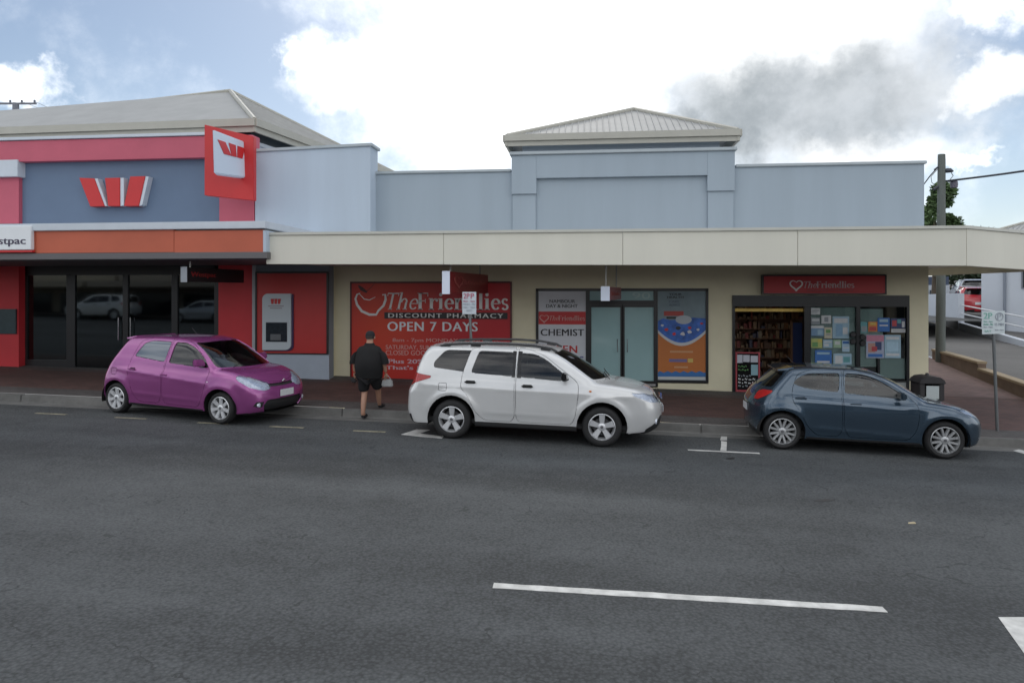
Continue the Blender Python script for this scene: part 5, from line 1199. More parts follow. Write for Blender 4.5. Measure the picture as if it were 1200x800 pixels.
SILV = mat('text_silver', (.74, .74, .72), .4, var=.10, vs=9)
pxtext('', 454, 342.5, 596, 363, SD, SILV, sg, vf=NAMEV, lift=.004, name='shop_name')
# heart shaped apple outline with a dark leaf
ap = []
for i in range(27):
    t = R(62-304*i/26); ap.append((433+18.2*cos(t)*(1.0-.10*sin(t)), 353.5-14.2*sin(t)*(1 if sin(t) < 0 else .9)))
ap = [(436, 351.5)] + [(442, 352), (448, 345.5)] + [(451.5, 345), (452, 351), (449.5, 358), (443.5, 364), (441, 368.5), (433, 368.5), (424, 364.5), (418.5, 357), (416.6, 350), (418.5, 345), (422, 343.5)]
V, Fc = ribbon([(a_, -b_) for a_, b_ in ap[2:]], [1.5, 2.2, 2.8, 2.8, 2.4, 2.6, 3.0, 3.0, 2.8, 2.4, 1.8, 1.0])
def pxflat(name, m, par, V, Fc, D, lift):
    P = [PY(v[0], -v[1], D) for v in V]; l = root(par).location
    me = bpy.data.meshes.new(name); me.from_pydata([(p.x-l.x, D-lift-l.y, p.z-l.z) for p in P], [], Fc); o = link(name, me, par, m)
    md = o.modifiers.new('s', 'SOLIDIFY'); md.thickness = .004; md.offset = 0; return o
pxflat('heart_logo', SILV, sg, V, Fc, SD, .005)
V, Fc = ribbon([(421, -344), (427, -350.5), (433, -351.5), (440, -348)], [.6, 1.2, 1.2, .5]); pxflat('heart_logo', SILV, sg, V, Fc, SD, .0055)
V, Fc = ribbon([(420, -334.5), (424, -338.5), (430, -342.5)], [1.5, 4.5, 2]); pxflat('logo_leaf', mat('leaf_brown', (.07, .02, .02), .5), sg, V, Fc, SD, .006)
V, Fc = ribbon([(429, -342), (434, -337.5), (439, -332.5)], [.7, .6, .4]); pxflat('logo_leaf', mat('leaf_brown', (.07, .02, .02), .5), sg, V, Fc, SD, .006)
st2 = pxbox('name_strip', mat('strip_black', (.012, .01, .012), .4), sg, 451, 366, 595, 373.5, DW, -.046, -.04)
pxtext('DISCOUNT PHARMACY', 455, 367.4, 590, 372.1, SD-.006, PALE, sg, off=.03, space=1.25, lift=.004)
pxtext('OPEN 7 DAYS', 454, 377.4, 560, 387.6, SD, WHT, sg, off=.03, space=1.1, lift=.004)
pxtext('8am - 7pm MONDAY to FRIDAY', 460, 397, 578, 401.6, SD, PALEP, sg, off=.015, lift=.004)
pxtext('SATURDAY, SUNDAY & PUBLIC HOLIDAYS', 452, 405.2, 590, 409.6, SD, PALEP, sg, off=.015, lift=.004)
pxtext('CLOSED GOOD FRIDAY & CHRISTMAS', 452, 411.4, 580, 415.8, SD, PALEP, sg, off=.015, lift=.004)
pxtext('Plus 20% everyday', 455, 421.5, 545, 427, SD, mat('text_lilac', (.60, .45, .50), .5), sg, off=.03, lift=.004)
pxtext("That's Friendly!", 452, 429, 535, 434, SD, mat('text_lilac', (.60, .45, .50), .5), sg, off=.03, lift=.004)
# name board over the open shop
nb = empty('name_board', PY(963, 344, DW), 'dark red name board with shop name above the open pharmacy entrance', 'sign')
pxbox('sign_panel', mat('board_red', (.42, .014, .02), .4, var=.04), nb, 893, 323.5, 1034, 343.5, DW, -.16, -.001, bevel=.006)
bars('sign_frame', [(891.5, 322, 893, 345), (1034, 322, 1035.5, 345), (893, 322, 1034, 323.4), (893, 343.6, 1034, 345)], BLKF, nb, d0=-.175, d1=-.002)
GREYT = mat('text_greyed', (.55, .44, .44), .5)
V, Fc = heart_vf(); 
p0, p1 = PY(925, 341.5, DW-.16), PY(941, 328.5, DW-.16); place_text((V, Fc), (p0.x, DW-.165, p0.z), (1, 0, 0), (0, 0, 1), p1.x-p0.x, p1.z-p0.z, PALE, nb, 'heart_logo')
pxtext('', 942, 329.5, 1001, 337.5, DW-.16, GREYT, nb, vf=NAMEV, lift=.005, name='shop_name')
pxtext('DISCOUNT PHARMACY', 946, 339.2, 1000, 341.2, DW-.16, mat('faint_text', (.18, .05, .05), .5), nb, lift=.004)
# chemist window poster
wp = empty('window_poster', PY(658, 450, DW), 'white window poster reading chemist in black above open in red', 'poster')
pxbox('poster_sheet', mat('poster_white', (.60, .62, .66), .5, var=.03), wp, 631.2, 341.2, 686.3, 450, DW, -.012, -.002)
pxbox('red_strip', SIGNRED, wp, 631.2, 365, 686.3, 380, DW, -.016, -.012)
BT = mat('text_black', (.02, .02, .025), .5); DT = mat('text_dark_grey', (.05, .05, .06), .5)
pxtext('NAMBOUR', 644, 351, 674, 354.8, DW-.012, BT, wp, off=.015, lift=.004)
pxtext('DAY & NIGHT', 640, 356.6, 677, 360.4, DW-.012, BT, wp, off=.03, lift=.004)
p0, p1 = PY(632, 378.5, DW), PY(643.5, 369, DW); place_text(heart_vf(), (p0.x, DW-.019, p0.z), (1, 0, 0), (0, 0, 1), p1.x-p0.x, p1.z-p0.z, PALEP, wp, 'heart_logo')
pxtext('', 644, 369.8, 685.5, 375.5, DW-.016, PALEP, wp, vf=NAMEV, lift=.004, name='shop_name')
pxtext('CHEMIST', 633.5, 385.6, 684.5, 393.2, DW-.012, BT, wp, off=.03, space=1.05, lift=.004)
pxtext('OPEN', 640, 404.8, 676.5, 413.2, DW-.012, mat('text_red', (.50, .03, .03), .5), wp, off=.03, space=1.1, lift=.004)
pxtext('7 DAYS', 637, 417.5, 684, 425, DW-.012, mat('text_blue', (.05, .05, .25), .5), wp, off=.03, space=1.05, lift=.004)
pxtext('99', 742, 341.8+1, 764, 350, DW, mat('text_pale_green', (.42, .55, .53), .4), ph, off=.0, lift=.004, name='lettering') if False else None
tn = pxtext('90', 741, 342.5, 762, 350, DW, mat('text_pale_green', (.42, .55, .53), .4), ph, off=.0, lift=.004, name='street_number')
# blue and orange poster
bp_ = empty('window_poster', PY(799, 447, DW), 'tall poster with blue picture band above an orange field in the right hand window', 'poster')
def pb_(name, m, x0, y0, x1, y1, l): return pxbox(name, m, bp_, x0, y0, x1, y1, DW, -.008-l*.003, -.005-l*.003)
pb_('poster_sheet', mat('poster_greyteal', (.20, .27, .30), .5, var=.15, vs=3), 771, 341.2, 826.8, 445.2, 0)
ORP = mat('poster_orange', (.50, .16, .035), .5, var=.05); BLP = mat('poster_blue', (.04, .14, .50), .5, var=.5, vs=6); WHP = mat('poster_white2', (.55, .57, .58), .5)
def pf(name, m, pts, l): return pxprism(name, m, bp_, pts, DW, -.008-l*.003, -.005-l*.003)
arc_ = [(771+55.8*i/14, 387+15*sin(pi*i/14)**.9) for i in range(15)]
pf('orange_field', ORP, [(771, 385)]+[(a_, b_+3.5) for a_, b_ in arc_]+[(826.8, 385), (826.8, 441), (771, 441)], 1) if False else pf('orange_field', ORP, [(771, 388)]+[(826.8, 388), (826.8, 441), (771, 441)], 1)
pf('white_curve', WHP, [(771, 380)]+[(a_, b_+3.2) for a_, b_ in arc_]+[(826.8, 380)], 2)
pf('blue_picture', BLP, [(771, 376), (777, 373), (785, 375), (800, 374), (812, 372), (826.8, 373)]+[(a_, b_-.5) for a_, b_ in arc_[::-1]], 3)
for i, (cx, cy, r_, mm) in enumerate(((781, 386, 2.6, SIGNRED), (790, 391, 2.4, SIGNRED), (808, 384, 2.2, SIGNRED), (795, 384, 3.2, BT), (800, 391, 3.0, WHP), (808, 389, 3.0, WHP), (818, 386, 2.2, WHP), (776, 381, 2.0, WHP), (822, 379, 2.0, SIGNRED), (786, 380, 2.2, BLP))):
    pf('picture_detail', mm, [(cx+r_*cos(a)*random.uniform(.7, 1.2), cy+r_*.7*sin(a)*random.uniform(.7, 1.2)) for a in [2*pi*k/9 for k in range(9)]], 4)
pf('speech_bubble', mat('bubble', (.42, .46, .50), .5), [(801+9.5*cos(a), 374.5+5.2*sin(a)) for a in [2*pi*k/18 for k in range(18)]]+[], 5)
for (x0, y0, x1, y1, s_, mm, l) in ((784, 343.5, 799, 346, 'YOUR', BT, 1), (782, 347, 801, 349.5, 'HEALTH', BT, 1), (784, 352, 796, 354.5, 'CARE', mat('text_mid', (.1, .14, .2), .5), 1), (784, 356, 797, 358.5, 'ADVICE', mat('text_mid', (.1, .14, .2), .5), 1)):
    pxtext(s_, x0, y0, x1, y1, DW-.012, mm, bp_, off=.03, lift=.004)
pb_('red_label', mat('label_red', (.40, .06, .05), .5), 778, 364.5, 801, 370, 1); pb_('dark_label', BT, 781, 371, 792, 373.5, 1)
pb_('print_line', mat('print_tan', (.55, .30, .15), .5), 785, 411, 812, 413, 2); pb_('print_line', mat('print_blue_dim', (.16, .14, .30), .5), 784, 420.5, 805, 424, 2); pb_('print_mark', mat('print_yellow', (.6, .45, .12), .5), 806, 420, 812, 424.5, 2); pb_('print_line', mat('print_tan', (.55, .30, .15), .5), 790, 429, 806, 431, 2)
zig = [(771, 436)]; 
for i in range(12): zig += [(773+i*4.7, 436.5 if i % 2 else 434.5)]
pf('blue_base', mat('poster_blue_flat', (.04, .16, .42), .5), zig+[(826.8, 436), (826.8, 441), (771, 441)], 2); pb_('white_base', WHP, 771, 441.2, 826.8, 444.8, 1)
# posters on the shop panes
def poster(x0, y0, x1, y1, col, shapes, label):
    D = DW+.012; c_ = PY((x0+x1)/2, y1, D)
    o = empty('window_poster', (c_.x, D, c_.z), label, 'poster', 'notices taped inside the shop window')
    def P_(a_, b_, a2, b2, cl, l): pxbox('poster_sheet' if l == 0 else 'printed_block', mat('print_%02d%02d%02d' % tuple(int(q*99) for q in cl), cl, .5, var=.12, vs=12), o, x0+(x1-x0)*a_, y0+(y1-y0)*b_, x0+(x1-x0)*a2, y0+(y1-y0)*b2, D, -.004-.002*l, -.002-.002*l if l else .002)
    P_(0, 0, 1, 1, col, 0)
    for i, s_ in enumerate(shapes): P_(*s_[:4], s_[4], i+1)
W_, B_, LB, G_, Y_, R_, GY, NV, OR, TE = (.55, .57, .58), (.03, .14, .42), (.30, .45, .55), (.12, .28, .10), (.55, .45, .10), (.42, .05, .06), (.25, .28, .30), (.03, .05, .14), (.6, .22, .05), (.10, .30, .32)
poster(950.5, 361, 961, 368.5, W_, [(.1, .3, .9, .45, GY), (.1, .6, .7, .7, GY)], 'small white note in the top left corner of the left shop pane')
poster(962.5, 369.5, 974, 379, W_, [(.3, .2, .7, .8, GY)], 'white notice with grey emblem near the top of the left shop pane')
poster(975.5, 370.5, 995, 396.5, LB, [(.1, .1, .9, .3, W_), (.2, .35, .6, .9, (.2, .35, .5)), (.62, .5, .9, .8, W_)], 'largest pale blue poster in the left shop pane')
poster(950.5, 372, 961, 380, GY, [(.1, .2, .9, .5, W_)], 'grey notice below the small white note in the left shop pane')
poster(950.5, 381.5, 965.5, 393.5, (.16, .28, .42), [(.0, .0, 1, .25, W_), (.5, .4, .9, .9, LB)], 'blue and white poster at the left edge of the left shop pane')
poster(966, 383.5, 975, 396.5, (.5, .48, .36), [(.2, .2, .8, .5, G_), (.2, .6, .8, .7, GY)], 'cream poster with green block in the left shop pane')
poster(950.5, 396.5, 963.5, 407.5, (.40, .45, .15), [(.1, .4, .6, .9, G_), (.6, .1, .95, .4, Y_)], 'yellow green poster low at the left edge of the left shop pane')
poster(964.5, 398, 975.5, 407.5, LB, [(.1, .2, .9, .35, W_), (.1, .5, .6, .8, W_)], 'pale blue notice above the strong blue poster in the shop window')
poster(976.5, 398, 986, 407.5, (.30, .45, .30), [(.2, .2, .8, .6, W_)], 'pale green notice under the largest poster of the left shop pane')
poster(986.8, 398.5, 995.5, 412, (.35, .50, .62), [(.1, .1, .9, .3, B_), (.1, .6, .9, .7, W_)], 'narrow sky blue notice at the right of the left shop pane')
poster(955, 410, 974.5, 427, B_, [(.12, .15, .88, .30, LB), (.12, .75, .88, .88, W_)], 'strong blue poster at the bottom of the left shop pane')
poster(976.5, 414, 998, 427, LB, [(.1, .2, .5, .9, W_), (.55, .3, .9, .8, TE)], 'light blue landscape poster at the bottom right of the left shop pane')
poster(1008.5, 377, 1016.5, 390, TE, [(.1, .4, .9, .9, GY)], 'teal notice at the left edge of the right shop pane')
poster(1017.5, 377, 1028, 388.5, OR, [(.1, .5, .9, .9, R_), (.2, .1, .8, .3, Y_)], 'orange and red notice in the right shop pane')
poster(1028.5, 372.4, 1042.6, 388.5, B_, [(.15, .1, .85, .3, LB), (.15, .5, .85, .6, W_)], 'bright blue poster high in the right shop pane')
poster(1043.7, 373, 1061, 384.5, NV, [(.1, .2, .4, .8, R_), (.45, .1, .7, .5, TE), (.75, .3, .95, .9, W_)], 'navy poster with coloured blocks at the top right of the shop window')
poster(1044.5, 385.3, 1061, 389.5, W_, [(.1, .4, .9, .6, GY)], 'narrow white strip notice under the navy poster')
poster(1015, 392.3, 1036, 419.4, (.34, .38, .50), [(.02, .02, .98, .28, (.50, .2, .28)), (.1, .35, .5, .75, (.45, .25, .2)), (.5, .3, .85, .65, NV), (.1, .82, .9, .95, B_), (.3, .5, .6, .7, R_)], 'colourful poster with pink heading in the right shop pane')
poster(1036.5, 392.3, 1055.6, 419.4, LB, [(.1, .08, .9, .2, W_), (.15, .3, .85, .7, (.38, .55, .66)), (.1, .8, .9, .9, W_)], 'pale blue poster beside the colourful one in the right shop pane')
for hx, hy in ((999.5, 392), (999.5, 400), (1011, 395), (1011, 402)):
    c_ = PY(hx, hy, DW-.05); MB().lathe([(0, -.03), (.06, -.03), (.075, 0), (.06, .02), (0, .02)], tuple(c_), 'y', 16).build('door_pull', BLKF, sf, smooth=True)
# goods inside the open entrance
sh = empty('shop_shelving', PY(900, 455, DW+2.2), 'dim wooden shelves full of goods inside the open pharmacy entrance', 'shelves')
Ds = DW+2.3; xs0, xs1 = X(848, Ds), X(948, Ds); zfl = o2[2]; WOOD = mat('shelf_wood', (.20, .10, .055), .6, var=.2, vs=4)
box('back_panel', WOOD, sh, xs0, xs1, Ds+.5, Ds+.54, zfl, zfl+2.5)
pc = MB(); cols_ = []
goods = {c_: MB() for c_ in ((.24, .04, .03), (.28, .18, .10), (.07, .07, .12), (.26, .12, .05), (.14, .09, .05), (.30, .24, .17), (.14, .07, .04))}
for k in range(9):
    zz_ = zfl+.18+k*.27; box('shelf_board', WOOD, sh, xs0, xs1, Ds, Ds+.5, zz_-.025, zz_)
    xx = xs0+.03
    while xx < xs1-.1:
        w_ = random.uniform(.03, .11); h_ = random.uniform(.06, .23); c_ = random.choice(list(goods)); goods[c_].box(xx, xx+w_, Ds+random.uniform(.01, .08), Ds+.3, zz_+.001, zz_+h_); xx += w_+random.uniform(.004, .04)
for c_, b in goods.items():
    o = b.build('packets', mat('goods_%02d%02d%02d' % tuple(int(q*99) for q in c_), c_, .5), sh); o['kind'] = 'stuff'
bn = empty('hanging_banner', PY(935, 420, DW+1.2), 'dark blue banner hanging just inside the shop entrance', 'banner')
pxbox('banner_sheet', mat('banner_blue', (.02, .04, .14), .6), bn, 929, 378, 940, 440, DW+1.2, 0, .02); pxbox('banner_rail', WOOD, bn, 926.5, 376, 929, 450, DW+1.2, -.01, .04)
yl = empty('light_box', PY(901, 367, DW+.6), 'yellow lit strip across the top of the open entrance', 'light')
pxbox('lit_panel', mat('lit_yellow', (.5, .38, .1), .5, emit=((1.0, .66, .18), .05), var=.5, vs=5), yl, 861.5, 361.5, 941.5, 365, DW+.4, 0, .12)
ll = empty('fill_light', (X(900, DW+2), DW+1.3, zfl+2.75), 'unseen tube light added to brighten the inside of the open pharmacy', 'light')  # added tube, out of sight, to brighten the dark shop interior
box('light_body', WHT, ll, X(880, DW), X(915, DW), DW+1.2, DW+1.4, zfl+2.73, zfl+2.78); box('light_tube', mat('fill_glow', (.9, .8, .6), .5, emit=((1, .78, .5), 1.3)), ll, X(881, DW), X(914, DW), DW+1.24, DW+1.36, zfl+2.70, zfl+2.727)
# blackboard style sandwich board by the entrance
sb = empty('sandwich_board', ground_hit(876, 459), 'black notice board with red edge and white notes standing at the pharmacy entrance', 'sign')
Db = sb.location.y
def bq(name, m, x0, y0, x1, y1, d0, d1): return pxbox(name, m, sb, x0, y0, x1, y1, Db, d0, d1)
bars('board_frame', [(861.8, 412.5, 863.6, 459), (888.6, 412.5, 890.4, 459), (863.6, 412.5, 888.6, 414), (863.6, 456.5, 888.6, 459)], mat('frame_red', (.42, .06, .08), .5), sb, D=Db, d0=-.02, d1=.02)
bq('board', BLKG if 'BLKG' in globals() else BLKF, 863.6, 414, 888.6, 456.5, -.008, .01)
for (x0, y0, x1, y1) in ((863.8, 415.5, 870, 425), (870.8, 415.8, 878.5, 424), (879.5, 416.5, 888, 424.5)): bq('note', mat('note_white', (.5, .52, .58), .6), x0, y0, x1, y1, -.013, -.008)
bq('note', mat('note_teal', (.25, .42, .48), .6), 880, 427, 888, 439.5, -.013, -.008)
for i, (yy, w_, cl) in enumerate(((429, 10, G_), (433, 12, G_), (440, 15, GY), (444, 20, W_), (448, 19, W_), (452, 21, GY))):
    pxtext(['milk', 'lotion', 'sun cream', 'vitamins', 'cough syrup', 'tissues'][i] if False else '~ - ~ -- ~', 865, yy-1.2, 865+w_, yy+1.3, Db-.01, mat('chalk_%d' % i, cl, .8), sb, off=.03, lift=.003, name='chalk_line')
m_ = MB(); c0_ = sb.location; m_.hexa([(c0_.x-.22, Db+.35, c0_.z), (c0_.x+.22, Db+.35, c0_.z), (c0_.x+.22, Db+.37, c0_.z), (c0_.x-.22, Db+.37, c0_.z)], [(c0_.x-.22, Db+.02, c0_.z+.85), (c0_.x+.22, Db+.02, c0_.z+.85), (c0_.x+.22, Db+.04, c0_.z+.85), (c0_.x-.22, Db+.04, c0_.z+.85)]); m_.build('rear_leaf', BLKF, sb)
# ------------------------------------------------------------------ street furniture
GALV = mat('galvanised_pole', (.16, .17, .175), .5, metal=.5, var=.15)
def post_sign(base, top, panels, label, r_=.028):
    o = empty('parking_sign', base, label, 'sign', 'parking signs on the footway')
    MB().tube([base-Vector((0, 0, .1)), top], r_, 10).build('pole', GALV, o, smooth=True)
    return o
bs_ = ground_hit(552, 487.2); bs_ = Vector((bs_.x, DK+.35, gp(bs_.x, DK+.35))); Zm = bs_.y/ray(552, 400).y
o = post_sign(bs_, PZ(549.5, 343, Zm), None, 'white parking sign on a grey pole behind the white wagon')
a_, b_ = PZ(542, 368, Zm), PZ(558.5, 342, Zm)
pl_ = box('sign_plate', mat('plate_face', (.50, .55, .60), .4, var=.05), o, a_.x, b_.x, bs_.y-.035, bs_.y-.029, a_.z, b_.z, bevel=.002)
yy = bs_.y-.036
def tt(s_, fx0, fz0, fx1, fz1, m, par=o): return place_text(text_mesh(s_, .02), (a_.x+(b_.x-a_.x)*fx0, yy-.004, a_.z+(b_.z-a_.z)*fz0), (1, 0, 0), (0, 0, 1), (b_.x-a_.x)*(fx1-fx0), (b_.z-a_.z)*(fz1-fz0), m, par)
TR = mat('text_sign_red', (.40, .10, .16), .5); TG = mat('text_sign_grey', (.34, .37, .42), .5); TGN = mat('text_sign_green', (.20, .42, .36), .5)
tt('2P', .08, .70, .52, .94, TR); tt('P', .60, .70, .85, .94, TR); tt('8am - 5pm', .08, .53, .92, .62, TR); tt('MON - FRI', .08, .40, .92, .49, TG); tt('8am - 12pm', .08, .26, .92, .35, TG); tt('SAT', .3, .12, .7, .21, TG)
bs_ = ground_hit(1169, 505); bs_.z = gp(bs_.x, bs_.y); Zm = bs_.y*ct - 0; Zm = -bs_.x*st+bs_.y*ct
Zm = bs_.x*(-st)*1.0+bs_.y*ct
Zm = Vector((-st, ct, 0)).dot(Vector((bs_.x, bs_.y, 0)))
o = post_sign(bs_, PZ(1163.2, 366, Zm), None, 'white and green parking sign on a leaning pole at the right corner')
a_, b_ = PZ(1149.5, 391.5, Zm), PZ(1176, 364, Zm); dsl = (Vector((b_.x, b_.y, 0))-Vector((a_.x, a_.y, 0)))
mid_ = (a_+b_)/2; u_ = dsl.normalized(); n_ = Vector((u_.y, -u_.x, 0)); w_ = dsl.length; h_ = b_.z-a_.z
def qd(fx, fz, l): return Vector((a_.x, a_.y, a_.z))+u_*w_*fx+Vector((0, 0, h_*fz))+n_*(.035+l)
MB().hexa([qd(0, 0, 0), qd(1, .03, 0), qd(1, .03, -.006), qd(0, 0, -.006)], [qd(0, .97, 0), qd(1, 1, 0), qd(1, 1, -.006), qd(0, .97, -.006)]).build('sign_plate', mat('plate_face2', (.56, .62, .64), .4, var=.05), o)
def t2(s_, fx0, fz0, fx1, fz1, m): return place_text(text_mesh(s_, .02), qd(fx0, fz0, .004), u_, (0, 0, 1), w_*(fx1-fx0), h_*(fz1-fz0), m, o)
t2('2P', .06, .66, .44, .92, TGN); t2('8am - 5pm', .06, .50, .46, .58, TGN); t2('MON - FRI', .06, .38, .46, .46, TGN); t2('8am - 12pm', .06, .26, .46, .34, TG); t2('SAT', .1, .10, .4, .18, TGN)
t2('P', .66, .62, .84, .90, TG); t2('TAXI' if False else '15 MIN', .56, .36, .94, .48, TG); t2('8am - 5pm', .56, .14, .94, .22, TG)
cc = qd(.75, .76, .005); ring = [cc+u_*(.075*cos(t))+Vector((0, 0, .075*sin(t))) for t in [2*pi*k/20 for k in range(21)]]; MB().tube(ring, .008, 5, cap=False).build('ring_symbol', TG, o)
# litter bin
bb = Vector(PZ(1071, 440, 13.9)); bx_ = bb.x; by_ = DK+.75; bz_ = gp(bx_, by_)
lb = empty('litter_bin', (bx_, by_, bz_), 'black domed street bin with a white notice beside the blue hatchback', 'bin')
hx = .235; ht = PZ(1074, 436, 13.95).z-bz_
BINM = mat('bin_black', (.03, .028, .03), .45, var=.2)
MB().box(bx_-hx+.02, bx_+hx-.02, by_-.2, by_+.2, bz_+.0, bz_+ht-.45).build('bin_body', BINM, lb, bevel=.03, smooth=True)
for sx in (-1, 1):
    for sy in (-1, 1): MB().box(bx_+sx*(hx-.045), bx_+sx*(hx-.01), by_+sy*.17-.02, by_+sy*.17+.02, bz_+ht-.451, bz_+ht-.09).build('bin_post', BINM, lb)
dome = MB(); 
pts_ = [(-hx-.01, ht-.13), (-hx+.02, ht-.06), (-hx+.09, ht-.01), (0, ht+.01), (hx-.09, ht-.01), (hx-.02, ht-.06), (hx+.01, ht-.13)]
dome.prism([(bx_+p, bz_+q) for p, q in pts_], by_-.235, by_+.225).build('bin_hood', BINM, lb, bevel=.012, smooth=True)
MB().lathe([(0, ht+.06), (.03, ht+.05), (.035, ht)], (bx_, by_, bz_), 'z', 12).build('hood_knob', BINM, lb, smooth=True)
MB().box(bx_-.11, bx_+.12, by_-.212, by_-.203, bz_+ht-.42, bz_+ht-.17).build('notice', mat('notice_white', (.42, .46, .46), .6), lb)
MB().box(bx_-hx+.02, bx_-hx+.1, by_-.2, by_+.18, bz_+ht-.44, bz_+ht-.14).build('bin_side', BINM, lb); MB().box(bx_+hx-.1, bx_+hx-.02, by_-.2, by_+.18, bz_+ht-.44, bz_+ht-.14).build('bin_side', BINM, lb)
MB().box(bx_-hx+.04, bx_+hx-.04, by_+.1, by_+.2, bz_+ht-.44, bz_+ht-.12).build('bin_back', mat('black_void', (.006, .006, .006), .9), lb)
# ------------------------------------------------------------------ the walking person
def skin_mesh(name, nodes, edges, m, parent, root_i=0, sub=2, xf=None):
    me = bpy.data.meshes.new(name); me.from_pydata([n[0] for n in nodes], edges, []); o = bpy.data.objects.new('tmp', me); C.objects.link(o)
    md = o.modifiers.new('skin', 'SKIN'); md.use_smooth_shade = True
    for i, n in enumerate(nodes):
        r = n[1]; r = r if isinstance(r, tuple) else (r, r); me.skin_vertices[0].data[i].radius = r; me.skin_vertices[0].data[i].use_root = (i == root_i)
    s2 = o.modifiers.new('sub', 'SUBSURF'); s2.levels = sub; s2.render_levels = sub
    dg = bpy.context.evaluated_depsgraph_get(); nm = bpy.data.meshes.new_from_object(o.evaluated_get(dg)); bpy.data.objects.remove(o); nm.name = name
    nm.materials.clear()
    for p in nm.polygons: p.use_smooth = True
    return link(name, nm, parent, m)
pf0 = PG(432.5, 489)
pn = empty('person', pf0, 'heavily built person in black polo, black shorts and dark cap walking towards the pharmacy', 'person')
SKIN = mat('skin', (.40, .22, .15), .55, var=.08, vs=12); CLOTH = mat('black_cloth', (.007, .007, .008), .9, var=.25, vs=8, bump=.3, bs=14); SHORT = mat('shorts_black', (.010, .010, .012), .95, var=.2, bump=.3, bs=12)
# body: y is away from the camera
B = [((0, 0, .93), (.14, .12)), ((0, .0, 1.12), (.18, .15)), ((0, .02, 1.28), (.15, .10)), ((0, .03, 1.39), (.08, .07)), ((0, .05, 1.50), (.062, .062)), ((0, .065, 1.58), (.075, .085)), ((0, .075, 1.65), (.072, .085)),
     ((-.09, 0, .85), (.11, .12)), ((-.10, .02, .50), (.062, .065)), ((-.085, -.09, .30), (.062, .06)), ((-.080, -.15, .08), (.036, .04)),
     ((.10, 0, .85), (.11, .12)), ((.12, .20, .58), (.064, .067)), ((.115, .27, .38), (.062, .06)), ((.11, .34, .21), (.036, .04)),
     ((-.19, .02, 1.32), (.05, .05)), ((-.30, .0, 1.12), (.052, .052)), ((-.315, .05, .90), (.034, .034)),
     ((.19, .02, 1.32), (.05, .05)), ((.30, .0, 1.12), (.052, .052)), ((.33, .06, .90), (.034, .034)),
     ((-.085, -.03, .055), (.036, .032)), ((-.09, .05, .035), (.032, .02)), ((.112, .42, .18), (.036, .03)), ((.115, .50, .165), (.032, .02))]
Ed = [(0,1),(1,2),(2,3),(3,4),(4,5),(5,6),(0,7),(7,8),(8,9),(9,10),(0,11),(11,12),(12,13),(13,14),(3,15),(15,16),(16,17),(3,18),(18,19),(19,20),(10,21),(21,22),(14,23),(23,24)]
body = skin_mesh('body', B, Ed, SKIN, pn)
# hands: palm and five curled digits, joined to one mesh per hand
for sx, base_ in ((-1, Vector((-.317, .055, .885))), (1, Vector((.333, .065, .885)))):
    nd = [((0, 0, 0), (.026, .034)), ((0, .01, -.05), (.02, .042)), ((0, .012, -.085), (.017, .042))]; ed = [(0, 1), (1, 2)]
    mbh = MB(); p = base_
    mbh.tube([p, p+Vector((0, .005, -.03)), p+Vector((0, .012, -.085)), p+Vector((0, .012, -.10))], [.026, .032, .030, .02], 8)
    for k, (yo, L_) in enumerate(((-.030, .065), (-.010, .078), (.011, .072), (.030, .055))):
        q = p+Vector((0, .012+yo, -.088)); mbh.tube([q, q+Vector((-sx*.010, 0, -L_*.45)), q+Vector((-sx*.030, 0, -L_*.62)), q+Vector((-sx*.045, .0, -L_*.45))], [.0095, .009, .0085, .007], 6)
    q = p+Vector((-sx*.004, -.028, -.03)); mbh.tube([q, q+Vector((-sx*.018, -.02, -.03)), q+Vector((-sx*.028, -.016, -.062))], [.012, .0105, .008], 6)
    mbh.build('hand', SKIN, pn, smooth=True, local=True)
# head details
hd = Vector((0, .072, 1.615))
for sx in (-1, 1): MB().lathe([(0, .0), (.02, .004), (.032, .012), (.028, .02), (0, .016)], (sx*.078, .075, 1.605), 'x', 12).build('ear', SKIN, pn, smooth=True, local=True)
MB().tube([(0, .155, 1.63), (0, .178, 1.60), (0, .162, 1.585)], [.010, .016, .012], 8).build('nose', SKIN, pn, smooth=True, local=True)
for sx in (-1, 1): MB().lathe([(0, .160), (.009, .158), (.012, .150)], (sx*.030, 0, 1.632), 'y', 10).build('eye', BLK, pn, smooth=True, local=True)
MB().tube([(-.024, .152, 1.565), (0, .162, 1.563), (.024, .152, 1.565)], .005, 6).build('mouth', mat('lips', (.30, .12, .10), .5), pn, local=True)
capp = MB(); prof = [(.092, -.030), (.095, .0), (.090, .045), (.070, .085), (.036, .104), (0, .11)]
capp.lathe(prof, (0, 0, 0), 'z', 24); capp.v = [(v[0]*1.0, v[1]*1.12+.072, v[2]+1.635) for v in capp.v]
cp_ = capp.build('cap', mat('cap_dark', (.014, .014, .017), .9), pn, smooth=True, local=True)
MB().slab([(-.075, .15, 1.635), (.075, .15, 1.635), (.05, .245, 1.622), (-.05, .245, 1.622)], .008).build('cap_peak', mat('cap_dark', (.014, .014, .017), .9), cp_, local=True)
hb_ = MB(); hb_.lathe([(.078, -.06), (.086, -.03), (.090, .0)], (0, 0, 0), 'z', 24); hb_.v = [(v[0], v[1]*1.1+.060, v[2]+1.64) for v in hb_.v if True]; hb_.build('hair', mat('hair_grey_brown', (.05, .04, .035), .9), pn, smooth=True, local=True)
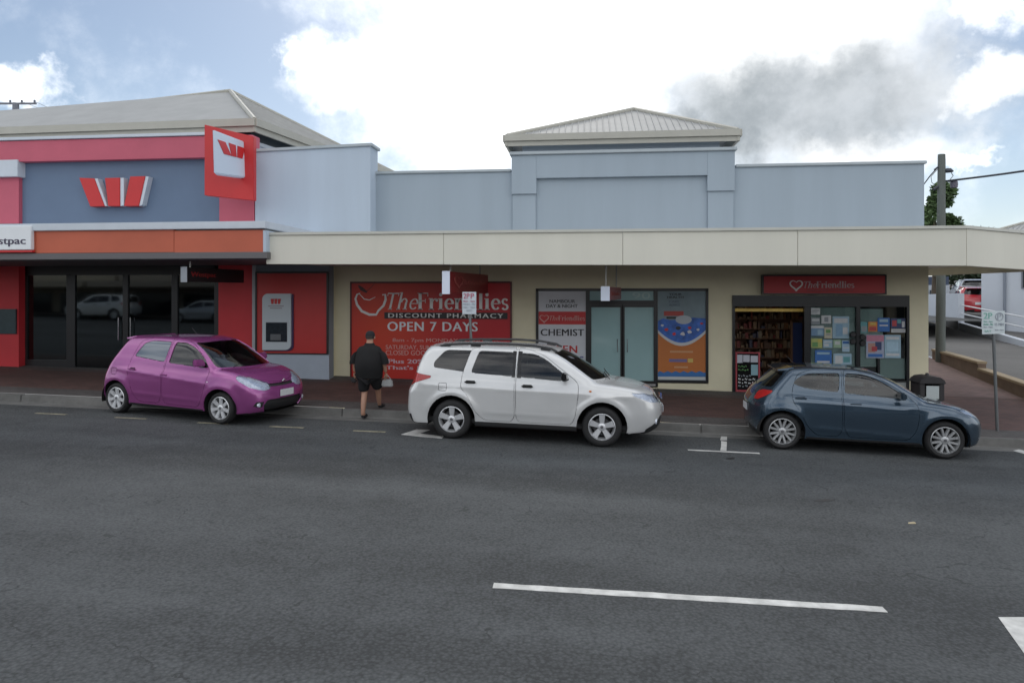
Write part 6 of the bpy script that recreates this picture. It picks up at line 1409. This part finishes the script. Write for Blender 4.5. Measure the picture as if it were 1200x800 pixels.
# polo shirt: loose, hanging over the shorts, short sleeves
Sh = [((0, .0, .84), (.27, .21)), ((0, .0, 1.00), (.295, .235)), ((0, .0, 1.16), (.285, .21)), ((0, .02, 1.31), (.24, .16)), ((0, .03, 1.44), (.115, .10)), ((0, .04, 1.485), (.078, .08)),
      ((-.22, .02, 1.345), (.095, .09)), ((-.295, .0, 1.20), (.095, .09)), ((-.325, .0, 1.06), (.095, .09)), ((.22, .02, 1.345), (.095, .09)), ((.295, .0, 1.20), (.095, .09)), ((.33, .01, 1.06), (.095, .09))]
def loft(mb, rings, n=28, fold=.012, cap_top=False):
    vs = []
    for j, (cx, cy, cz_, rx, ry, tx) in enumerate(rings):
        for k in range(n):
            a = 2*pi*k/n; f_ = 1+fold*(1-j/len(rings))*(sin(5*a+j*.9)+.6*sin(9*a-j*1.7)); q_ = abs(cos(a))**.85*(1 if cos(a) > 0 else -1), abs(sin(a))**.85*(1 if sin(a) > 0 else -1)
            vs.append((cx+rx*f_*q_[0], cy+ry*f_*q_[1], cz_+tx*cos(a)))
    fs = [(j*n+k, j*n+(k+1) % n, (j+1)*n+(k+1) % n, (j+1)*n+k) for j in range(len(rings)-1) for k in range(n)]
    mb.add(vs, fs)
sb_ = MB()
loft(sb_, [(0, .01, .80, .262, .20, 0), (0, 0, .93, .272, .225, 0), (0, 0, 1.02, .285, .24, 0), (0, 0, 1.12, .28, .235, 0), (0, .005, 1.22, .268, .205, 0), (0, .015, 1.31, .262, .175, 0), (0, .02, 1.37, .245, .15, 0), (0, .025, 1.42, .205, .125, 0), (0, .03, 1.45, .12, .10, 0), (0, .035, 1.485, .088, .088, 0), (0, .035, 1.50, .085, .085, 0)])
for sx in (-1, 1): loft(sb_, [(sx*.325, .005, 1.08, .080, .085, sx*-.0), (sx*.315, .005, 1.15, .082, .088, sx*-.01), (sx*.29, .01, 1.24, .085, .092, sx*-.03), (sx*.245, .015, 1.33, .088, .095, sx*-.05), (sx*.18, .02, 1.375, .08, .09, sx*-.05), (sx*.10, .02, 1.40, .06, .07, 0)], 16, .02)
sb_.build('polo_shirt', CLOTH, pn, smooth=True, local=True)
Sr = [((0, 0, .93), (.20, .17)), ((-.10, .0, .80), (.135, .145)), ((-.115, .01, .62), (.118, .12)), ((-.115, .015, .50), (.115, .11)), ((.11, .02, .80), (.135, .145)), ((.125, .12, .66), (.118, .12)), ((.13, .19, .56), (.112, .105))]
skin_mesh('shorts', Sr, [(0,1),(1,2),(2,3),(0,4),(4,5),(5,6)], SHORT, pn, 0)
for nx_, f0, f1 in (('l', (-.085, -.085, .045), (-.09, .09, .03)), ('r', (.112, .40, .175), (.118, .56, .16))):
    a_, b_ = Vector(f0)+Vector((0, -.075, 0)), Vector(f1)
    MB().tube([a_+Vector((0, 0, .0)), a_.lerp(b_, .2)+Vector((0, 0, .012)), a_.lerp(b_, .6), b_, b_+Vector((0, .03, -.004))], [.026, .046, .044, .038, .018], 10).build('shoe', mat('shoe_dark', (.02, .02, .022), .7), pn, smooth=True, local=True)
bgm = mat('bag_pale', (.30, .31, .31), .5, var=.12, vs=10, bump=.4, bs=10)
bg_ = empty('carrier_bag', pf0+Vector((.36, .06, .62)), 'pale grey carrier bag held in the right hand of the walking person', 'bag')
hh = .30
MB().hexa([(.19, .0, .50), (.47, .0, .50), (.47, .10, .50), (.19, .10, .50)], [(.23, .03, .70), (.44, .03, .70), (.44, .07, .70), (.23, .07, .70)]).build('bag_body', bgm, bg_, bevel=.03, smooth=True) if False else None
q = [(-.12, -.045, -.0), (.12, -.045, -.0), (.12, .045, -.0), (-.12, .045, -.0)]; q2 = [(-.10, -.02, .15), (.10, -.02, .15), (.10, .02, .15), (-.10, .02, .15)]
MB().hexa(q, q2).build('bag_body', bgm, bg_, bevel=.025, smooth=True, local=True)
for s_ in (-1, 1): MB().tube([(s_*.07, 0, .145), (s_*.03, 0, .20), (0, 0, .225)], .008, 6).build('bag_handle', bgm, bg_, smooth=True, local=True)
wl = empty('dark_pouch', pf0+Vector((-.32, .05, .72)), 'small black pouch held in the left hand of the walking person', 'pouch')
MB().box(-.075, .055, -.035, .035, -.03, .085).build('pouch_body', BLK, wl, bevel=.025, smooth=True, local=True)
# ------------------------------------------------------------------ side street: low wall, power pole, white buildings
TAN = mat('tan_capping', (.34, .27, .18), .8, var=.15, vs=3); BRK = mat('brown_wall', (.17, .12, .09), .85, var=.2, vs=4, bump=.3, bs=30)
lw = empty('low_wall', (W0.x, W0.y, gp(W0.x, W0.y)), 'low brown wall with tan stepped capping between the footpath and the side street', 'wall')
sn = Vector((sdir.y, -sdir.x, 0))
def wpt(s_, o_=0): p = Vector((W0.x, W0.y, 0))+sdir*s_+sn*o_; return p
Ltot = (Vector((W1.x, W1.y, 0))-Vector((W0.x, W0.y, 0))).length
seg = [(-3.4, -1.1), (-1.1, Ltot*.42), (Ltot*.42, Ltot)]
for i, (s0_, s1_) in enumerate(seg):
    z_ = lambda s_: gp(wpt(s_).x, wpt(s_).y)
    h0, h1 = (.34, .34) if i < 2 else (.42, .26)
    t0, t1 = z_(s0_)+h0, z_(s1_)+h1
    if i == 1: t0 += .0; t1 = z_(s1_)+.24
    def pr(s_, o_, zv): p = wpt(s_, o_); return (p.x, p.y, zv)
    MB().hexa([pr(s0_, -.02, z_(s0_)-.15), pr(s1_-.004, -.02, z_(s1_)-.15), pr(s1_-.004, .18, z_(s1_)-.15), pr(s0_, .18, z_(s0_)-.15)], [pr(s0_, -.02, t0), pr(s1_-.004, -.02, t1), pr(s1_-.004, .18, t1), pr(s0_, .18, t0)]).build('wall_body', BRK, lw)
    MB().hexa([pr(s0_, -.05, t0+.002), pr(s1_-.004, -.05, t1+.002), pr(s1_-.004, .21, t1+.002), pr(s0_, .21, t0+.002)], [pr(s0_, -.05, t0+.07), pr(s1_-.004, -.05, t1+.07), pr(s1_-.004, .21, t1+.07), pr(s0_, .21, t0+.07)]).build('capping', TAN, lw, bevel=.01)
WPOLE = mat('weathered_timber', (.13, .145, .135), .85, var=.2, vs=2, streak=.25, bump=.4, bs=20)
pb0 = ground_hit(1102, 424); Zp = Vector((-st, ct, 0)).dot(Vector((pb0.x, pb0.y, 0)))
pp = empty('power_pole', pb0, 'grey timber power pole with cables at the end of the pharmacy', 'pole')
ptop = PZ(1103.5, 181, Zp)
MB().tube([pb0-Vector((0, 0, .3)), pb0.lerp(ptop, .5), ptop], [.145, .13, .11], 14).build('pole_shaft', WPOLE, pp, smooth=True)
DKM = mat('dark_fitting', (.03, .035, .05), .5)
def pz(px, py, dz_=0): return PZ(px, py, Zp+dz_)
MB().tube([pz(1099, 196), pz(1095, 199)], .03, 6).build('insulator', DKM, pp); MB().tube([pz(1099, 219), pz(1094, 222)], .05, 8).build('insulator', DKM, pp)
c_ = pz(1110.5, 200); MB().lathe([(0, .08), (.10, .06), (.17, -.02), (.16, -.05), (0, -.05)], tuple(c_), 'z', 14).build('street_lamp_head', DKM, pp, smooth=True)
c_ = pz(1118, 216); MB().lathe([(0, .12), (.10, .10), (.115, 0), (.10, -.11), (0, -.12)], tuple(c_), 'z', 14).build('cable_drum', mat('drum_grey', (.13, .12, .16), .5), pp, smooth=True)
MB().tube([pz(1105, 200), pz(1110, 198)], .03, 6).build('bracket', DKM, pp); MB().tube([pz(1105, 212), pz(1118, 212.5)], .03, 6).build('bracket', DKM, pp)
MB().tube([pz(1114, 201), pz(1117, 206), pz(1113, 211)], .012, 5).build('jumper_wire', DKM, pp); MB().tube([pz(1099, 196), pz(1090, 206, 1), pz(1076, 225, 3)], .02, 5).build('cable', DKM, pp)
MB().tube([pz(1099, 198), pz(1091, 207), pz(1092, 214), pz(1098, 219)], .010, 5).build('jumper_wire', DKM, pp)
cab = empty('overhead_cable', pz(1111, 212), 'thick black overhead cable running from the power pole to the right edge', 'cable')
pts = [pz(1111+(1420-1111)*t, 212-62*t-10*sin(pi*t)*-1*.8, -6*t) for t in [i/14 for i in range(15)]]
MB().tube(pts, .032, 6).build('cable_strand', DKM, cab, smooth=True)
# left pole behind the bank
pl0 = PZ(18.5, 122, 36); lp = empty('power_pole', Vector((pl0.x, pl0.y, 0)), 'distant power pole with crossarm above the left end of the bank roof', 'pole')
MB().tube([(pl0.x, pl0.y, 0), (pl0.x, pl0.y, pl0.z+.05)], [.2, .15], 10).build('pole_shaft', mat('pole_far', (.16, .17, .20), .8), lp, smooth=True)
a_, b_ = PZ(-8, 121.5, 36), PZ(42.5, 121.5, 36); MB().tube([a_, b_], .055, 6).build('crossarm', mat('pole_far', (.16, .17, .20), .8), lp)
for px_ in (-3, 12, 25.5, 40.5):
    c_ = PZ(px_, 120, 36); MB().tube([c_-vz*.05, c_+vz*.12], .05, 8).build('insulator', mat('pole_far', (.16, .17, .20), .8), lp)
for k, (px_, e_) in enumerate(((25.5, (130, 150)), (40.5, (150, 158)))):
    a_ = PZ(px_, 119, 36); b_ = PZ(e_[0], e_[1], 60); w_ = empty('overhead_wire', a_, ['thin wire running right from the inner insulator of the left pole', 'thin wire running right from the end insulator of the left pole'][k], 'wire', 'thin wires over the bank roof')
    MB().tube([a_, a_.lerp(b_, .5)-vz*.4, b_], .012, 4).build('wire_strand', mat('wire_grey', (.2, .22, .25), .6), w_)
# white retaining wall and parking deck across the side street
WRE = mat('white_render', (.50, .54, .60), .8, var=.05, vs=1.0); WRS = mat('white_render_bright', (.56, .60, .66), .8, var=.05, vs=1.0)
b0, b1, b2 = ground_hit(1087, 374), ground_hit(1130, 387), ground_hit(1200, 405)
d1 = (b2-b1); d1.z = 0; d1.normalize(); bn_ = Vector((-d1.y, d1.x, 0)); bn_ = bn_ if bn_.y > 0 else -bn_
def cz(P): return Vector((-st, ct, 0)).dot(Vector((P.x, P.y, 0)))
def zat(py, P): return CH+(YH-py)/F*cz(P)
rw = empty('retaining_wall', b1, 'white rendered wall across the side street left of the red car', 'wall')
def vwall(name, m, par, P, Q, zt0, zt1, zb0, zb1, th_, n_):
    P, Q = Vector((P.x, P.y, 0)), Vector((Q.x, Q.y, 0)); T_ = n_*th_
    v = lambda p, z_: (p.x, p.y, z_)
    return MB().hexa([v(P, zb0), v(Q, zb1), v(Q+T_, zb1), v(P+T_, zb0)], [v(P, zt0), v(Q, zt1), v(Q+T_, zt1), v(P+T_, zt0)]).build(name, m, par)
b00 = b1+(b0-b1)*1.6
vwall('wall_body', WRE, rw, b00, b1, zat(346, b0), zat(343.5, b1), b00.z-1, b1.z-1, .25, bn_)
b3 = b1+d1*14
kw_ = empty('kerb_wall', b1, 'low white kerb wall with two pipe rails along the far side of the side street', 'wall')
vwall('wall_body', WRS, kw_, b1+bn_*.0+d1*.01, b3, zat(378, b1), zat(378, b1)+(zat(397.5, b2)-zat(378, b1))*((b3-b1).length/(b2-b1).length), b1.z-1.5, b3.z-2.5, .22, bn_)
# rails
RAILM = mat('rail_white', (.6, .62, .64), .4)
def rail(py0, py1, py2, off_=.10):
    p0 = PZ(1127, py0, cz(b1)-.05); p1 = PZ(1200, py1, cz(b2)-.05); d = p1-p0
    MB().tube([p0, p1, p1+d*1.5], .028, 8).build('rail', RAILM, kw_, smooth=True)
    return p0, p1
r0 = rail(357.5, 371.5, 0); r1 = rail(367.5, 383.5, 0)
for t in (.45, 1.15, 1.9):
    p = r0[0]+(r0[1]-r0[0])*t; MB().tube([p+vz*.02, p-vz*1.35], .022, 8).build('rail_post', RAILM, kw_, smooth=True)
# deck behind the rails with the red car
dk0 = b1+bn_*.3; zdk = zat(372, b1+bn_*3)
dk = MB(); q0, q1 = b1+bn_*.24-d1*6, b1+bn_*.24+d1*3.4
tag(dk.add([(q0.x, q0.y, zdk), (q1.x, q1.y, zdk), (q1.x+bn_.x*16, q1.y+bn_.y*16, zdk), (q0.x+bn_.x*16, q0.y+bn_.y*16, zdk)], [(0,1,2,3)]).build('car_park_floor', asphalt('deck', .05, .07)), kind='structure')
vwb = empty('white_building', ground_hit(1180, 392), 'white rendered building with downpipe across the side street at the right edge', 'building')
w0_ = PZ(1150, 350, cz(b1)+.9); w1_ = PZ(1290, 350, cz(b1)-2.6)
wd = (w1_-w0_); wd.z = 0; wd.normalize(); wn = Vector((-wd.y, wd.x, 0))
def wq(s_, z_, o_=0): p = Vector((w0_.x, w0_.y, 0))+wd*s_+wn*o_; return Vector((p.x, p.y, z_))
Lw = (Vector((w1_.x, w1_.y, 0))-Vector((w0_.x, w0_.y, 0))).length; Lw = max(Lw, 16.0); topz = zat(288, w0_)+.3
MB().hexa([wq(0, -1), wq(Lw, -1), wq(Lw, -1, 9), wq(0, -1, 9)], [wq(0, topz), wq(Lw, topz), wq(Lw, topz, 9), wq(0, topz, 9)]).build('wall', WRS, vwb)
sdp = None
for px_ in (1178,):
    u_ = (px_-600)/F
    # where the sight line meets the front
    dd = ray(px_, 342); A_ = Vector((w0_.x, w0_.y)); D_ = Vector((wd.x, wd.y)); det = dd.x*(-D_.y)+dd.y*D_.x; t_ = (A_.x*(-D_.y)+A_.y*D_.x)/det; sdp = (Vector((dd.x*t_, dd.y*t_))-A_).dot(D_)
p = wq(sdp, 0, -.08); MB().tube([(p.x, p.y, -.5), (p.x, p.y, topz)], .055, 8).build('downpipe', mat('pipe_grey', (.22, .25, .30), .6), vwb, smooth=True)
for s0_ in (sdp+.62, sdp+2.6):
    f_ = MB().hexa([wq(s0_, topz-2.3, -.04), wq(s0_+1.1, topz-2.3, -.04), wq(s0_+1.1, topz-2.3, .05), wq(s0_, topz-2.3, .05)], [wq(s0_, topz-.9, -.04), wq(s0_+1.1, topz-.9, -.04), wq(s0_+1.1, topz-.9, .05), wq(s0_, topz-.9, .05)]).build('window_frame', mat('far_frame', (.2, .22, .26), .5), vwb)
    MB().hexa([wq(s0_+.06, topz-2.24, -.05), wq(s0_+1.04, topz-2.24, -.05), wq(s0_+1.04, topz-2.24, -.042), wq(s0_+.06, topz-2.24, -.042)], [wq(s0_+.06, topz-.96, -.05), wq(s0_+1.04, topz-.96, -.05), wq(s0_+1.04, topz-.96, -.042), wq(s0_+.06, topz-.96, -.042)]).build('window_pane', mat('far_glass', (.03, .04, .05), .1), f_)
e0, e1 = wq(-.5, topz, -.5), wq(Lw+.5, topz, -.5); e2, e3 = wq(Lw+.5, topz, 9.5), wq(-.5, topz, 9.5); rz = wq(4.5, topz+2.0, 4.5), wq(Lw-4.5 if Lw > 9.5 else Lw*.6, topz+2.0, 4.5)
hip(vwb, (e0+vz*.01, e1+vz*.01), (e3+vz*.01, e2+vz*.01), (rz[0], rz[1]), ROOFM, GUTM, None)
an = wq(3.2, topz+1.7, 3); ae = empty('tv_antenna', an, 'thin antenna on the roof of the white building at the right edge', 'antenna')
MB().tube([an-vz*.4, an+vz*.55], .02, 5).build('mast', DKM, ae); MB().tube([an+vz*.5-wd*.7, an+vz*.5+wd*.7], .015, 5).build('boom', DKM, ae)
for i in range(5): q_ = an+vz*.5+wd*(-.6+.3*i); MB().tube([q_-wn*.3, q_+wn*.3], .01, 4).build('element', DKM, ae)
# far pale building beyond the pole
fb = empty('distant_building', PZ(1090, 345, 44), 'pale building with dark windows glimpsed between the pharmacy and the pole', 'building')
a_, b_ = PZ(1060, 372, 44), PZ(1110, 334, 44); box('wall', WRE, fb, a_.x, b_.x, a_.y, a_.y+5, a_.z-4, b_.z)
a_, b_ = PZ(1060, 334, 44), PZ(1110, 324, 44); box('upper_storey', mat('upper_dark', (.05, .07, .12), .4), fb, a_.x, b_.x, a_.y+.1, a_.y+5, a_.z, b_.z)
a_, b_ = PZ(1086, 346, 44), PZ(1097, 340, 44); box('window_pane', mat('far_glass', (.03, .04, .05), .1), fb, a_.x, b_.x, PZ(1090, 345, 44).y-.6, PZ(1090, 345, 44).y-.4, a_.z, b_.z)
# trees
def tree(name, base, h, cr, cz0, label, n=7000, leaf=.16, seed=1, m=None, group=None):
    rnd_ = random.Random(seed); o = empty(name, base, label, 'tree', group)
    tb = MB(); top = base+Vector((0, 0, h*.55)); tb.tube([base-vz*.3, base+vz*h*.3+Vector((.1, 0, 0)), top], [.22, .16, .10], 10)
    cl = []
    for k in range(26):
        a = rnd_.uniform(0, 2*pi); rr = cr*sqrt(rnd_.random())*.8; zc = cz0+rnd_.uniform(-.5, .5)*h*.62; f_ = 1-abs((zc-cz0)/(h*.36))**2*.5
        c_ = base+Vector((rr*cos(a)*f_, rr*sin(a)*f_, zc)); cl.append((c_, rnd_.uniform(.35, .75)*cr*.55))
        if k < 9: tb.tube([base+vz*h*rnd_.uniform(.25, .5), base.lerp(c_, .6)+vz*.6, c_], [.07, .045, .015], 6)
    tb.build('trunk', mat('bark', (.10, .08, .06), .9, var=.2, bump=.5, bs=12), o, smooth=True)
    lv = MB()
    for i in range(n):
        c_, r_ = rnd_.choice(cl); v = Vector((rnd_.gauss(0, 1), rnd_.gauss(0, 1), rnd_.gauss(0, .8))).normalized()*r_*rnd_.uniform(.45, 1.1); p = c_+v
        a = Vector((rnd_.uniform(-1, 1), rnd_.uniform(-1, 1), rnd_.uniform(-.6, .6))).normalized(); b = a.orthogonal().normalized(); b = (b*cos(i)+a.cross(b)*sin(i)); s_ = leaf*rnd_.uniform(.6, 1.3)
        lv.add([p-a*s_, p+b*s_*.42, p+a*s_, p-b*s_*.42], [(0,1,2,3)])
    f_ = lv.build('crown', m or mat('foliage', (.075, .13, .045), .7, var=.45, vs=1.5), o); f_['kind'] = 'stuff'
    return o
tp = PZ(1094, 380, 40); tree('leafy_tree', Vector((tp.x, tp.y, gp(tp.x, tp.y)-.5)), 8.2, 1.35, 5.2, 'green tree rising behind the grey power pole', 8000, .17, 3)
tp = PZ(1136, 380, 48); tree('leafy_tree', Vector((tp.x+1.0, tp.y, gp(tp.x, tp.y)-1.5)), 6.0, 3.6, 3.9, 'dark spreading tree beyond the white wall across the side street', 9000, .22, 5, mat('foliage_dark', (.03, .05, .022), .8, var=.4, vs=1.5))
# red car on the deck: a copy of the hatchback with another paint
rc = copy_tree(blue_car); rc['label'] = 'red car parked behind the rails beyond the side street'; rc['group'] = 'cars in the car park beyond'
RP = mat('red_paint', (.42, .02, .03), .25, coat=1); 
def repaint(o, src, dst):
    for s_ in o.material_slots:
        if s_.material == src: s_.link = 'OBJECT'; s_.material = dst
    for c_ in o.children: repaint(c_, src, dst)
repaint(rc, navy, RP)
cp0 = PZ(1141, 362, cz(b1)+2.6); rc.matrix_world = Matrix.Translation((cp0.x, cp0.y, zdk+.01)) @ Matrix.Rotation(R(70), 4, 'Z')
gc = copy_tree(blue_car); gc['label'] = 'grey car parked behind the red one beyond the side street'; gc['group'] = 'cars in the car park beyond'
repaint(gc, navy, mat('silver_paint', (.35, .37, .40), .3, metal=.5, coat=1)); cp1 = PZ(1138, 350, cz(b1)+6.5); gc.matrix_world = Matrix.Translation((cp1.x, cp1.y, zdk+.45)) @ Matrix.Rotation(R(70), 4, 'Z')
# ------------------------------------------------------------------ what stands across the road behind the viewer (seen in the glass and paint)
YO = -8.0
ok = tag(sheet('far_footpath', PAVG, -64, 60, YO-3.5, YO, lambda x, y: g(x, y)+.13, nx=20, ny=2), kind='structure')
for i, (x0, x1, h_, col) in enumerate(((-62, -48, 4.4, (.40, .42, .44)), (-47.7, -34.3, 4.2, (.42, .36, .28)), (-34, -20, 4.0, (.35, .30, .25)), (-19.7, -7, 3.8, (.45, .43, .38)), (-6.7, 6, 4.2, (.32, .22, .18)), (6.3, 19, 3.8, (.40, .42, .44)), (19.4, 34, 4.1, (.42, .36, .28)))):
    o = empty('shop_building', ((x0+x1)/2, YO-3.6, g((x0+x1)/2, YO)), ['grey shop across the road at the far left end of the row', 'sandy shop across the road next to the tan one', 'tan shop across the road opposite the bank', 'cream low shop across the road', 'brown brick shop across the road facing the pharmacy', 'grey low shop across the road', 'sandy shop across the road at the far right end of the row'][i], 'building', 'shops across the road')
    m = mat('opp_wall_%d' % i, col, .8, var=.1); box('wall', m, o, x0, x1, YO-11, YO-3.6, -1, h_)
    for k in range(3):
        a_ = x0+.6+k*(x1-x0-.6)/3; box('window_pane', mat('opp_glass', (.03, .035, .04), .08), o, a_, a_+(x1-x0)/3-.9, YO-3.6, YO-3.55, .6, 2.5)
    box('awning', mat('opp_awning_%d' % i, tuple(c*.8 for c in col), .6), o, x0, x1, YO-3.55, YO-.4, 2.95, 3.35)
for i, (cx, car, lab) in enumerate(((-31.5, white_car, 'white wagon parked across the road opposite the bank'), (-24.5, blue_car, 'silver hatchback parked across the road'), (2.5, blue_car, 'dark hatchback parked across the road behind the viewer'))):
    c_ = copy_tree(car); c_['label'] = lab; c_['group'] = 'cars parked across the road'
    if i == 1: repaint(c_, navy, MT['silver_paint'])
    c_.matrix_world = Matrix.Translation((cx, YO+1.2, g(cx, YO+1.2))) @ Matrix.Rotation(pi, 4, 'Z')
for o in list(bpy.data.objects):
    if o.type == 'MESH' and o.data.materials and False: pass
